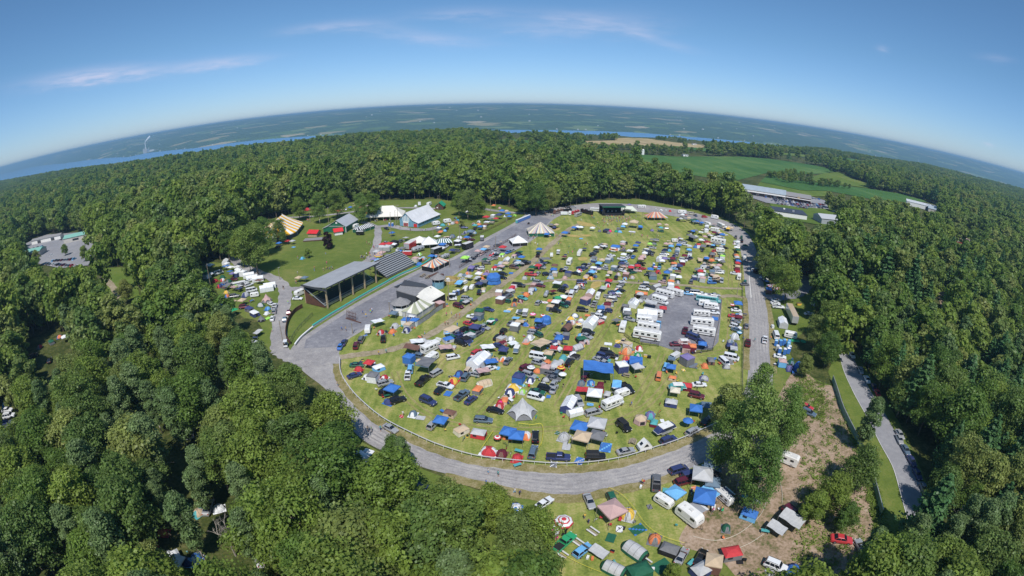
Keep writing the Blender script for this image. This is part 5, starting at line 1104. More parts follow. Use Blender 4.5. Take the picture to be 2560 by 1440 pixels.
# fences and walls that follow a line
def line_fence(name, label, cat, pts, h, mats, kind='rail', step=3.0, wd=.1, rails=(1.0,), post=.05, smoothn=4, z=.17, maxposts=95):
    P = [Vector((*gnd(*q), 0)) for q in densify(pts, False, smoothn)]; o0 = P[len(P) // 2].copy(); root = thing(name, label, cat, (o0.x, o0.y), 0, None, z)
    P = [q - o0 for q in P]; S = [0]
    for a, b in zip(P, P[1:]): S.append(S[-1] + (b - a).length)
    if kind == 'wall':
        p = part('wall_panel', root, [mats[0]]); q = part('top_rail', root, [mats[1]])
        for a, b in zip(P, P[1:]):
            d = (b - a).normalized(); n = Vector((-d.y, d.x, 0)) * wd / 2
            p.loft([[a - n, a + n, a + n + Vector((0, 0, h - .16)), a - n + Vector((0, 0, h - .16))], [b - n, b + n, b + n + Vector((0, 0, h - .16)), b - n + Vector((0, 0, h - .16))]])
            n = n * 2.2; u, v = Vector((0, 0, h - .16)), Vector((0, 0, h)); q.loft([[a - n + u, a + n + u, a + n + v, a - n + v], [b - n + u, b + n + u, b + n + v, b - n + v]])
        p.done(); q.done()
    else:
        for k, f in enumerate(rails):
            q = part('rail', root, [mats[0]])
            for a, b in zip(P, P[1:]):
                d = (b - a).normalized(); n = Vector((-d.y, d.x, 0)) * wd / 2; e = n * (2.4 * k if kind == 'double' else 0)
                u, v = Vector((0, 0, h * f - .1)), Vector((0, 0, h * f + (.02 if kind == 'double' else 0)))
                q.loft([[a - n + u + e, a + n + u + e, a + n + v + e, a - n + v + e], [b - n + u + e, b + n + u + e, b + n + v + e, b - n + v + e]])
            q.done()
        if kind == 'mesh':
            q = part('wire_mesh', root, [mats[1]])
            for i, (a, b) in enumerate(zip(P, P[1:])):
                for f in np.arange(.12, 1, .2): q.tube(a + Vector((0, 0, h * f)), b + Vector((0, 0, h * f)), .022, n=3)
            q.done()
        m = int(min(maxposts, S[-1] / step)) + 1
        for i in range(m):
            s = S[-1] * i / max(1, m - 1); j = min(int(np.searchsorted(S, s)), len(P) - 1); j = max(j, 1); t = (s - S[j - 1]) / max(1e-6, S[j] - S[j - 1]); c = P[j - 1].lerp(P[j], t)
            q = part('post', root, [mats[-1]]); q.tube(c, c + Vector((0, 0, h)), post, n=5); q.done()
    return root
line_fence('track_rail', 'white double rail curving round the camp inside the gravel bend', 'rail', [(850, 900), (851, 932), (866, 963), (897, 1001), (957, 1051), (1037, 1093), (1100, 1120), (1180, 1144), (1250, 1154), (1330, 1162), (1400, 1166), (1480, 1162), (1560, 1149), (1640, 1124), (1700, 1104), (1795, 1062)], .9, [simple('weathered_rail', (.50, .50, .52), .5), m_white], 'double', 2.4, .12, (1.0, .93), .05, 5)
line_fence('track_wall', 'low teal-topped wall between grandstand and paved straight', 'wall', [(782, 820), (830, 789), (857, 773), (910, 741), (960, 713), (1000, 691), (1052, 668), (1085, 645)], 1.0, [m_white, m_teal], 'wall', wd=.28)
line_fence('track_wall', 'pale wall curving below the lawn wedge beside the service road', 'wall', [(782, 822), (765, 836), (750, 850), (738, 866)], .8, [m_stone, m_white], 'wall', wd=.22)
line_fence('wire_fence', 'thin wire fence along the top of the lawn wedge', 'fence', [(782, 790), (757, 815), (738, 838), (727, 860)], 1.3, [m_dark, m_dark, m_dark], 'mesh', 3)
line_fence('brown_fence', 'dark brown fence curving from the service road to the grandstand corner', 'fence', [(757, 770), (738, 782), (722, 805), (716, 830), (717, 850), (727, 862)], 1.6, [m_brown, m_brown], 'wall', wd=.1)
line_fence('paddock_fence', 'black rail fence at the lower left corner of the gravel lot', 'fence', [(1560, 840), (1575, 852), (1600, 862), (1646, 868)], 1.2, [m_black, m_black], 'rail', 2.4, .08, (1, .66, .33), .06, 1)
line_fence('paddock_fence', 'black rail fence at the lower right corner of the gravel lot', 'fence', [(1684, 880), (1730, 887), (1782, 878)], 1.2, [m_black, m_black], 'rail', 2.4, .08, (1, .66, .33), .06, 1)
line_fence('lot_fence', 'thin fence down the right edge of the gravel lot', 'fence', [(1805, 750), (1798, 810), (1782, 876)], 1.1, [m_tim, m_tim], 'rail', 3, .06, (1, .5), .05, 1)
line_fence('field_fence', 'thin dark fence between grass strip and right-hand road', 'fence', [(1853, 650), (1855, 700), (1856, 745)], 1.3, [m_dark, m_dark, m_dark], 'mesh', 3, .05, (1,), .04, 1)
line_fence('field_fence', 'dark wire fence running down beside the near half of the right-hand road', 'fence', [(1856, 752), (1857, 850), (1855, 950), (1855, 1010)], 1.3, [m_dark, m_dark, m_dark], 'mesh', 3, .05, (1,), .04, 1)
line_fence('green_fence', 'green screen fence between the dirt clearing and side road', 'fence', [(2079, 952), (2090, 985), (2104, 1030), (2130, 1085), (2160, 1145), (2180, 1210), (2200, 1290)], 1.9, [simple('green_screen', (.22, .34, .25), .8, noise=.3, scale=2), m_alu], 'wall', wd=.08)
line_fence('board_fence', 'brown board fence along the camp side of the paved straight', 'fence', [(1148, 672), (1190, 645), (1240, 622), (1290, 590)], 1.3, [m_brown, m_brown], 'rail', 2.5, .08, (1, .6, .25), .06, 2)
line_fence('board_fence', 'brown board fence behind the tents on the far side of the straight', 'fence', [(1135, 610), (1190, 590), (1250, 562), (1290, 540)], 1.3, [m_brown, m_brown], 'rail', 2.5, .08, (1, .6, .25), .06, 2)
line_fence('screen_fence', 'dark screened fence below the caravans by the stage roof', 'fence', [(1118, 752), (1150, 738), (1180, 722), (1200, 712)], 1.7, [m_dark, m_brown], 'wall', wd=.06, smoothn=1)
line_fence('canvas_fence', 'grey canvas screen fence below the green striped marquee', 'fence', [(1022, 826), (1050, 812), (1075, 795), (1090, 782), (1115, 767)], 1.9, [simple('grey_canvas', (.3, .31, .33), .8, noise=.3, scale=1.5), m_dark], 'wall', wd=.06, smoothn=1)
line_fence('barrier', 'low barrier before the stage enclosure', 'fence', [(1498, 541), (1550, 543), (1600, 541)], 1.1, [m_dark, m_dark], 'rail', 2, .05, (1, .5), .04, 1)

# octagonal judges' towers
def tower(loc, rz, wallm, s, label):
    t = thing('judges_tower', label, 'tower', loc, rz); r = 3.0 * s
    p = part('wall', t, [wallm]); p.loft([ring(8, r, 0), ring(8, r, 2.9)], cap=False); p.done()
    p = part('window_band', t, [INSIDE]); p.loft([ring(8, r * .97, 2.9), ring(8, r * .97, 4.15)], cap=False); p.done()
    for i in range(8): a = 2 * math.pi * i / 8; q = part('corner_post', t, [m_white]); q.box((r * .99 * math.cos(a), r * .99 * math.sin(a), 2.9), (.16, .16, 1.3), 0, a); q.done()
    p = part('roof', t, [m_slate]); p.loft([ring(8, r * 1.3, 4.1), ring(8, r * 1.32, 4.25), ring(8, r * .45, 5.6), ring(8, .05, 6.4)]); p.done()
    p = part('finial', t, [m_dark]); p.tube((0, 0, 6.3), (0, 0, 7.2), .1); p.done(); return t
tower((-41.2, 169.2), .3, m_white, 1.0, 'white octagonal judges tower with grey roof at the near end of the stage'); tower((-30.8, 196.2), .3, m_blue, .85, 'blue octagonal judges tower with grey roof behind the white stage cloth')
# covered main stage
def wpts(T, L_, z): return [Vector((*T(x, y, z), z)) for x, y in L_]
st = thing('covered_stage', 'wide flat-roofed dark stage shelter on the paved straight between the towers', 'stage', (0, 0)); 
A = wpts(TCc, [(590, 150), (850, 225), (1060, 115), (640, 25)], 4.6); A[3] = Vector((*TCc(650, 80, 4.6), 4.6))
p = part('roof', st, [m_slate]); p.loft([[a + Vector((0, 0, 0)) for a in A], [a + Vector((0, 0, .3)) for a in A]]); p.done()
B_ = wpts(TCc, [(650, 80), (1060, 115), (960, 60), (700, 10)], 4.9); p = part('dark_roof_strip', st, [m_dark]); p.loft([[a for a in B_], [a + Vector((0, 0, .25)) for a in B_]]); p.done()
cx = sum((a for a in A), Vector()) / 4
p = part('back_wall', st, [m_dark]); a, b = A[0], A[1]; p.face([(a.x, a.y, 0), (b.x, b.y, 0), (b.x, b.y, 4.6), (a.x, a.y, 4.6)]); p.done()
p = part('deck', st, [m_brown]); p.loft([[(cx + (a - cx) * .9) * 1 - Vector((0, 0, 4.6)) for a in A], [(cx + (a - cx) * .9) - Vector((0, 0, 3.6)) for a in A]]); p.done()
for a in A: p = part('post', st, [m_dark]); q = cx + (a - cx) * .94; p.box((q.x, q.y, 0), (.3, .3, 4.6)); p.done()
sc_ = thing('stage_cloth', 'big white cloth canopy stretched over a dark frame beside the towers', 'canopy', (0, 0))
c = [Vector((*TCc(x, y, z), z)) for x, y, z in ((850, 220, 4.6), (1010, 320, 3.0), (1240, 190, 2.8), (1060, 80, 5.2))]; p = part('cloth', sc_, [m_cream], True); n = 10
for i in range(n):
    for j in range(n):
        q = []
        for u, v in ((i, j), (i + 1, j), (i + 1, j + 1), (i, j + 1)):
            u /= n; v /= n; w_ = c[0].lerp(c[1], u).lerp(c[3].lerp(c[2], u), v) - Vector((0, 0, 1.1 * math.sin(math.pi * u) * math.sin(math.pi * v))) + Vector((0, 0, .7 * math.sin(math.pi * v) * (1 - u)))
            q.append(w_)
        p.face(q)
p.done()
for k in c: p = part('pole', sc_, [m_dark]); p.tube((k.x, k.y, 0), k, .08); p.done()
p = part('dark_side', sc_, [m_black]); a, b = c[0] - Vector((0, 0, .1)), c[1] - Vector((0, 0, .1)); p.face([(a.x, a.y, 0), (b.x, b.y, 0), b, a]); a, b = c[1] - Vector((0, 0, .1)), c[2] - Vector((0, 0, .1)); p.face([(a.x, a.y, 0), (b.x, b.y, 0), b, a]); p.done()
# marquees: hipped canvas in stripes
def marquee(loc, rz, L, W, h, eave, cols, label, walls=None, ridge=.35, n=None, peaks=0, cat='marquee', name='marquee'):
    t = thing(name, label, cat, loc, rz); mats = [c if not isinstance(c, str) else cloth(c) for c in cols]; n = n or max(6, int(L / 1.0)); p = part('canopy', t, mats); rl = L * ridge / 2
    def zr(x): return h if not peaks else h - .0
    for i in range(n):       # long sides
        u0, u1 = i / n, (i + 1) / n; x0, x1 = -L / 2 + L * u0, -L / 2 + L * u1
        for s in (-1, 1):
            t0, t1 = -rl + 2 * rl * u0, -rl + 2 * rl * u1
            p.face([(x0, s * W / 2, eave), (x1, s * W / 2, eave), ((x1 + t1) / 2, s * W * .22, eave + (h - eave) * .48), ((x0 + t0) / 2, s * W * .22, eave + (h - eave) * .48)], i % len(mats)); p.face([((x0 + t0) / 2, s * W * .22, eave + (h - eave) * .48), ((x1 + t1) / 2, s * W * .22, eave + (h - eave) * .48), (t1, 0, h), (t0, 0, h)], i % len(mats))
            p.face([(x0, s * W / 2, eave), (x1, s * W / 2, eave), (x1, s * W / 2, eave - .35), (x0, s * W / 2, eave - .35)], i % len(mats))
    k = max(4, int(W / 1.0))
    for i in range(k):
        y0, y1 = -W / 2 + W * i / k, -W / 2 + W * (i + 1) / k
        for s in (-1, 1): p.face([(s * L / 2, y0, eave), (s * L / 2, y1, eave), (s * (L / 2 + rl) / 2, y1 * .44, eave + (h - eave) * .48), (s * (L / 2 + rl) / 2, y0 * .44, eave + (h - eave) * .48)], i % len(mats)); p.face([(s * (L / 2 + rl) / 2, y0 * .44, eave + (h - eave) * .48), (s * (L / 2 + rl) / 2, y1 * .44, eave + (h - eave) * .48), (s * rl, 0, h)], i % len(mats))
    p.done()
    for i in range(max(2, int(L / 4)) + 1):
        for s in (-1, 1): q = part('side_pole', t, [m_white]); x = -L / 2 + L * i / max(2, int(L / 4)); q.tube((x, s * W / 2, 0), (x, s * W / 2, eave), .05, n=5); q.done()
    for x in ((-rl, rl) if rl > 1 else (0,)): q = part('centre_pole', t, [m_white]); q.tube((x, 0, 0), (x, 0, h + .3), .07, n=5); q.done()
    if walls is not None: q = part('side_wall', t, [cloth(walls)]); e = .2; q.loft([[(-L / 2 + e, -W / 2 + e, 0), (L / 2 - e, -W / 2 + e, 0), (L / 2 - e, W / 2 - e, 0), (-L / 2 + e, W / 2 - e, 0)], [(-L / 2 + e, -W / 2 + e, eave), (L / 2 - e, -W / 2 + e, eave), (L / 2 - e, W / 2 - e, eave), (-L / 2 + e, W / 2 - e, eave)]], cap=False); q.done()
    return t
yel = simple('yellow_canvas', (.80, .42, .02), .7); wht = simple('white_canvas', (.78, .77, .74), .7)
# big oval tent in yellow and white
big = thing('circus_tent', 'huge yellow and white striped tent half hidden by trees', 'marquee', (-148.5, 292), R(102)); p = part('canopy', big, [yel, wht]); n = 40
def oval(u, r, z): 
    a = 2 * math.pi * u; return ((8 if math.cos(a) > 0 else -8) * (1 if r > .01 else 1) + 11.5 * r * math.cos(a), 11.5 * r * math.sin(a), z)
pts = []
for i in range(n):
    u = i / n
    if i < n: pts.append(u)
def ov(i, r):
    # stadium outline walked by arc length
    Ls = 18.0; Rr = 13.0; per = 2 * Ls + 2 * math.pi * Rr; s = (i / n) * per
    if s < Ls: x, y, c = s - Ls / 2, -Rr, (s - Ls / 2, 0)
    elif s < Ls + math.pi * Rr: a = (s - Ls) / Rr - math.pi / 2; x, y, c = Ls / 2 + Rr * math.cos(a), Rr * math.sin(a), (Ls / 2, 0)
    elif s < 2 * Ls + math.pi * Rr: q = s - Ls - math.pi * Rr; x, y, c = Ls / 2 - q, Rr, (Ls / 2 - q, 0)
    else: a = (s - 2 * Ls - math.pi * Rr) / Rr + math.pi / 2; x, y, c = -Ls / 2 + Rr * math.cos(a), Rr * math.sin(a), (-Ls / 2, 0)
    return (c[0] + (x - c[0]) * r, c[1] + (y - c[1]) * r)
for i in range(n):
    for (r0, z0), (r1, z1) in (((1.02, 3.1), (.62, 5.6)), ((.62, 5.6), (.3, 8.0)), ((.3, 8.0), (.0, 10.6))): p.face([(*ov(i, r0), z0), (*ov(i + 1, r0), z0), (*ov(i + 1, r1), z1), (*ov(i, r1), z1)], i % 2)
    p.face([(*ov(i, 1.02), 3.1), (*ov(i + 1, 1.02), 3.1), (*ov(i + 1, 1.02), 2.6), (*ov(i, 1.02), 2.6)], i % 2)
p.done(); p = part('side_wall', big, [m_dark]); p.loft([[(*ov(i, .97), 0) for i in range(n)], [(*ov(i, .97), 3) for i in range(n)]], cap=False); p.done()
for i in range(0, n, 4): q = part('side_pole', big, [m_white]); q.tube((*ov(i, 1.0), 0), (*ov(i, 1.0), 3.1), .06, n=5); q.done()
for x in (-8, 8): q = part('centre_pole', big, [m_white]); q.tube((x, 0, 0), (x, 0, 11.2), .12, n=5); q.done()
marquee((-86, 327), R(4), 26, 16, 8.6, 2.9, [m_cream], 'large plain white pole tent left of the blue barn', None, .45)
marquee((16.2, 284), R(5), 15, 11.5, 7.1, 2.2, ['c', 'a', 'g', 'p', 'T', 'c', 'a', 'g'], 'big marquee in muted rainbow stripes beside the end of the paved straight', 'E', .08, 16)
marquee((98.5, 330), R(4), 15, 8, 5.2, 2.2, ['o', 'T', 'o', 'a', 'g'], 'orange and blue-grey striped marquee right of the stage', None, .35, 15)
marquee((-34.6, 169.5), R(66), 12.5, 6.6, 4.9, 2.4, [simple('sage_canvas', (.36, .38, .26), .7), simple('sage_canvas', (.36, .38, .26), .7), m_cream, m_cream], 'sage green and white striped marquee between white tower and canvas fence', 'g', .45, 12)
marquee(TF(1115, 905), R(62), 13, 7, 4.4, 2.2, ['o', 'c', 'T', 'p', 'c', 'g'], 'orange, white and blue striped marquee between bleachers and straight', 'k', .4, 14)
marquee(TF(905, 600), R(20), 9, 8.5, 4.8, 2.4, [m_cream], 'white peaked marquee, left one of the joined pair behind the trailers', None, .05)
marquee(TF(1030, 625), R(15), 8.5, 8, 5.6, 2.4, [m_white], 'tall white peaked marquee, right one of the joined pair', None, .02)
marquee(TF(1225, 605), R(15), 8.5, 6, 3.7, 2.2, ['E', 'w'], 'small green and white striped marquee right of the white peaked pair', 'k', .6, 12)
marquee(TO(1440, 515), R(62), 14, 6.5, 3.6, 2.0, ['k', 'w'], 'long black and white striped marquee beside the green barn', 'E', .75, 17)
marquee(TA(295, 700), R(15), 8.5, 8, 4.8, 2.0, [m_white], 'white peaked tent with dark walls on the camp side of the straight', 'k', .04)
marquee(TB(1790, 1330), R(0), 6.2, 6.2, 4.0, 2.1, ['r', 'w'], 'small red and white striped marquee beside the right-hand road', None, .02, 8)
marquee(TA(1765, 275), R(0), 11, 8, 4.6, 2.3, [simple('pale_green_canvas', (.55, .60, .5), .7)], 'pale green tent joined to the right side of the stage', None, .5)
# barns
def gable(loc, rz, W, L, eave, peak, wallm, roofm, label, name='barn', cat='barn', lean=0, leanz=2.8, lean_side=1, doors=(), over=.5):
    """local x across the front gable, y along the ridge"""
    t = thing(name, label, cat, loc, rz); p = part('walls', t, [wallm]); h = W / 2
    for y, s in ((0, 1), (L, -1)): p.face([(-h, y, 0), (h, y, 0), (h, y, eave), (0, y, peak), (-h, y, eave)])
    for x in (-h, h): p.face([(x, 0, 0), (x, L, 0), (x, L, eave), (x, 0, eave)])
    if lean:
        for s in ((lean_side,) if lean_side else (-1, 1)): q = s * (h + lean); p.face([(s * h, 0, 0), (q, 0, 0), (q, 0, leanz), (s * h, 0, eave)]); p.face([(s * h, L, 0), (q, L, 0), (q, L, leanz), (s * h, L, eave)]); p.face([(q, 0, 0), (q, L, 0), (q, L, leanz), (q, 0, leanz)])
    p.done()
    for s in (-1, 1):
        x1 = s * (h + over); z1 = eave - over * (peak - eave) / h
        p = part('roof', t, [roofm]); p.loft([[(0, -over, peak + .05), (x1, -over, z1 + .05), (x1, -over, z1 + .25), (0, -over, peak + .25)], [(0, L + over, peak + .05), (x1, L + over, z1 + .05), (x1, L + over, z1 + .25), (0, L + over, peak + .25)]]); p.done()
        if lean and (lean_side in (0, s)): q = s * (h + lean + over); p = part('lean_to_roof', t, [roofm]); p.loft([[(s * h, -over, eave - .1), (q, -over, leanz - .1), (q, -over, leanz + .1), (s * h, -over, eave + .1)], [(s * h, L + over, eave - .1), (q, L + over, leanz - .1), (q, L + over, leanz + .1), (s * h, L + over, eave + .1)]]); p.done()
    for nm, x, w_, z0, hh_, m in doors: p = part(nm, t, [m]); p.box((x, -.06, z0), (w_, .12, hh_)); p.done()
    return t
m_sideb = m_blue
bn = gable((-66.5, 303), R(-22), 9.5, 27, 4.3, 8.6, m_blue, m_whroof, 'large blue-sided barn with white metal roof', lean=4.2, leanz=2.7, lean_side=1, doors=[('door', -.2, 4.0, 0, 3.4, m_white), ('banner', -.2, 3.6, .1, 2.2, m_red), ('panel', -.2, 1.4, .15, 1.9, m_white), ('awning', 6.9, 2.4, 0, 2.2, m_red)] + [('white_board', x, .5, 3.2, 2.2 + (1.6 - abs(x) * .4), m_white) for x in (-2.2, -1.1, 0, 1.1, 2.2)])
for k in range(4): p = part('window', bn, [GLASS]); p.box((8.97, 6 + k * 5.5, 1.4), (.06, 1.4, .8)); p.done()
gb = gable((-108.4, 290.4), R(-7), 12.5, 19, 3.9, 7.5, m_green, simple('grey_metal_roof', (.40, .42, .46), .45, noise=.1, scale=.3), 'dark green barn with pale grey roof', lean=3.5, leanz=2.5, lean_side=-1, doors=[('trim', 0, 12.5, 3.85, .15, m_white), ('louvre', 0, 1.2, 5.6, .8, m_white)])
p = part('corner_board', gb, [m_white]); p.box((6.3, -.02, 0), (.3, .3, 3.9)); p.done()
gable(TF(1165, 130), R(-5), 6, 7, 2.6, 5.0, m_brown, simple('bright_green_roof', (.03, .30, .17), .5), 'small cabin with bright green roof under the trees', name='cabin', cat='cabin', doors=[('window', -1.5, 1, 1, .8, WHITE), ('door', 1, 1, 0, 2, m_dark)])
for k, (x, y, s, l_) in enumerate(((840, 590, 1.15, 'red-roofed wooden food stand left of the purple tree'), (1045, 575, .9, 'smaller red-roofed stand right of the purple tree'))):
    t = gable(TO(x, y), R(-60 if k else 80), 4.6 * s, 5.5 * s, 2.4, 3.7, m_tim if k == 0 else m_white, m_red, l_, name='food_stand', cat='food stand', over=.6, doors=[('counter', 0, 2.5, .9, .5, m_dark)])
dk = thing('wooden_deck', 'flat wooden deck below the red-roofed stands', 'deck', TO(770, 640), R(10)); p = part('platform', dk, [m_slate]); p.box((0, 0, 0), (12, 6, .5)); p.done(); p = part('edge_boards', dk, [m_brown]); p.box((0, -3.05, 0), (12, .1, .5)); p.done()
p0 = TF(1110, 1000)
for k in range(4): obj('platform', (lambda mb: (mb.box((0, 0, 0), (7, 1.2, .25 + .2 * k), 0), mb.mesh('platform', [m_brown if k % 2 else m_slate]))[1])(MB())).location = (0, 0, -50) if False else (p0[0] + 1.3 * k - 2, p0[1] - 1.4 * k, .2)
for o in [o for o in sc.objects if o.name.startswith('platform') and o.parent is None]: o.rotation_euler = (0, 0, R(60)); o['label'] = 'low stepped wooden platform below the orange striped marquee'; o['category'] = 'platform'; o['group'] = 'stepped platforms by the straight'
# far stage
sg = thing('festival_stage', 'dark festival stage with green roof edge behind the crowd', 'stage', (69.5, 341.5), R(8))
for nm, c_, d_, m in (('deck', (0, 0, 0), (16, 8, 1.3), m_black), ('back_wall', (0, 4, 1.3), (15.5, .3, 4.7), m_black), ('roof', (0, 0, 6.0), (17, 9.5, .5), m_dark), ('roof_edge', (0, -4.8, 5.9), (17.2, .2, .8), m_green)): p = part(nm, sg, [m]); p.box(c_, d_); p.done()
for x in (-8, 8):
    for y in (-4, 4): p = part('post', sg, [m_dark]); p.box((x, y, 1.3), (.4, .4, 4.7)); p.done()
    p = part('speaker_stack', sg, [m_black]); p.box((x * .9, -4.2, 1.3), (1.3, 1.1, 3)); p.done()
for k, x in enumerate((-5, -2, 1, 4)): p = part('amplifier', sg, [simple('amp_grey', (.3, .3, .3)) if k == 0 else m_stone]); p.box((x, 2.5, 1.3), (.9, .6, 1.1)); p.done()
# hay ring, cultivator, golf etc.
hr = thing('hay_bale_ring', 'round enclosure of straw bales with a white box inside', 'straw ring', TF(1305, 1095), 0); p = part('bale_wall', hr, [m_straw]); N_ = 26
for i in range(N_): a = 2 * math.pi * i / N_; p.box((3.7 * math.cos(a), 3.7 * math.sin(a), 0), (.5, .85, 1.25 + .1 * (i % 2)), 0, a)
p.done(); p = part('floor', hr, [MG['path']]); p.loft([ring(20, 3.5, .02), ring(20, 3.5, .06)]); p.done(); p = part('white_box', hr, [m_white]); p.box((-.9, .3, 0), (1.3, 1.1, 1.5), 0, .5); p.done(); p = part('pole', hr, [WOOD]); p.tube((.5, .5, 0), (.5, .5, 3), .08); p.done()
gt = thing('starting_gate', 'rust-brown slatted frame standing on the paved straight', 'frame', TN(2130, 1070), R(-28))
for i in range(7): p = part('upright', gt, [m_brown]); p.tube((-2.6 + i * .75, 0, .2), (-3.0 + i * .75, .9, 3.0), .09); p.done()
for z in (.3, 1.3, 2.4): p = part('cross_bar', gt, [m_brown]); p.tube((-2.8, z * .3, z), (2.2, z * .3, z), .07); p.done()
p = part('ground_beam', gt, [m_brown]); p.box((1.2, -.3, 0), (8, .35, .25)); p.done()
# sign tower right of bleachers, lamp and utility poles
def pole(x, y, h, label, arm=False, lean=0, z0=0):
    gx, gy = gnd(x, y); t = thing('utility_pole', label, 'pole', (gx, gy), R(20), 'wooden poles of the fairground'); p = part('shaft', t, [WOOD]); p.tube((0, 0, 0), (lean, 0, h), .16, .11, n=7); p.done()
    if arm: p = part('crossarm', t, [WOOD]); p.box((lean, 0, h - .7), (2.4, .12, .15)); p.done(); [(lambda p: (p.tube((lean + q, 0, h - .55), (lean + q, 0, h - .3), .06, n=5), p.done()))(part('insulator', t, [m_white])) for q in (-1.1, -.5, .5, 1.1)]
    else: p = part('lamp_head', t, [m_alu]); p.box((lean + .3, 0, h - .1), (.9, .25, .15)); p.done()
for a in [(2338, 1238, 11, 'utility pole rising from the bottom right woods'), (776, 556, 10, 'pole beside the red-roofed food stand'), (822, 560, 11, 'pole left of the green barn'), (734, 545, 9, 'pole behind the yellow striped tent'), (888, 548, 9, 'pole right of the green barn roof'),
          (989, 566, 10, 'leftmost of the poles before the blue barn'), (995, 562, 13, 'tall pole with crossarm before the blue barn', True), (977, 566, 9, 'pole between white pole tent and blue barn'), (978, 594, 10, 'pole standing over the small blue canopy'), (947, 535, 12, 'pole at the left edge of the white pole tent'),
          (1096, 528, 11, 'pole before the green-roofed cabin'), (1226, 533, 11, 'pole where the lane meets the track mouth'), (1149, 602, 9, 'pale pole among the tents below the lane'), (1083, 592, 9, 'pale pole behind the white peaked marquees'), (1124, 669, 8, 'white post beside the orange striped marquee'), (1239, 628, 8, 'pole at the camp fence by the straight'),
          (1122, 755, 9, 'pale post right of the white stage cloth'), (1267, 560, 8, 'pole beside the row of toilets'), (528, 722, 12, 'tall pole at the left edge of the vendor camp'), (627, 678, 8, 'white lamp post beside the vendor road'), (709, 862, 9, 'dark pole at the foot of the service road'), (975, 786, 5, 'dark post at the corner of the white tower'),
          (1017, 820, 6, 'dark post in front of the blue walled canopies'), (1604, 560, 8, 'thin pole on the stage field'), (1641, 600, 9, 'tall thin pole by the upper camp rows'), (1842, 738, 8, 'thin pole where the cross path meets the road'), (1011, 640, 8, 'pole above the far corner of the bleachers'), (958, 655, 7, 'pole behind the grandstand end'), (882, 835, 4, 'dark post beside the white camper on the straight'), (700, 700, 6, 'black flag pole where the service roads fork')]: pole(*a)
# row of portable toilets at the track mouth
q0, q1 = np.array(TF(2190, 315)), np.array(TF(2370, 240))
TOILETS = [(q0 + (q1 - q0) * (i + .5) / 15) for i in range(15)]
# buildings beyond the trees
def block(loc, rz, d, wallm, roofm, label, kind='flat', name='building', cat='building', feats=()):
    t = thing(name, label, cat, loc, rz, z=.4); p = part('walls', t, [wallm]); p.box((0, 0, 0), (d[0], d[1], d[2])); p.done()
    p = part('roof', t, [roofm])
    if kind == 'flat': p.box((0, 0, d[2]), (d[0] + .6, d[1] + .6, .4))
    else: a, b, h = d[0] / 2 + .5, d[1] / 2 + .5, d[2]; p.loft([[(-a, -b, h), (-a, b, h), (-a, 0, h + d[1] * .16)], [(a, -b, h), (a, b, h), (a, 0, h + d[1] * .16)]])
    p.done()
    for nm, c_, dd_, m in feats: q = part(nm, t, [m]); q.box(c_, dd_); q.done()
    return t
pz = gnd(1985, 494); m_lroof = simple('pale_blue_roof', (.33, .39, .44), .5, noise=.1, scale=.2)
block((246, 462), R(-28), (56, 22, 5), m_stone, m_lroof, 'long pale-roofed shop building at the plaza car park', 'gable', feats=[('canopy', (0, -12.5, 3.4), (56, 3, .5), m_white)] + [('post', (-26 + 6.5 * i, -13.6, 0), (.5, .5, 3.4), m_brown) for i in range(9)] + [('shop_window', (-23 + 9 * i, -11.05, .6), (6, .1, 2.2), GLASS) for i in range(6)])
block((283, 443), R(-28), (26, 18, 4.6), m_brown, m_slate, 'brown-roofed end of the plaza shops with a clock gable', 'gable', feats=[('canopy', (0, -10, 3.2), (26, 3, .4), m_white), ('clock_gable', (0, -11, 3.4), (3, .5, 2.2), m_tim)])
block((215, 480), R(-28), (24, 18, 5), m_white, m_whroof, 'white flat-roofed building left of the plaza shops', 'flat', feats=[('roof_unit', (2, 0, 5.4), (3, 3, 1.4), m_alu)])
bx = gnd(1985, 545); block((bx[0] - 2, bx[1] + 8), R(-20), (30, 20, 3.6), m_white, simple('black_flat_roof', (.045, .055, .08), .7, noise=.15, scale=.2), 'low building with a black flat roof before the plaza car park', 'flat', feats=[('roof_unit', (4, -3, 4), (2, 1.6, 1.2), m_alu), ('roof_unit', (-3, 3, 4), (1.6, 1.6, .9), m_white)])
block((258, 349), R(-6), (24, 16, 4.4), simple('grey_cladding', (.34, .37, .41), .6), simple('grey_roof', (.44, .46, .49), .5), 'grey metal warehouse half hidden by the right-hand trees', 'gable', feats=[('door', (4, -8.06, 0), (4, .1, 3.4), m_white), ('door', (-6, -8.06, 0), (1.4, .1, 2.2), m_dark)])
wx = gnd(2305, 520); block(wx, R(-42), (46, 26, 5), m_white, m_whroof, 'white industrial building among the right-hand woods', 'flat', feats=[('roof_unit', (8, 0, 5.4), (4, 3, 1.5), m_alu), ('door', (6, -13.05, 0), (5, .1, 4), m_dark), ('door', (16, -13.05, 0), (5, .1, 4), simple('violet_door', (.08, .05, .22)))])
wx = gnd(2340, 532); block(wx, R(-40), (24, 16, 4), m_stone, m_lroof, 'small grey-roofed shed right of the white industrial building', 'gable', feats=[('door', (0, -8.05, 0), (4, .1, 3), m_dark)])
wx = gnd(2405, 608); block(wx, R(-35), (22, 11, 3.4), simple('brick_red', (.35, .06, .05)), simple('pink_roof', (.55, .40, .38), .6), 'red-walled building with a pale roof in the right woods', 'gable', feats=[('window', (-6, -5.55, 1), (2.4, .1, 1.2), WHITE), ('window', (0, -5.55, 1), (2.4, .1, 1.2), WHITE), ('window', (6, -5.55, 1), (2.4, .1, 1.2), WHITE)])
m_sea = simple('sea_green_roof', (.20, .42, .36), .6, noise=.1, scale=.3)
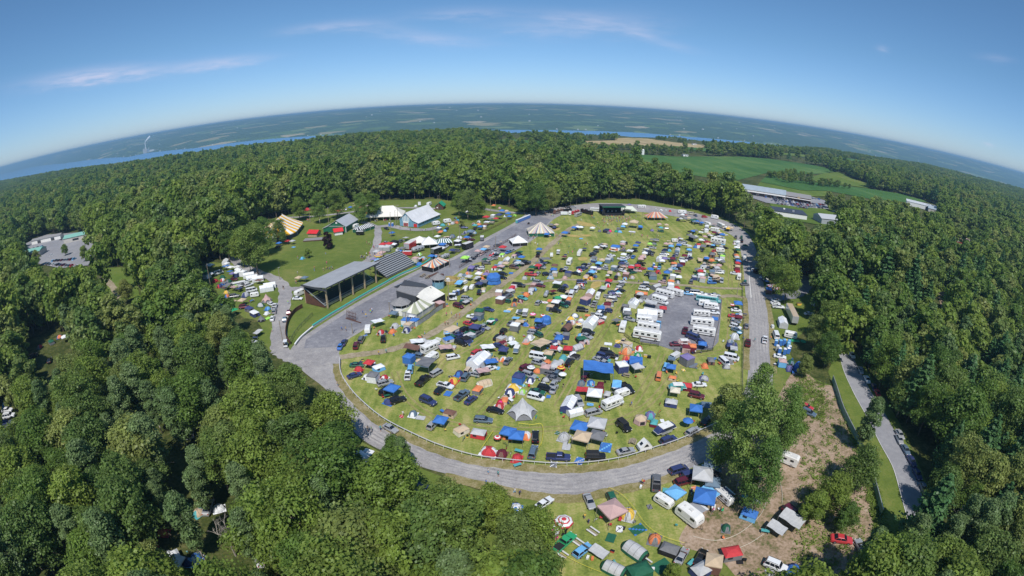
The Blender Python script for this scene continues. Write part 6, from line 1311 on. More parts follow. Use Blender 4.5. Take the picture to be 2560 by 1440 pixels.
wx = gnd(85, 640); block(wx, R(20), (22, 13, 4), m_stone, m_sea, 'sea-green roofed building at the left car park', 'gable', feats=[('window', (0, -6.55, 1), (6, .1, 1.6), GLASS)])
wx = gnd(195, 600); block(wx, R(30), (24, 12, 4), m_stone, m_sea, 'second sea-green roof, right of the left car park', 'gable', feats=[('window', (0, -6.05, 1), (6, .1, 1.6), GLASS)])
wx = gnd(120, 603); block(wx, R(24), (34, 8, 3.4), m_white, m_slate, 'long low white building behind the left car park', 'gable', feats=[('door', (-8, -4.05, 0), (4, .1, 2.6), m_dark), ('door', (8, -4.05, 0), (4, .1, 2.6), m_dark)])
wx = gnd(462, 712); block(wx, R(-35), (14, 7, 3.2), m_white, m_whroof, 'white-roofed long shed at the edge of the left woods', 'gable', feats=[('door', (0, -3.55, 0), (2, .1, 2.2), m_dark)])
wx = gnd(425, 690); block(wx, R(-35), (7, 5, 3.0), m_cream, m_white, 'small white-roofed shed peeping out of the left woods', 'gable', feats=[('door', (0, -2.55, 0), (1.2, .1, 2.1), m_dark)])
for (x, y, l_) in ((1735, 363, 'white farmhouse beside the far wheat field'), (1706, 358, 'low white farm shed above the wheat field'), (1818, 362, 'white farmhouse right of the far wheat field'), (1712, 391, 'farmhouse among the hedgerow trees of the green field'), (1455, 386, 'farmhouse at the left end of the green field')):
    wx = gnd(x, y); block(wx, R(random.uniform(0, 90)), (10, 6, 3.2), m_white, m_slate, l_, 'gable', name='farmhouse', cat='house', feats=[('door', (0, -3.05, 0), (1.2, .1, 2.1), m_dark), ('window', (3, -3.05, 1.2), (1.2, .1, 1.3), GLASS)])
sl = thing('silo', 'white domed silo at the edge of the green field', 'silo', gnd(1607, 387), 0); p = part('tank', sl, [m_white]); p.loft([ring(12, 2.5, 0), ring(12, 2.5, 7)]); p.done(); p = part('dome', sl, [m_white], True); p.loft([ring(12, 2.5, 7), ring(12, 2, 8.3), ring(12, 1, 9), ring(12, .1, 9.2)]); p.done()
sl = thing('silo', 'white domed silo right of the green field', 'silo', gnd(1802, 386), 0); p = part('tank', sl, [m_white]); p.loft([ring(12, 2.5, 0), ring(12, 2.5, 6)]); p.done(); p = part('dome', sl, [m_white], True); p.loft([ring(12, 2.5, 6), ring(12, 2, 7.3), ring(12, 1, 8), ring(12, .1, 8.2)]); p.done()
# across the lake
def farpt(x, y, z):
    d = px2dir(x, y); t = (z - HC) / d[2]; return (d[0] * t, d[1] * t)
fx, fy = farpt(363, 381, LAKE); fr = math.hypot(fx, fy); az0 = math.atan2(fx, fy)
sh_ = float(np.interp(math.degrees(az0), AZK, SHK)) + 60; fx, fy = sh_ * math.sin(az0), sh_ * math.cos(az0)
pw = thing('power_station', 'pale power station with one tall chimney on the far shore', 'power station', (fx, fy), -az0, z=LAKE)
for nm, c_, d_, m in (('boiler_house', (0, 0, 0), (60, 50, 62), m_stone), ('turbine_hall', (75, 10, 0), (110, 45, 34), m_white), ('annex', (165, 20, 0), (70, 30, 20), m_stone), ('coal_shed', (250, 20, 0), (90, 40, 14), m_white), ('side_tower', (45, 0, 0), (26, 36, 48), m_alu)): p = part(nm, pw, [m]); p.box(c_, d_); p.done()
p = part('chimney', pw, [m_white]); p.tube((12, 20, 0), (12, 20, 150), 9, 6, n=12); p.done()
mS = simple('steam', (.9, .9, .9), 1.0); mb = MB(); g_ = np.random.default_rng(3)
for k in range(9):
    c_ = Vector((12 + k * 9 + g_.normal(0, 2), 20, 152 + k * 6.5)); r_ = 7 + k * 1.3
    mb.loft([[c_ + Vector((r_ * s_ * math.cos(a) * .9, r_ * s_ * math.sin(a) * .9, zz * r_)) for a in np.linspace(0, 6.28, 9)[:-1]] for s_, zz in ((.2, -1), (.8, -.6), (1, 0), (.8, .6), (.2, 1))])
o = obj('smoke', mb.mesh('smoke', [mS], True), kind='stuff', label='white steam from the power station chimney'); o.location = (fx, fy, LAKE); o.rotation_euler = (0, 0, -az0)
hm = MB(); hm.box((0, 0, 0), (15, 10, 6), 0); hm.loft([[(-8, -5.5, 6), (-8, 5.5, 6), (-8, 0, 9.5)], [(8, -5.5, 6), (8, 5.5, 6), (8, 0, 9.5)]], 1); hmesh = hm.mesh('house', [m_white, m_stone])
g_ = np.random.default_rng(11)
for k in range(90):
    a_ = g_.uniform(-46, 50); s_ = float(np.interp(a_, AZK, SHK)); shore = k % 3 == 0; r_ = s_ + (g_.uniform(30, 120) if shore else g_.uniform(600, 6500)); x, y = r_ * math.sin(R(a_)), r_ * math.cos(R(a_)); z = float(height(np.array(x), np.array(y)))
    o = obj('house', hmesh); sc_k = (g_.uniform(.7, 1.2) if shore else g_.uniform(.8, 1.6)); o.location = (x, y, z + 3 * (not shore)); o.rotation_euler = (0, 0, g_.uniform(0, 3)); o.scale = (sc_k,) * 3
    o['category'] = 'house'; o['label'] = 'tiny white cottage on the far shore of the lake' if shore else 'tiny white farm building on the hillside beyond the lake'; o['group'] = 'cottages along the far shore' if shore else 'buildings on the far hillside'
for (x, y) in ((2360, 432),):
    d = px2dir(x, y); a_ = math.atan2(d[0], d[1]); r_ = 6500; ws_ = block((r_ * math.sin(a_), r_ * math.cos(a_)), -a_ + .3, (420, 90, 18), m_white, m_whroof, 'long white works building far off at the right horizon', 'flat', name='factory'); ws_.location.z = float(height(np.array(ws_.location.x), np.array(ws_.location.y)))
d = px2dir(2298, 382); a_ = math.atan2(d[0], d[1]); r_ = 7500; ms = thing('radio_mast', 'thin pale radio mast far off towards the right horizon', 'mast', (r_ * math.sin(a_), r_ * math.cos(a_)), 0, z=float(height(np.array(r_ * math.sin(a_)), np.array(r_ * math.cos(a_))))); p = part('shaft', ms, [m_white]); p.tube((0, 0, 0), (0, 0, 90), 3, 1.5, n=4); p.done(); p = part('antenna', ms, [m_white]); p.tube((0, 0, 90), (0, 0, 110), 1, n=4); p.done()
def tape(name, label, T, pts, h, mat, r=.05):
    P = [Vector((*T(*q), h)) for q in densify(pts, False, 5)]; o0 = P[len(P) // 2].copy(); o0.z = 0; t = thing(name, label, 'tape', (o0.x, o0.y)); p = part('strip', t, [mat])
    for a, b in zip(P, P[1:]): p.tube(a - o0, b - o0, r, n=4)
    p.done()
    for i in range(0, len(P), 4):
        if h > .3: s = part('stake', t, [mat]); s.tube(P[i] - o0 - Vector((0, 0, h)), P[i] - o0, .03, n=4); s.done()
TJ, TK, TH = TP(1240, 1170), TP(1600, 1170), TP(1240, 930); m_tape = simple('pale_tape', (.62, .58, .5), .7); m_ytape = simple('yellow_tape', (.7, .62, .05), .6)
tape('boundary_tape', 'pale tape laid in a long curve across the dirt clearing', TK, [(1680, 190), (1702, 330), (1640, 570), (1500, 740), (1280, 900), (1050, 970), (870, 960), (700, 915)], .06, m_tape)
tape('boundary_tape', 'pale tape curving down the upper part of the dirt clearing', TK, [(1720, 0), (1840, 130), (1890, 330), (1890, 480)], .06, m_tape)
tape('boundary_tape', 'short pale tape beside the shaded canopies in the dirt clearing', TK, [(1640, 890), (1480, 1000), (1290, 1085)], .06, m_tape)
tape('boundary_tape', 'yellow tape on stakes around the parked cars at the white rail', TH, [(300, 725), (480, 745), (612, 745), (612, 960), (540, 1090), (478, 1190)], .9, m_ytape)
tape('boundary_tape', 'yellow tape running from the blue canopies to the red dome', TP(840, 930), [(2095, 830), (2000, 970), (1925, 1090)], .9, m_ytape)
tape('boundary_tape', 'thin yellow tape across the campground right of the big purple canopy', TJ, [(1500, 300), (1680, 400), (1840, 580), (2000, 800), (2220, 950), (2500, 1040)], .8, m_ytape, .03)
tape('boundary_tape', 'thin yellow tape along the lower left campground edge', TJ, [(680, 1050), (900, 1200), (1150, 1330), (1400, 1430)], .8, m_ytape, .03)
# brush and weeds in the clearing, and straw stubble clumps: low leafy tufts
g_ = np.random.default_rng(5); P = []
for poly, num in (([(1960, 960), (2085, 985), (2150, 1200), (2170, 1420), (1980, 1440), (1990, 1250), (2010, 1120)], 900), ([(2075, 940), (2100, 990), (2200, 1230), (2240, 1400), (2200, 1400), (2150, 1180)], 500), ([(1990, 930), (2060, 960), (2060, 1060), (1990, 1020)], 500)):
    xs = np.array([q[0] for q in poly]); ys = np.array([q[1] for q in poly]); c = 0
    while c < num:
        x, y = g_.uniform(xs.min(), xs.max()), g_.uniform(ys.min(), ys.max())
        if inpoly(np.array([x]), np.array([y]), poly)[0]: P.append((*gnd(x, y), .3)); c += 1
P = np.repeat(np.array(P), 9, 0); P = P + g_.normal(0, .35, P.shape); P[:, 2] = np.abs(P[:, 2]) * .6 + .1
V, F = leaf_cloud(P, np.tile([0, 0, 1.0], (len(P), 1)), .22, g_, '', None)
obj('weeds', mesh_np('weeds', V, F, [LEAF]), kind='stuff', label='low weeds and brush scattered over the dirt clearing')
# ------------------------------------------------------------------ everything parked and pitched: kind, pixel in an enlarged tile, colours, heading in the picture, size
TILES = [((1240, 480), '''b 830 285 Ng 15 .9;x 905 310 wg 0;b 1060 292 rw 18 .8;r 985 305 wo 80 .9;b 1095 325 sg 22 .8;b 1210 292 kk -14 1;b 1340 260 wg -2 .9;b 945 262 kk 5 .7;k 1425 290 b;K 1760 285 cg 0 2;
c 960 215 k 0;s 1030 215 s 0;s 1480 200 n 0;c 1530 200 s 0;c 600 275 G 0;c 650 275 s 5;d 1690 200 pw;k 1775 205 u;R 1940 215 cG 0 .8;d 2130 240 g;d 2200 250 w;d 2265 250 s;d 2320 262 r;x 2500 290 w;
k 730 480 G;k 805 480 a;k 1040 520 b;k 1085 510 w;k 1130 515 w;k 1285 525 w;k 1715 480 w 0 1.2;k 1835 480 a 0 1.9;k 1925 510 b;f 1815 535 wu 0 1.6;k 675 610 b;k 915 600 b 0 1.2;f 1135 625 B;d 1520 530 rP;d 1600 535 e;d 1650 540 B;d 1500 552 G;d 1380 530 G;k 1690 505 Bw;H 960 560 G;d 1450 540 k;k 2175 470 p;k 2270 480 a;k 2195 520 t;d 2080 520 u;
p 560 860 k 70;k 575 815 bw;t 740 865 wg 85 .7;P 830 830 wG 70;R 1115 840 wg 57 .8;K 1180 790 nN 0 .9;r 980 960 wn 57;K 910 905 mp;K 640 965 Gk 10 1.7;K 560 990 GG;s 590 1020 s -12;k 555 1030 r;k 480 1060 E;p 465 1120 r -5;c 560 1105 s 50;d 380 1160 gs;d 490 1170 gE;c 405 955 k 0;
c 875 1055 k 50;c 930 1035 g 50;k 780 1035 N;h 680 1115 k 5;k 770 1090 b;d 725 1155 sB;d 915 1155 pp;c 1070 1105 k -10;w 960 1125 nG;c 1130 1040 n -20;d 1110 1060 rw;s 1190 1005 k 20;c 1230 990 s 40;
K 1425 770 wG 10 1.2;k 1340 790 w;c 1330 815 k 20;c 1285 855 k 20;D 1300 910 Gg 35 1.2;w 1490 945 gT;k 1365 1000 B;k 1410 960 a;c 1365 1030 n 0;D 1300 1040 wu;h 1280 1085 s -5;k 1275 1125 By;D 1200 1155 ay;d 1265 1165 oy;c 1460 1010 w 50;u 1370 1080 pw;
D 1590 770 bw 0 1.6;P 1565 800 wo;c 1535 865 w 5;k 1690 715 g;k 1685 745 pg;c 1700 770 p 50;K 1410 740 Gk;
k 1860 765 b;k 1890 725 nG;s 1835 805 k 5;K 1785 840 ww 0 1.4;c 1830 880 b 50;c 1745 900 w 30;k 1700 885 w;c 1690 960 k 20;c 1720 975 g 20;c 1640 1025 k 20;d 1700 1010 po;w 1580 1050 gT;c 1665 1065 w -20;d 1630 1110 pg;K 1515 1120 ak;c 1600 1155 k 75;w 1730 1140 pN;d 1815 1150 pg;c 1820 1090 E 10;k 1900 1040 r;c 1880 1000 G 10;k 1925 945 p;k 1800 1060 rp'''),
 ((1600, 480), '''t 570 290 wG -5 1.1;V 690 305 cN -10;c 740 325 n -30;s 860 345 r 0;t 995 360 gw -12 1.1;k 565 340 w;K 615 330 r 0 .8;s 510 385 n 30;k 540 395 gN;k 600 400 Gp;k 650 385 a;k 690 415 E;k 740 410 E;k 785 410 G;k 760 430 b;k 820 450 bw;k 720 435 T;t 900 450 gw -20;r 1080 475 cG -25 1.1;K 985 460 pG;
k 1180 510 ay;k 1165 525 y;k 1215 520 a;w 890 490 ww;r 1000 530 wn -8;w 880 540 ww;K 810 580 ww 0 1.3;k 700 565 b;k 660 575 k;k 740 555 Gk;k 985 585 m;k 910 600 a;K 740 625 ww 10;K 940 620 ww 25 1.2;k 1090 620 b 0 1.2;k 1060 590 a;c 1130 585 w 0;K 690 660 GG -20 1.9;k 810 685 wB;c 895 680 r 0;R 1040 690 wG -10 1.1;k 1050 640 g;k 860 640 p;
K 545 660 ww;t 460 670 wp 0 .8;c 600 715 w -12;c 540 690 s 0;K 380 690 aG;c 590 680 s 10;w 780 745 rw;K 840 770 Gk 0 1.3;d 970 725 yo;D 1080 750 gG;k 900 740 a;k 1020 740 G;d 1110 745 uG;c 1130 760 k 0;d 740 745 b;
t 1065 805 wG -5 1;c 1085 840 E -5;D 960 865 GN 0 1.4;w 1095 900 lw;h 1040 915 s -5;d 1000 830 a;c 990 800 r 20;
K 515 740 gg 60 1.2;k 515 755 b;g 500 800 gw 80;c 450 870 n 75;k 655 770 g;k 650 820 B;c 640 875 w 20;k 590 900 m;s 575 925 w -10;D 450 980 oN;w 560 975 wm;k 430 940 m;k 525 1040 n;D 400 1065 gT;K 500 1115 Np 0 1.3;k 350 1130 b;s 325 1185 k 80;w 435 1165 wg;k 510 1190 w;D 410 1220 og;d 500 1215 Gg;D 480 1010 gp;s 490 860 s 60;
g 250 920 wg 70;k 325 940 u;k 290 970 w;o 180 1010 bw;c 255 1030 B 60;d 240 1080 rr 0 1.2;k 135 1085 b;D 165 1150 GT 0 1.6;u 200 1050 rw;
d 205 710 lE;K 180 680 Gg 0 1.3;k 180 740 Gk;k 130 740 l;P 90 810 wG;c 130 820 k 0;k 60 865 w;c 30 900 m 10;c 100 850 k 20;c 350 790 n 10;d 380 790 Bt;s 330 845 s -5;k 400 740 aG;k 350 740 p;k 410 770 B;k 25 915 p;c 15 980 k 10;c 10 1040 r 10;
K 800 950 aN;k 885 935 b;d 940 920 wr;k 950 960 o;D 1010 1015 gG;k 950 1030 a;D 830 1020 sw;d 880 1010 ws;s 815 1070 w -8;d 730 1135 Ea 0 1.2;w 810 1160 wg 0 1.1;w 820 1195 pg;s 680 1215 G 80;k 800 1110 r;k 760 1090 G;c 870 1000 s 20;
k 955 1110 Ts;D 1000 1160 aN 0 1.2;c 960 1225 b 0;c 935 1180 B 60;s 1045 1090 w -5;k 1045 1035 p;c 1050 1055 r 0;k 1070 965 w;k 1090 975 G;d 1070 1170 pw;k 1030 1060 g;K 960 1140 G;c 1000 1215 k 10;c 900 1020 G 70;d 880 1110 sE;c 930 995 a 10;
d 1260 700 pw;P 1300 755 wg;w 1300 705 ww;k 1280 785 w;k 1300 820 E;D 1285 880 oc 0 1.2;k 1290 920 gE;k 1305 970 b;k 1295 1000 rw;w 1295 1040 aN;w 1290 1080 mr;c 1260 1105 w -10;r 1315 1160 wG 86 .9;
R 1390 905 wG 86 .8;p 1355 670 k 82;s 1275 615 G 82;c 1500 1055 w 86;r 1585 860 wG 82;V 1570 1085 k 5;c 1395 1240 G 0;k 1400 760 Ek;s 1350 620 E 82;x 1600 760 b 82;
c 1650 1170 w -20;c 1660 1190 n -20;u 1690 1240 bw;w 1710 1350 bN;Y 1610 1290 k;Y 1620 1330 s;Y 1585 1270 k;o 1920 1440 bw;Z 2080 1290 EE 80;c 2245 1080 r 0;c 2130 1095 k 0;c 2100 1110 s 0;c 2190 1075 n 0'''),
 ((1600, 700), '''c 70 95 k -5;g 210 120 gG 20;s 50 140 w -8;w 405 110 ww;d 490 120 rr;R 460 200 wG -15 .9;R 330 225 wn -15 .95;r 250 310 wG -18 1.1 a;w 50 240 oN;s 660 160 k -5;c 640 200 B -5;V 740 200 s -5;c 830 205 w -8;c 1000 220 s -5;Q 890 290 tw -8 .85;t 860 350 wB -5;r 940 385 wG -8;R 815 480 cG -5 .8;c 985 455 w -5;f 1000 520 bb 0 1.3;
R 820 610 wG -6 1.05 a;R 845 730 wG -9 1;p 600 700 m 80;V 710 795 n -22;s 830 880 n -35;P 580 870 wp 0;w 685 950 om;k 820 925 bw;
K 140 370 gw -10 1.4;R 170 480 wG -10 .9;g 90 510 ww -5 1.6;r 60 575 wG -5;p 240 620 B 80;R 110 670 Bw -10 .95;R 90 790 cN -10 1.15 a;k 300 440 r;c 480 880 m 0;w 610 960 mp;k 10 250 g;d -5 290 gG;K 350 195 G;
x 510 1060 wk 30 .8;w 560 1140 uG 20 1.3;K 440 1120 TG 0 1;s 350 1195 B 75;k 450 1215 b;f 715 1150 GT 0 1.4;V 285 1335 oc 80 .8;D 370 1365 oa 0 .75;
k 1295 385 bT 0 1.2;c 1280 425 w -5;c 1245 505 r -10;V 1330 530 w 80 .8;d 1325 475 gg;D 1275 590 GT;s 1275 660 w -18;c 1290 690 T -18;d 1265 770 wg 0 1.4;d 1220 850 sT 0 1.2;d 1250 870 Gn;K 1245 970 gg 0 1.1;V 1215 1070 w -12;V 1100 1130 w -42 .9;D 940 1110 GN;d 1175 1110 Gg;d 860 1160 oo;d 850 1325 su;k 1290 560 mG;u 1220 390 rw;
s 1395 60 E 85;c 1415 635 G 87;p 1435 865 m 86;p 1660 820 w 84;
c 1810 290 w 0;c 1800 325 w 0;p 1840 380 w -6;X 2010 520 ga 115 1;g 1895 610 wg 107 1.35;V 1805 765 w 110;t 2000 775 sn -12;f 2070 815 ee 0 1.3;f 2175 825 eE;
o 1820 880 bB;o 1865 878 bB;o 1908 875 bB;o 1960 880 BB;o 1965 910 BB;o 1830 960 gw;o 1870 985 bw;o 1910 990 bw;o 1950 985 bw;o 1980 960 bw;c 1860 1045 w -10;w 1885 1150 pB;d 1995 1130 ET 0 1.3;d 1990 1200 un 0 1.2;C 2110 1205 bb 0 1.1;Z 2115 340 yN 0 .6;q 1765 640 ww 0 2;c 2250 470 w 0;c 2310 330 w 60;q 70 1030 ya 0 1.5;q 120 1045 kk 0 1.5'''),
 ((1240, 700), '''D 215 125 rP 0 .9;s 310 95 k -5;w 40 210 wp;D 190 180 gG 20 1.1;s 160 250 G 30;w 60 310 wN 0 1.1;s 560 55 s -8;c 590 95 m -8;D 480 130 Np;d 400 210 oo 0 1.2;d 460 185 wg;D 480 165 gG;c 355 260 t -20;d 300 295 mp;d 240 345 oG 0 1.1;f 190 400 yw;f 155 425 Bg;
A 670 220 ss 63 .8;K 760 200 mN 20;K 820 110 wk 0 1.5;d 920 95 nG 0 1.1;c 890 125 k 30;s 1140 55 n 0;d 1140 80 rw;D 1110 115 aN;f 1010 145 oo;K 975 210 ag;V 1075 150 w 60 .9;V 1040 220 w 65 1;D 965 290 op 0 1;h 565 325 s 45;f 650 305 wr;w 830 300 eg;w 795 360 wk 0 1.1;h 915 355 E -22;s 790 430 k -10;k 900 290 wG;f 720 280 oo;
P 390 480 wG 70 1.1 a;u 490 520 Pw;u 625 540 rw;k 570 610 b;C 710 580 bb 0 1.1;c 660 655 n 20;d 380 610 bp;w 255 670 wG 0 1.1;K 330 610 ap;c 205 615 G 40;j 100 715 k 50;d 480 670 oo;W 510 725 s -8;d 480 790 gw 0 1.2;d 410 830 gp;f 440 850 oo;c 20 785 k 45;d 120 790 sp;d 190 800 gw 0 1.1;D 85 855 mp 20 .8;c 40 905 n -20;
P 310 970 gT 65;K 230 905 we 20;k 100 1005 nk;d 100 1075 wo;c 200 1105 G 50;K 600 945 ac 30 1.8;V 560 1060 w -10;h 565 1130 s -15;d 685 1115 oo;s 395 1200 m 25;u 460 1235 wg;d 550 1230 oG 0 1;s 430 1305 s -18;w 300 1365 nb 0 1.1;d 455 1350 nw;
p 790 915 w -28;K 770 965 rw;w 700 1045 aE;D 830 825 bG 0 1.2;h 880 780 s -22;d 810 845 gp;T 940 670 Nk 42 1.25;d 1000 590 wp;d 1010 540 yw 0 1.2;d 1050 490 wn;s 1150 425 k -5;d 1130 555 ww;f 1230 480 oo;g 1260 620 ww 50 1.45;u 1100 655 cy;i 1200 500 o;
g 1255 215 wp 58 1.15;w 1190 320 pn 30 1.2;r 1360 245 gw 66 .8;p 1310 345 s 62;d 1430 110 lg;k 1500 70 rm;d 1490 85 wr;K 1675 75 gG 10 1.2;K 1660 105 GG;d 1630 185 Bt;c 1580 205 n -5;d 1610 145 wo;c 1680 180 k 10;P 1540 290 wG -8;K 1505 330 aN;w 1480 385 mp;k 1395 435 bw;D 1395 465 wG;s 1375 505 w -10;s 1485 480 k 50;D 1425 590 pr 20 .9;c 1585 215 u -10;d 1390 160 kk;
g 1840 350 ww 55 1.1;w 1740 460 ww;k 1750 510 Gk;c 1780 545 s -15;r 1680 660 wG 72 1;K 1590 590 GG 30 1;D 1960 260 Gg 20;w 1900 230 oN 0;g 1820 325 gw 50;
s 1225 735 k -10;c 1220 770 s -22;D 1130 830 Ek 10 1.1;d 1205 840 gp;T 1075 930 gG 20 1.1;D 1030 1020 wn 0 .9;k 960 990 rG;T 885 1080 tg 60 .95;s 990 1130 k 50;D 830 1200 gr 0 1.4;u 848 1240 yr;w 700 1240 pG;c 750 1340 G -12;u 875 1320 ww;P 760 1400 gw 60 .01;c 765 1420 s 60;d 625 1430 wn 0 1;d 850 1200 r 0 .7;
f 1495 860 ww;f 1470 930 wg;d 1630 885 nu 0 .8;f 1640 830 yc;d 1740 970 ao 30 1.6;d 1735 1060 or 0 1;f 1740 1085 bb 0 1.1;d 1905 930 rw 0 1.1;d 1885 1025 eg 0 1.1;j 1460 985 k -8;s 1520 1045 k -8;c 1400 1090 s -18;c 1430 1130 s -18;c 1330 1175 n -5;q 1505 1115 wt 0 2;
w 1670 1215 wn 8 1.2;K 1855 1185 bb 0 1.7;k 1870 1245 gr 10 1.2;K 1350 1330 bb -3 2.6;V 1150 1320 m 60 .8;d 1120 1390 TG;d 1270 1410 bB;D 1390 1430 mp 0 .8;i 1500 1220 r;i 1590 1030 y;i 1620 1060 k;l 1600 1070 w;i 1860 1310 r;I 1730 1290 N'''),
 ((880, 700), '''K 1430 95 BG 0 1.2;t 1500 55 gw 30 .6;t 1515 150 ap 55 .75;t 1600 125 gw 50 .7;o 1375 215 bw;o 1410 205 bw;s 1700 185 k 70;k 1700 110 nG;K 1760 60 gT;z 1345 275 w 0 1.5;s 1530 275 s -5;s 1420 370 m -18;w 1175 370 pN 20 1.1;i 1230 300 k;
w 730 590 bw 0 1;w 840 600 bw 0 1;d 730 690 ng 0 1.2;k 560 510 Tg;d 575 630 gg 0 1.2;d 540 700 oo;t 215 700 wG 80 .9;K 350 620 we 20 1.3;d 390 715 rg 0 1.1;p 420 810 k 85 .9;s 60 900 m 72;s 130 820 G 60;
D 1340 715 ag 28 1.6;s 1500 690 k 25;c 1400 765 n 30;D 1290 825 bg 15 1.1;k 1650 715 n 0 1.2;D 1570 790 gT 25 1.2;d 1550 830 ee;s 1490 870 k -18;f 1620 855 bu;c 1755 665 s -18;c 1560 605 r -18;w 1700 480 EG 0 1.15;w 1680 525 GT;c 1820 415 n -12;d 1870 580 eE 0 1.4;d 1940 550 n 0 .6;
x 1155 815 wk -15 .4;r 1020 950 wG 25 1.15;K 820 980 NN -5 1.5;K 850 900 wg 10 1.3;D 1360 920 gp 0 .6;K 1300 1010 pG 10 1.3;t 1120 1090 wT 35 1;w 765 1100 bb 0 1.1;s 780 1215 B 82;H 900 1120 at 0 .85;K 1020 1220 GT 0 1.9;V 1130 1270 g 30 .8;p 950 1375 k 42 1.1;D 930 950 wg .1;
d 245 1120 mw;k 240 1180 r;D 360 1205 wB 20 1.1;c 70 1165 E 0;d 90 1200 rr;c 60 1290 n 18;w 290 1350 Gw 0 1.1;d 430 1325 rw;W 445 1400 s 15;d 200 1310 w 0;i 210 1160 r;
g 1710 1130 ww 42 1.6;K 1810 970 ww 10 1.3;s 1670 1010 r 30;s 1580 1110 n 62;K 1760 1260 pn 15 1.2;K 1850 1180 bb 15 1.2;d 1645 1225 wE 0 1.1;s 1555 1310 T 52;d 1430 1270 nb 0 1.1;d 1345 1370 yr 0 1.3;T 1760 1410 ac 15 1.1;f 1900 1180 B'''),
 ((840, 930), '''c 95 925 B 22;v 670 285 k 38;k 780 320 bb 0 1.25;d 705 420 nb 0 1.1;s 870 400 k 18;s 1170 475 n -24 1.1;d 1030 580 Tw 0 1;f 1130 620 gg 0 .9;h 1395 265 k 42;f 1495 295 bb;p 1690 340 T 38;c 1800 400 n 38;D 1890 270 oG 0 1.0;c 2130 535 k -12;d 2170 460 rp 0 1.1;
h 1305 725 s 45;D 1480 620 Na 0 1;k 1495 710 bb 0 1.1;D 1690 800 ac 25 1.1;D 1900 860 gr -10 1.15;W 1985 710 T -4;c 730 780 s -28;d 2040 1090 rw 0 1.5;d 2220 1115 mN 0 1.2;d 2400 1150 rr 0 1.1;f 300 1110 wG 0 1.2;f 430 1075 ww;c 60 700 k 20;s 30 760 n 20;q 250 1130 w;f 180 1180 ww;d 130 1330 ww;d 520 1400 ww;D 670 1430 kG;i 540 250 w;i 1440 720 w;i 1560 700 r;Y 1580 220 r;c 1290 690 o 0 .01'''),
 ((1240, 930), '''d 220 240 yw 0 1.4;d 190 290 nw 0 1.3;d 350 280 lg 0 .9;d 95 370 ag;D 120 410 oa 0 .8;d 50 440 rP 0 1;S 350 560 gG 0 1.05;v 535 360 w -14;c 590 280 E -12;s 640 260 k -12;c 760 250 s 62;f 700 335 bb 0 .6;
K 1150 310 rr 0 1.1;D 1370 260 mr 0 .9;k 1305 400 ww 0 1.4;f 1255 440 Bb 0 .7;g 900 460 wn 60 1.2;g 1050 570 ww 15 .85;s 1100 425 s -60 1;t 1680 320 wn 18 .85 a;K 1620 240 Bw 0 1.1;p 1730 240 k -42;P 1440 999 w 0 .01;r 1550 470 wn 22 1.05;D 1480 330 gG 0 .8;v 1295 570 s 15;
j 1700 760 k -42 1.15;k 1110 850 bb 0 1.35;k 1290 800 gg 0 1.5;k 1150 970 an 0 1.35;k 1340 960 Gk 0 1.25;d 905 890 gs 0 1.25;Y 955 960 s;f 940 1000 gs;f 1460 1015 bB 0 1.4;k 160 900 bb 0 1.15;k 300 950 bb 0 1.2;D 150 790 go 0 1;d 370 850 wo 0 1.1;s 525 900 k 89;u 20 940 rw 0 .8;s 495 1100 T 72;p 830 1170 n -3;f 1110 1195 bg;j 1320 1165 k 0 1.15;c 1725 1085 s 12;F 1970 1040 wn 12;
P 2240 820 gn 22 1.3;s 2290 940 n 22;H 1940 670 ap 0 1.15;d 2060 600 ut 0 1.2;D 2070 700 tm 0 .8;Y 2150 610 k;Y 2040 690 r;i 1430 840 r;i 1470 870 w;I 1820 950 N;i 1610 830 k;f 770 1240 Gw 0 .8;i 870 570 e;i 900 620 r'''),
 ((1600, 930), '''D 605 230 rm -8 1.15;P 490 250 tt 0 1.1;k 455 330 cg 0 1;D 410 450 gn -10 1.1;s 750 345 m -12;k 725 590 bb 0 1.2;c 880 675 k 45;u 620 745 bb 0 1.2;W 700 820 s 30;R 1895 1195 gw -22 .95;c 2210 490 r -22;W 2240 570 T -22;v 580 1370 n 18;k 940 1440 kn 0 1.2;Y 760 240 k;k 870 530 T;f 2030 440 bb 0 .6;c 780 200 w 0;i 670 660 w;i 710 680 r;D 1100 400 Gg'''),
 ((1240, 1170), '''c 640 500 w 35;c 1240 475 s -66;h 1545 455 E -66;k 1540 690 pu 25 1.55;d 1750 640 yg 0 1.35;d 740 870 wP 0 1.4;O 900 850 rw 0 1;p 920 1000 e 42;h 1150 1130 B 38;K 1350 1190 gu -30 1.0;T 1560 1370 gE -25 1.15;D 1900 1420 EE 20 1.4;T 1840 1130 gE -35 1.3;f 1530 940 EE 0 .9;f 1890 830 Eb 25 1.2;f 1655 815 wG 0 .7;d 2110 970 oG 0 1.15;f 2210 1320 EE 30 1.4;B 1290 865 N -35 1;B 1080 1010 N -35 1;B 875 1165 N -35 1;B 1985 1260 N -35 1;
i 1385 690 r 0 1.2;i 1520 765 r 0 1.2;i 1635 715 r 0 1.2;i 740 930 b;q 1220 1210 w;q 1290 1220 o;d 1850 220 yb 0 .01;Y 1950 225 s;q 1930 260 w'''),
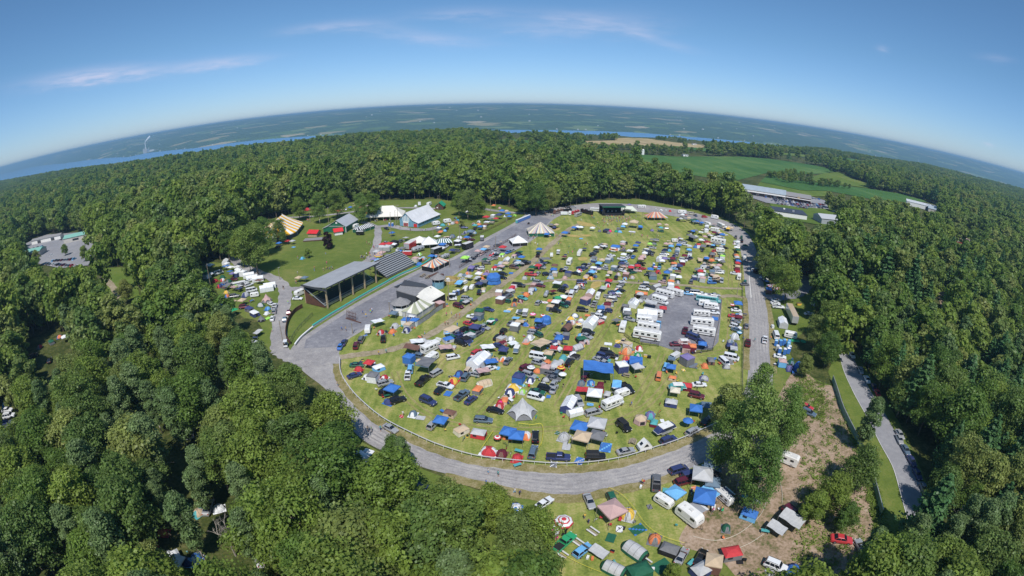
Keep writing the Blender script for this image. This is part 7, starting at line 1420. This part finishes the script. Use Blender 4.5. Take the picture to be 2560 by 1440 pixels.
 ((1600, 1170), '''p 210 235 G 88 1;v 590 95 n 15;s 580 210 m 15;k 800 240 gG 0 1.6;k 930 120 Tk 0 1.4;k 920 290 Tn 0 1.2;R 1065 430 wn -42 .72 a;K 900 410 Bw -35 1.2;k 820 530 bb 0 1.6;t 310 490 cN -32 .85;k 440 440 BB -35 1.2;t 640 700 wg -38 1.2 a;d 1515 440 wn 0 .95;d 1450 320 Gn 0 .9;f 1600 310 gg 0 1;d 1590 370 ww 0 .7;D 1440 660 bB -20 1.15;d 1140 820 EG 0 .9;K 1790 880 gG -30 1.2;K 1980 790 ga -30 1.6;s 2010 650 m -40 1.15;D 1200 1180 rG 10 1.25;s 1790 1340 w -22 1.05;d 2030 1400 bn 0 1.4;w 920 1340 aN -10 1.2;D 830 1430 gn 30 1.3;f 1730 1425 Gg;
D 380 1130 Gk -20 1.15;c 560 1200 s 60;c 740 1250 k 60;f 340 310 tt 0 .7;q 1385 1240 k;i 950 500 B;i 1030 560 w;l 990 530 w;i 1090 590 e;i 550 390 w;f 210 1310 EE 30 .01;q 160 1360 w'''),
 ((2080, 1170), '''c 110 985 r -8 1.15;c 1125 110 n -62;c 1210 300 T -64;c 5 70 k 0 .01'''),
 ((2080, 840), '''c 260 275 w -58;c 375 480 s -70;c 460 605 w -62;c 555 710 n -66;c 600 790 r -66;c 890 1380 s -66'''),
 ((480, 600), '''g 450 320 ww 60 1.2;w 470 360 ww;K 600 410 ww 0 1.3;g 640 450 ww -30 1.3;w 690 480 ww 0 1.2;g 760 500 ww 10 1.2;g 800 540 ww 10 1.2;g 880 550 ww 10 1.2;K 460 395 bb 0 1.2;k 525 415 w;k 250 400 w 0 1.3;w 205 510 Ew 0 1.2;c 90 440 s 60;c 145 435 k 60;V 360 460 w 18;K 510 460 bb;w 600 490 wn 0 1.1;k 550 500 u;d 310 560 rr 0 1.2;d 410 510 EE 0 1.2;d 410 545 wr;d 490 570 EG 0 1.4;k 180 470 l;k 270 500 wp;
Q 610 620 wE 12 .7;c 690 620 k 0;K 900 590 NN 0 1.2;g 1000 680 ww 10 1.35;g 1040 640 ww 10 1.2;s 760 620 w 20;V 800 695 w 12;K 480 660 Gk 0 1.3;K 570 680 pa 0 1.2;d 370 630 nr 0 1.2;d 460 710 ya;d 470 760 ob;s 570 770 G 8;d 715 750 gn 0 1.5;t 840 760 lw 8 .8;S 1000 820 pG 0 .7;K 640 660 gw;d 590 630 lG;d 430 640 Nn;D 430 600 Gb;
d 920 885 gE 0 1.2;d 1010 930 Bb 0 1;d 1000 990 ww 0 .9;c 1065 875 w -20;s 700 915 m 5;k 680 870 ap 0 1.1;D 840 1010 wn -30 1.3;D 770 950 nG -20 1.2;S 930 1080 Gk 0 .5;f 1010 1050 ll;p 1105 910 w 70;s 1100 970 s 80;c 1075 1065 w 78;K 550 1015 ee 0 1.5;d 370 870 bB;c 815 1385 w -3;K 890 1280 gG 0 1;h 1295 985 m 80;h 1240 1080 T 82;z 1255 1425 w 80 1.2;t 1440 740 Bw 25;c 1410 800 w 0;k 1430 560 aG;k 1510 560 TT;t 680 240 wr 0 .8;c 2030 1390 n 62;c 1985 1440 b 62;i 770 830 r;i 830 820 p;l 800 830 b;K 640 690 nG;f 560 820 a;c 760 560 w 20;c 560 540 m 0'''),
 ((640, 480), '''k 420 700 rr;k 490 700 gg;k 310 730 b;f 500 740 B;c 300 740 k;d 620 895 tB;x 1390 575 kk 0;t 1330 480 wB;c 1740 500 k -22;k 1815 590 bb;o 1790 460 bw;o 1815 460 bw;c 1200 240 w 80;k 1260 240 b;K 1320 180 pw;k 1320 220 ay;k 1490 220 cE;k 1410 240 o;c 1650 230 w 80;c 1750 210 w 60;x 2180 180 w 90;t 2310 180 w;d 2130 195 w;k 690 310 r 0 2;k 640 345 a;k 1100 290 o;k 1140 280 a;c 370 260 w;f 1480 280 o;
w 1700 755 rw 0 1.3;w 1780 750 rw 0 1.3;w 1850 720 kk 0 1.3;x 1720 800 gG 0 1.2;K 1910 830 bG;K 2000 650 gG 0 1.1;x 2060 760 rg 30 1.7;A 2160 800 ss 14 1.25;x 2020 850 rg 0;d 2180 840 lw 0 1;V 1880 880 w -12;O 1640 910 yu 0 1.3;k 1680 870 pN 0 1.2;k 1610 850 gG 0 1.1;k 1630 960 B;x 2410 820 kG 18 1.3;k 2490 760 b 0 1.2;k 2420 640 w;c 1850 675 k 10;c 1730 690 s;k 1580 950 u;c 1900 780 w;k 1950 800 G;k 1760 900 G'''),
 ((880, 500), '''t 1120 335 wg 8;t 1270 305 wg 8;d 1210 345 tt 0 1.2;d 1150 370 mb;d 1290 335 yg;d 1340 320 gg 0 1.2;d 1390 310 oo;d 1410 280 tb;d 1380 250 tm;w 1160 415 wG;d 1240 420 Bk;K 1180 465 oN 0 1.1;d 1340 500 TG 0 1.5;d 1435 510 ww 0 1.1;k 1580 490 Tk 0 1.5;d 1510 445 gn 0 1.1;d 1620 445 gB 0 1.2;c 1640 390 k 60;k 1690 370 o;k 1710 400 bp;k 1640 385 t;K 1800 340 ww 0 1.4;K 1860 330 ap;k 1780 370 NN;k 1790 280 rw 0 1.3;k 1960 255 nn 0 1.4;k 2000 190 bn 0 1.2;k 2080 230 bn 0 1.2;k 2100 260 bB;d 2170 215 ll 0 1.1;w 1880 240 wg;d 2045 225 ww;k 1590 220 bb 0 1.2;k 1550 210 n;d 1540 165 ww;d 1620 165 ww;k 1890 110 o;d 1970 115 p;k 1500 235 E;k 1920 290 r;k 1840 290 Gg;d 1620 330 pG;d 1690 300 wg;c 1500 380 n 0;k 2060 185 a;
c 2355 320 k 60 .7;x 1735 540 kG 80;w 1410 600 wk 0 1.2;K 1410 640 ww;x 1545 650 kk 20 1.4;d 1510 520 yo;k 1530 545 b;c 1590 545 m 10;A 1245 780 ss 18 .9;k 1340 720 nG;I 960 1010 N;I 1020 1030 N;I 930 1030 N;I 1000 1050 r;d 900 870 bb 0 1.2;w 850 830 pc 0 1.1;d 945 795 gB 0 1.2;k 1060 800 bb;d 935 805 on;c 1120 770 p 20;k 1200 690 w;c 1250 640 w;k 560 640 w;K 1260 530 ap;
k 1510 840 ll 0 1.3;k 1795 680 aN 0 1.1;k 1750 710 Bb;k 1690 735 pN;k 1640 770 GT;k 1610 800 Gk;k 2010 690 rr 0 1.2;c 2090 710 b 22;d 1890 730 wr;d 1850 760 rr;c 1920 750 k 22;D 2000 755 lw;K 2240 740 EE 0 1.1;D 2160 770 pg;D 1770 820 EG;c 1840 815 g 22;c 1790 860 k 0;g 2060 830 wg 50;d 2180 830 gE;D 2200 870 gE 30 1.2;k 2260 815 bb;s 2320 860 k 10;s 2165 915 N -10;f 2120 980 bb;D 1590 940 un 0 1.3;d 1540 990 po;d 1800 970 pN;d 1735 1005 yy;d 1470 1015 g;c 2010 1000 k -8;c 2000 1050 k -12;C 1890 1110 bb 20 1.8;k 1990 940 pm;k 2050 900 ap;D 1980 870 gg;D 1900 930 rw;K 1680 1090 gT;k 1690 1040 wn;k 1560 1080 g;d 1730 1060 oo;k 1790 1050 u;c 1700 960 p;i 1700 940 w;K 1450 1130 gT;c 1940 620 G 10;K 1760 1150 GT 0 1.3;C 1290 1070 ww 0 .01''')]
def region(x, y):
    if x < 735 and y < 880: return 'in the vendor camp beside the left road' if y > 660 else 'in the shade of the left trees'
    if y < 600 and x < 1000: return 'on the far lawn by the barns'
    if x < 1290 and y < 640 + (1290 - x) * .1 and x > 940: return 'in the camp around the blue barn'
    if x < 1130 and y < 690: return 'among the trailers behind the bleachers'
    if x < 830: return 'beside the grandstand'
    if x < 1400 and y > 820 and y < 960 and x < 1120: return 'in the first row inside the track'
    if y < 545: return 'along the far bend behind the stage' if x < 1680 else 'along the far right bend'
    if y < 600 and x < 1720: return 'on the stage field'
    if x >= 1865 and y < 960: return 'beside the right-hand road'
    if x >= 1830 and y < 960: return 'on the grass strip by the right-hand road'
    if x > 2080: return 'by the side road'
    if x > 1580 and 710 < y < 885 and x < 1800: return 'in the gravel motorhome lot'
    if y > 1240: return 'on the campground below the track'
    if y > 1170 and x > 1600: return 'by the trees below the track'
    if x > 1900: return 'in the dirt clearing'
    if y > 1100: return 'against the curved white rail'
    if y > 1030: return 'in the last row before the white rail'
    if y > 930: return 'in the lower camp rows'
    if y > 850: return 'in the middle camp rows'
    if y > 760: return 'in the central camp rows'
    if y > 700: return 'in the camp row below the cross path'
    if x > 1720: return 'in the right-hand upper rows'
    if x < 1330: return 'in the rows beside the paved straight'
    return 'in the upper camp rows'
ITEMS = []
ALLK = {**CARS, **RVS, **TENTS}
for (ox, oy), txt in TILES:
    for e in txt.replace('\n', '').split(';'):
        q = e.split()
        if len(q) < 3: continue
        kd = ALLK[q[0]]; zx, zy = float(q[1]), float(q[2]); x, y = ox + zx * .1875, oy + zy * .1875; cols = q[3] if len(q) > 3 else 'w'; ang = float(q[4]) if len(q) > 4 and q[4] != 'a' else None; s = float(q[5]) if len(q) > 5 and q[5] != 'a' else 1.0
        if s < .15: continue
        gx, gy = gnd(x, y); 
        if ang is None or (ang == 0 and q[0] in 'dDTkwKSHuOfCoIiYlqw'):
            a0 = math.atan2(gy - 100, gx + 30) if False else R(73); yaw = a0 + random.choice((0, 0, math.pi / 2, math.pi)) + random.uniform(-.15, .15)
        else:
            hx_, hy_ = gnd(x + 6 * math.cos(R(ang)), y - 6 * math.sin(R(ang))); yaw = math.atan2(hy_ - gy, hx_ - gx)
        aw = q[-1] == 'a' and len(q) > 5
        ITEMS.append(dict(kind=kd, x=gx, y=gy, px=x, py=y, yaw=yaw, c=cols, s=s, aw=aw))
for k_, (x, y) in enumerate(TOILETS): ITEMS.append(dict(kind='portable_toilet', x=x, y=y, yaw=R(-30), c='bw' if k_ else 'tw', s=1.0, aw=False, where='in the long row at the track mouth', lock=1))
# rows of cars in the plaza car park, the lot on the left and along the side road
def carrow(pts, n, yaw_off=math.pi / 2, where=''):
    Q = [np.array(gnd(*p)) for p in pts]; d = Q[1] - Q[0]; a = math.atan2(d[1], d[0])
    for i in range(n):
        t = (i + .5) / n; p = Q[0] + d * t
        ITEMS.append(dict(kind=random.choice(['sedan', 'suv', 'hatchback', 'minivan', 'sedan']), x=p[0], y=p[1], yaw=a + yaw_off + random.uniform(-.05, .05), c=random.choice('wsGknTrmbgB'), s=1.0, aw=False, where=where))
carrow([(1925, 503), (2060, 514)], 16, where='in the front row of the plaza car park')
carrow([(1935, 507), (2055, 518)], 14, where='in the second row of the plaza car park')
carrow([(1990, 494), (2050, 500)], 8, where='at the far end of the plaza car park')
carrow([(1905, 494), (1965, 499)], 4, where='before the plaza shops')
carrow([(1990, 519), (2020, 523)], 4, where='on the grass beside the plaza car park')
carrow([(118, 662), (200, 668)], 12, where='in the near row of the left car park')
carrow([(150, 602), (228, 592)], 9, where='in the far row of the left car park')
carrow([(130, 655), (190, 650)], 8, where='in the middle row of the left car park')
carrow([(60, 628), (110, 618)], 5, where='by the green roof at the left car park')
carrow([(1940, 511), (2058, 522)], 14, where='in the third row of the plaza car park')
carrow([(1930, 500), (2000, 505)], 9, where='in the row behind the front of the plaza car park')
for x, y, c, a in ((2247, 1096, 's', -58), (2262, 1130, 'T', -60), (2277, 1158, 'n', -60), (225, 648, 'r', 0), (130, 640, 'w', 20), (160, 628, 's', 10), (2040, 540, 'w', 0), (2085, 531, 'w', 0)):
    gx, gy = gnd(x, y); h_ = gnd(x + 6 * math.cos(R(a)), y - 6 * math.sin(R(a))); ITEMS.append(dict(kind='hatchback' if x < 2100 else 'sedan', x=gx, y=gy, yaw=math.atan2(h_[1] - gy, h_[0] - gx), c=c, s=1.0, aw=False, where='along the side road' if x > 2100 else 'in the left car park' if x < 300 else 'on the grass by the plaza'))
# tents and cars that show between the trees of the lower left woods
for x, y, k_, c in ((150, 845, 'dome_tent', 'ob'), (100, 870, 'dome_tent', 'rG'), (20, 1030, 'sedan', 'w'), (30, 1060, 'dome_tent', 'nw'), (125, 905, 'sedan', 'k'), (480, 1085, 'suv', 'w'), (545, 1275, 'dome_tent', 'ww'), (410, 1335, 'dome_tent', 'or'), (350, 1345, 'dome_tent', 'bn'), (372, 1362, 'dome_tent', 'rr'),
                   (100, 1295, 'dome_tent', 'wg'), (120, 1300, 'sedan', 's'), (1045, 1255, 'sedan', 'n'), (890, 1170, 'pop_up_canopy', 'w'), (850, 1185, 'pop_up_canopy', 'w'), (930, 1205, 'cabin_tent', 'kw'), (820, 1160, 'dome_tent', 'wG'), (860, 1300, 'dome_tent', 'nb'), (1120, 1425, 'dome_tent', 'lE'), (650, 1400, 'sedan', 'w'),
                   (1290, 1275, 'dome_tent', 'wb'), (1310, 1310, 'dome_tent', 'Bw'), (470, 1410, 'dome_tent', 'nB'), (440, 1400, 'cabin_tent', 'wG'), (560, 800, 'dome_tent', 'bB'), (835, 1060, 'sedan', 'k'), (845, 1090, 'sedan', 's'), (2150, 1375, 'sedan', 's'), (700, 1330, 'dome_tent', 'at'), (130, 860, 'cabin_tent', 'EG'), (85, 895, 'suv', 'k'), (165, 855, 'pop_up_canopy', 'wg'), (15, 1015, 'dome_tent', 'bB'), (25, 1045, 'suv', 'w'), (15, 1065, 'cabin_tent', 'nu'), (490, 1075, 'van', 'w'), (460, 1095, 'dome_tent', 'nG'), (500, 1285, 'dome_tent', 'at'), (525, 1275, 'sedan', 's'), (450, 1300, 'dome_tent', 'EG'), (455, 1420, 'pop_up_canopy', 'wg'), (490, 1400, 'dome_tent', 'bw'), (425, 1395, 'dome_tent', 'ww'), (380, 1375, 'dome_tent', 'rr'), (385, 1350, 'tarp_canopy', 'bn'), (905, 1150, 'cabin_tent', 'ww'), (955, 1190, 'pop_up_canopy', 'w'), (880, 1165, 'camp_chair', 'r'), (975, 1215, 'dome_tent', 'kG'), (1050, 1240, 'tarp_canopy', 'nb'), (665, 1320, 'sedan', 'w'), (680, 1335, 'dome_tent', 'bg'), (300, 1350, 'dome_tent', 'rw')):
    gx, gy = gnd(x, y); ITEMS.append(dict(kind=k_, x=gx, y=gy, yaw=random.uniform(0, 3), c=c, s=1.1, aw=False, where='between the trees of the left woods' if x < 820 else 'under the trees outside the track bend'))
# small tents, awnings and cars squeezed between the named ones along the camp rows
ra = R(70); base_ = [i for i in ITEMS if 'where' not in i and 1000 < i['px'] < 1845 and 555 < i['py'] < 960 and i['kind'] in ('sedan', 'suv', 'dome_tent', 'pop_up_canopy', 'walled_canopy', 'cabin_tent', 'tarp_canopy')]
random.Random(3).shuffle(base_)
for b_ in base_[:270]:
    k_ = random.choice(['sedan', 'hatchback', 'suv', 'dome_tent', 'walled_canopy', 'walled_canopy', 'cabin_tent', 'wagon', 'tarp_canopy', 'cabin_tent', 'minivan', 'pickup', 'beach_umbrella']); sg_ = random.choice((-1, 1)) * random.uniform(3, 4.4); jt = random.uniform(-1.2, 1.2)
    x, y = b_['x'] + sg_ * math.cos(ra) - jt * math.sin(ra), b_['y'] + sg_ * math.sin(ra) + jt * math.cos(ra); px_, py_ = projv(np.array(x), np.array(y), np.array(0.))
    if 1590 < px_ < 1800 and 715 < py_: continue
    ITEMS.append(dict(kind=k_, x=x, y=y, px=float(px_), py=float(py_), yaw=b_['yaw'] + random.choice((0, math.pi / 2)), c=random.choice('sgGTpankwBEGsg') + random.choice('gGTawnk'), s=random.uniform(.8, .95), aw=False))
# chairs, coolers and tables set out beside the nearer tents
near_ = [i for i in ITEMS if 'where' not in i and math.hypot(i['x'], i['y']) < 190 and i['kind'] in ('dome_tent', 'pop_up_canopy', 'walled_canopy', 'cabin_tent', 'tarp_canopy', 'garage_tent', 'travel_trailer', 'motorhome')]
rc = random.Random(9)
for b_ in near_:
    for q_ in range(2):
        if rc.random() < .62:
            a_ = rc.uniform(0, 6.28); r_ = rc.uniform(2.2, 3.4); x, y = b_['x'] + r_ * math.cos(a_), b_['y'] + r_ * math.sin(a_); px_, py_ = projv(np.array(x), np.array(y), np.array(0.))
            ITEMS.append(dict(kind=rc.choice(['camp_chair', 'camp_chair', 'camp_chair', 'cooler', 'folding_table', 'ground_tarp', 'bicycle']), x=x, y=y, px=float(px_), py=float(py_), yaw=rc.uniform(0, 6), c=rc.choice('rbnGkwEtoy') + rc.choice('wgk'), s=rc.uniform(.9, 1.1) if q_ else 1.0, aw=False, small=1))
for it in ITEMS:
    if it.get('small') and it['kind'] == 'ground_tarp': it['s'] = .55
# descriptions first, so that every label can name its neighbours
def words(it):
    c = NCOL[it['c'][0]]; kd = it['kind']; s = SAY.get(kd, kd.replace('_', ' ')); k2 = it['c'][1] if len(it['c']) > 1 else None
    if kd == 'silver_trailer': return s, s
    if k2 and NCOL[k2] != c and SCAT[kd] not in ('car', 'van', 'minivan', 'pickup truck', 'jeep'):
        j = {'tent': 'and', 'canopy': 'and', 'umbrella': 'and', 'tarp': 'and'}.get(SCAT[kd], 'and')
        if kd in ('motorhome', 'coach_motorhome', 'travel_trailer'): return f"white {s} with {NCOL[k2]} stripe", f"white {s}"
        return f"{c} {j} {NCOL[k2]} {s}", f"{c} {s}"
    if kd in ('motorhome', 'coach_motorhome', 'travel_trailer'): return f"white {s}", f"white {s}"
    return f"{c} {s}", f"{c} {s}"
for it in ITEMS:
    it['full'], it['short'] = words(it)
    if 'where' not in it: it['where'] = region(it['px'], it['py'])
    else: it['px'], it['py'] = [float(v) for v in projv(np.array(it['x']), np.array(it['y']), np.array(0.))]
XY = np.array([(i['x'], i['y']) for i in ITEMS])
# keep neighbours from standing inside one another: push overlapping pairs a little apart
RAD = {'sedan': 1.7, 'suv': 1.8, 'hatchback': 1.6, 'minivan': 1.9, 'van': 2, 'pickup': 2, 'motorhome': 2.4, 'coach_motorhome': 2.5, 'travel_trailer': 2.2, 'coach': 2.6, 'dome_tent': 1.2, 'pop_up_canopy': 1.2, 'camp_chair': .35, 'cooler': .4, 'ground_tarp': .6}
rd = np.array([RAD.get(i['kind'], 1.2) * min(i['s'], 1.6) for i in ITEMS])
lot = np.array(['car park' in i['where'] or 'plaza' in i['where'] or 'lock' in i for i in ITEMS]); rd[lot] = .6
for _ in range(8):
    D = XY[:, None] - XY[None]; dd = np.hypot(D[..., 0], D[..., 1]) + np.eye(len(XY)) * 99; lim = (rd[:, None] + rd[None]) * .8
    mv = np.where(dd < lim, (lim - dd) / 2 * .5, 0); XY = XY + np.clip((D / dd[..., None] * mv[..., None]).sum(1), -.5, .5)
for Ln in MAINL:
    Q = np.array([gnd(*p) for p in densify(Ln, False, 8)])
    for i_, it in enumerate(ITEMS):
        if lot[i_] or 'px' not in it: continue
        v_ = XY[i_] - Q; dq = np.hypot(v_[:, 0], v_[:, 1]); k_ = int(dq.argmin()); need = 2.0 + rd[i_] * .75
        if dq[k_] < need and dq[k_] > 1e-3 and 0 < k_ < len(Q) - 1: XY[i_] = XY[i_] + v_[k_] / dq[k_] * (need - dq[k_])
D = XY[:, None] - XY[None]; dd = np.hypot(D[..., 0], D[..., 1]) + np.eye(len(XY)) * 999
KS = dict(tarp_canopy=.72, cabin_tent=.74, garage_tent=.76, coach_motorhome=.9, pop_up_canopy=.92, walled_canopy=.88, tunnel_tent=.78, motorhome=.86, travel_trailer=.86, coach=.88, hexagonal_tent=.85, popup_camper=.8, ground_tarp=.8, dome_tent=.86, beach_umbrella=.9, school_bus=.92, star_tent=.95, silver_trailer=.9, sedan=.96, suv=.96, minivan=.95)
used = {}
SHORTW = lambda s: len(s.split())
def nb(i, n=3, skip=None):
    out = []
    for j in np.argsort(dd[i])[:10]:
        t = ITEMS[j]['short']
        if dd[i][j] < 16 and t != ITEMS[i]['short'] and t not in out and ITEMS[j]['kind'] not in ('camp_chair', 'cooler'): out.append(t)
        if len(out) >= n: break
    return out
cand = []
for i, it in enumerate(ITEMS):
    n_ = nb(i, 4); w_ = it['where']; A_ = []
    A_.append(f"{it['full']} {w_}")
    for t in n_: A_.append(f"{it['full']} next to {t} {w_}")
    for a in range(len(n_)):
        for b_ in range(a + 1, len(n_)): A_.append(f"{it['full']} between {n_[a]} and {n_[b_]}")
    cand.append([a for a in A_ if 4 <= len(a.split()) <= 16])
from collections import Counter
cnt = Counter(c for L in cand for c in set(L)); lab = [None] * len(ITEMS)
for i, L in enumerate(cand):
    for c in L:
        if cnt[c] == 1: lab[i] = c; break
taken = Counter(l for l in lab if l)
TENS_ = {20: 'twenty', 30: 'thirty', 40: 'forty', 50: 'fifty', 60: 'sixty', 70: 'seventy'}
ORD = ['first', 'second', 'third', 'fourth', 'fifth', 'sixth', 'seventh', 'eighth', 'ninth', 'tenth', 'eleventh', 'twelfth', 'thirteenth', 'fourteenth', 'fifteenth', 'sixteenth', 'seventeenth', 'eighteenth', 'nineteenth']
for t_ in (20, 30, 40, 50, 60, 70):
    ORD.append(TENS_[t_][:-1] + 'ieth')
    for u_ in ORD[:9]: ORD.append(TENS_[t_] + '-' + u_)
left = {}
for i, it in enumerate(ITEMS):
    if lab[i] is None: left.setdefault((it['full'], it['where']), []).append(i)
for (f_, w_), L in left.items():
    allk = sorted([i for i, it in enumerate(ITEMS) if it['full'] == f_ and it['where'] == w_], key=lambda i: ITEMS[i]['px'])
    for i in L:
        k_ = allk.index(i); m_ = len(allk)
        pos = 'leftmost' if k_ == 0 else 'rightmost' if k_ == m_ - 1 else (ORD[k_] + ' from the left') if k_ < len(ORD) else 'further right'
        lab[i] = f"{f_} {w_}, {pos} of them"
        if len(lab[i].split()) > 16: lab[i] = f"{f_}, {pos} of those {w_}"
        if len(lab[i].split()) > 16: lab[i] = f"{it['short']} {w_}, {pos}"
GRP = {'car': 'cars parked among the tents', 'tent': 'tents of the campground', 'canopy': 'canopies of the campground', 'motorhome': 'motorhomes and campers', 'trailer': 'trailers on the fairground', 'toilet': 'portable toilets', 'pickup truck': 'pickup trucks on the camp', 'van': 'vans on the camp', 'minivan': 'vans on the camp', 'bus': 'buses on the fairground', 'chair': 'camp chairs', 'tarp': 'tarps on the camp', 'umbrella': 'sun umbrellas'}
for i, it in enumerate(ITEMS):
    x, y = XY[i]; d = math.hypot(x, y, HC); cat = SCAT[it['kind']]
    far = d > 205
    s = it['s'] * KS.get(it['kind'], 1.0)
    c2 = it['c'][1] if len(it['c']) > 1 else it['c'][0]
    o = build(it['kind'], x, y, it['yaw'], it['c'][0], c2, s, it['aw'], far)
    o['label'] = lab[i]; o['category'] = cat; o['group'] = GRP.get(cat, 'small things of the campground')
print('PEOPLE', 0, 'KINDS', Counter(i['kind'] for i in ITEMS).most_common(8), 'ITEMS', len(ITEMS), 'dups', sum(v - 1 for v in Counter(lab).values() if v > 1), max(len(l.split()) for l in lab))
# ---- people
PX = []
def ppl(x, y, n=1, where='', pose=None, spread=1.2, grp=None, labels=None):
    gx, gy = gnd(x, y)
    for k in range(n):
        c1 = random.choice('wrkbngaoPtelyu'); c2 = random.choice('nkGaTB'); ps = pose or random.choice(['stand', 'walk', 'stand', 'wave' if n > 5 else 'walk'])
        px_ = gx + (random.gauss(0, spread) if n > 1 else 0); py_ = gy + (random.gauss(0, spread) if n > 1 else 0)
        say = {'stand': 'standing', 'walk': 'walking', 'sit': 'sitting', 'wave': 'with arms raised'}[ps]
        PX.append((px_, py_, c1, c2, ps, f"person in {NCOL[c1]} and {NCOL[c2]} {say} {where}", grp or 'people on the fairground'))
for t_ in [((1240, 1170), [(250, 350, 1), (315, 375, 1), (30, 120, 1), (1310, 600, 2), (1850, 240, 2)], 'at the near edge of the track bend'), ((1600, 1170), [(510, 370, 1), (565, 360, 1), (545, 440, 2), (970, 530, 2), (1070, 590, 1)], 'beside the trailers below the track'),
           ((840, 930), [(430, 800, 1), (480, 800, 1), (597, 790, 1), (25, 200, 1), (1945, 1390, 2)], 'on the gravel track bend'), ((1240, 930), [(895, 220, 1), (535, 640, 1), (1800, 470, 1), (1440, 820, 3)], 'on the lane by the last camp row'),
           ((880, 700), [(220, 460, 2), (270, 430, 1), (1300, 480, 2), (1370, 490, 3), (1280, 610, 3), (900, 780, 2), (360, 990, 2), (1605, 310, 1), (1720, 360, 1)], 'on the dirt path left of the camp'),
           ((1600, 700), [(1525, 830, 1), (1735, 810, 1), (730, 1000, 1), (1830, 230, 2), (1870, 220, 2)], 'on the right-hand road'), ((480, 600), [(1785, 200, 1), (1285, 860, 1), (1070, 1230, 1), (2350, 980, 2), (2400, 960, 1), (2000, 1210, 1), (2055, 1220, 1), (1600, 420, 2), (1750, 420, 3), (1865, 390, 3), (2340, 70, 2), (2430, 110, 3), (2290, 250, 4), (2370, 220, 3), (1180, 660, 2), (1390, 600, 2), (1410, 460, 1)], 'on the lanes by the grandstand'),
           ((640, 480), [(700, 390, 5), (1620, 400, 5), (1740, 400, 5), (1480, 700, 2), (1580, 750, 3), (1430, 900, 4), (1500, 880, 3), (1550, 840, 3), (1920, 490, 1), (2070, 520, 2), (2200, 530, 2), (945, 970, 1), (1390, 1070, 2), (1300, 1120, 2)], 'on the far lawn near the barns'),
           ((1240, 480), [(690, 310, 4), (740, 330, 4), (910, 380, 1), (1135, 390, 1), (810, 600, 2), (840, 610, 1), (400, 690, 1), (460, 710, 1), (550, 720, 2), (850, 710, 2), (1200, 720, 1), (1230, 720, 2), (1570, 590, 2), (1530, 670, 1), (1830, 590, 3), (1950, 600, 4), (2200, 620, 4), (470, 620, 4), (560, 610, 4), (1060, 680, 1), (1020, 770, 2), (960, 830, 2), (1900, 1220, 2)], 'on the open stage field')]:
    (ox, oy), L, wh = t_
    for x, y, n_ in L: ppl(ox + x * .1875, oy + y * .1875, n_, wh, spread=1.3)
for k in range(80):
    x = 1240 + random.triangular(1380, 1880, 1600) * .1875; y = 480 + random.triangular(335, 440, 350) * .1875; ppl(x, y, 1, 'in the crowd before the stage', grp='crowd before the stage', pose=random.choice(['stand', 'stand', 'wave']))
for k in range(34):
    x = 1240 + random.uniform(1260, 2050) * .1875; y = 480 + random.uniform(400, 500) * .1875; ppl(x, y, 1, 'on the grass behind the crowd', pose=random.choice(['sit', 'stand', 'sit', 'walk']), grp='people on the grass behind the crowd')
for b_ in [i for i in ITEMS if i['kind'] in ('pop_up_canopy', 'dome_tent', 'cabin_tent') and 'py' in i and i['py'] > 640][::12]:
    c1 = random.choice('wrkbngaoPtelyu'); c2 = random.choice('nkGaTB'); a_ = random.uniform(0, 6.28); ps = random.choice(['stand', 'sit', 'walk']); say = {'stand': 'standing', 'walk': 'walking', 'sit': 'sitting'}[ps]
    PX.append((b_['x'] + 2.6 * math.cos(a_), b_['y'] + 2.6 * math.sin(a_), c1, c2, ps, f"person in {NCOL[c1]} and {NCOL[c2]} {say} {b_['where']}", 'people among the tents'))
for k in range(6): ppl(1240 + (1270 + 8 * k % 80) * .1875, 480 + (340 + 5 * k) * .1875, 1, 'at the left side of the stage crowd')
pc = Counter(p[5] for p in PX); seen = Counter(); tot = dict(pc)
rank = {}
for l_ in pc:
    idx_ = [k for k, p in enumerate(PX) if p[5] == l_]; idx_.sort(key=lambda k: PX[k][0] / PX[k][1])
    for r_, k in enumerate(idx_): rank[k] = (r_, len(idx_))
for k, (x, y, c1, c2, ps, l_, g_) in enumerate(PX):
    r_, m_ = rank[k]
    if m_ > 1:
        pos = 'leftmost' if r_ == 0 else 'rightmost' if r_ == m_ - 1 else ORD[min(r_, len(ORD) - 1)] + ' from left'; l_ = l_.replace(' trousers', '').replace(' around the grandstand', '').replace(' outside the white rail', ''); l_ = f"{l_}, {pos}"
        if len(l_.split()) > 16: l_ = l_.replace('person in ', '')
        if len(l_.split()) > 16: l_ = l_.replace('with arms raised', 'waving').replace('in the crowd before', 'before')
    person(x, y, random.uniform(0, 6.28), c1, c2, ps, l_, g_, random.uniform(.94, 1.08))

# ------------------------------------------------------------------ haze
mb = MB(); mb.box((0, 7000, LAKE - 20), (62000, 54000, 285), 0)
mh = bpy.data.materials.new('haze'); mh.use_nodes = True; t = mh.node_tree; t.nodes.remove(t.nodes['Principled BSDF'])
pv = t.nodes.new('ShaderNodeVolumePrincipled'); pv.inputs['Color'].default_value = (.44, .74, 1.0, 1); pv.inputs['Density'].default_value = 1.35e-4; pv.inputs['Anisotropy'].default_value = .2
t.links.new(pv.outputs[0], t.nodes['Material Output'].inputs['Volume'])
o = obj('haze', mb.mesh('haze', [mh]), kind='stuff')
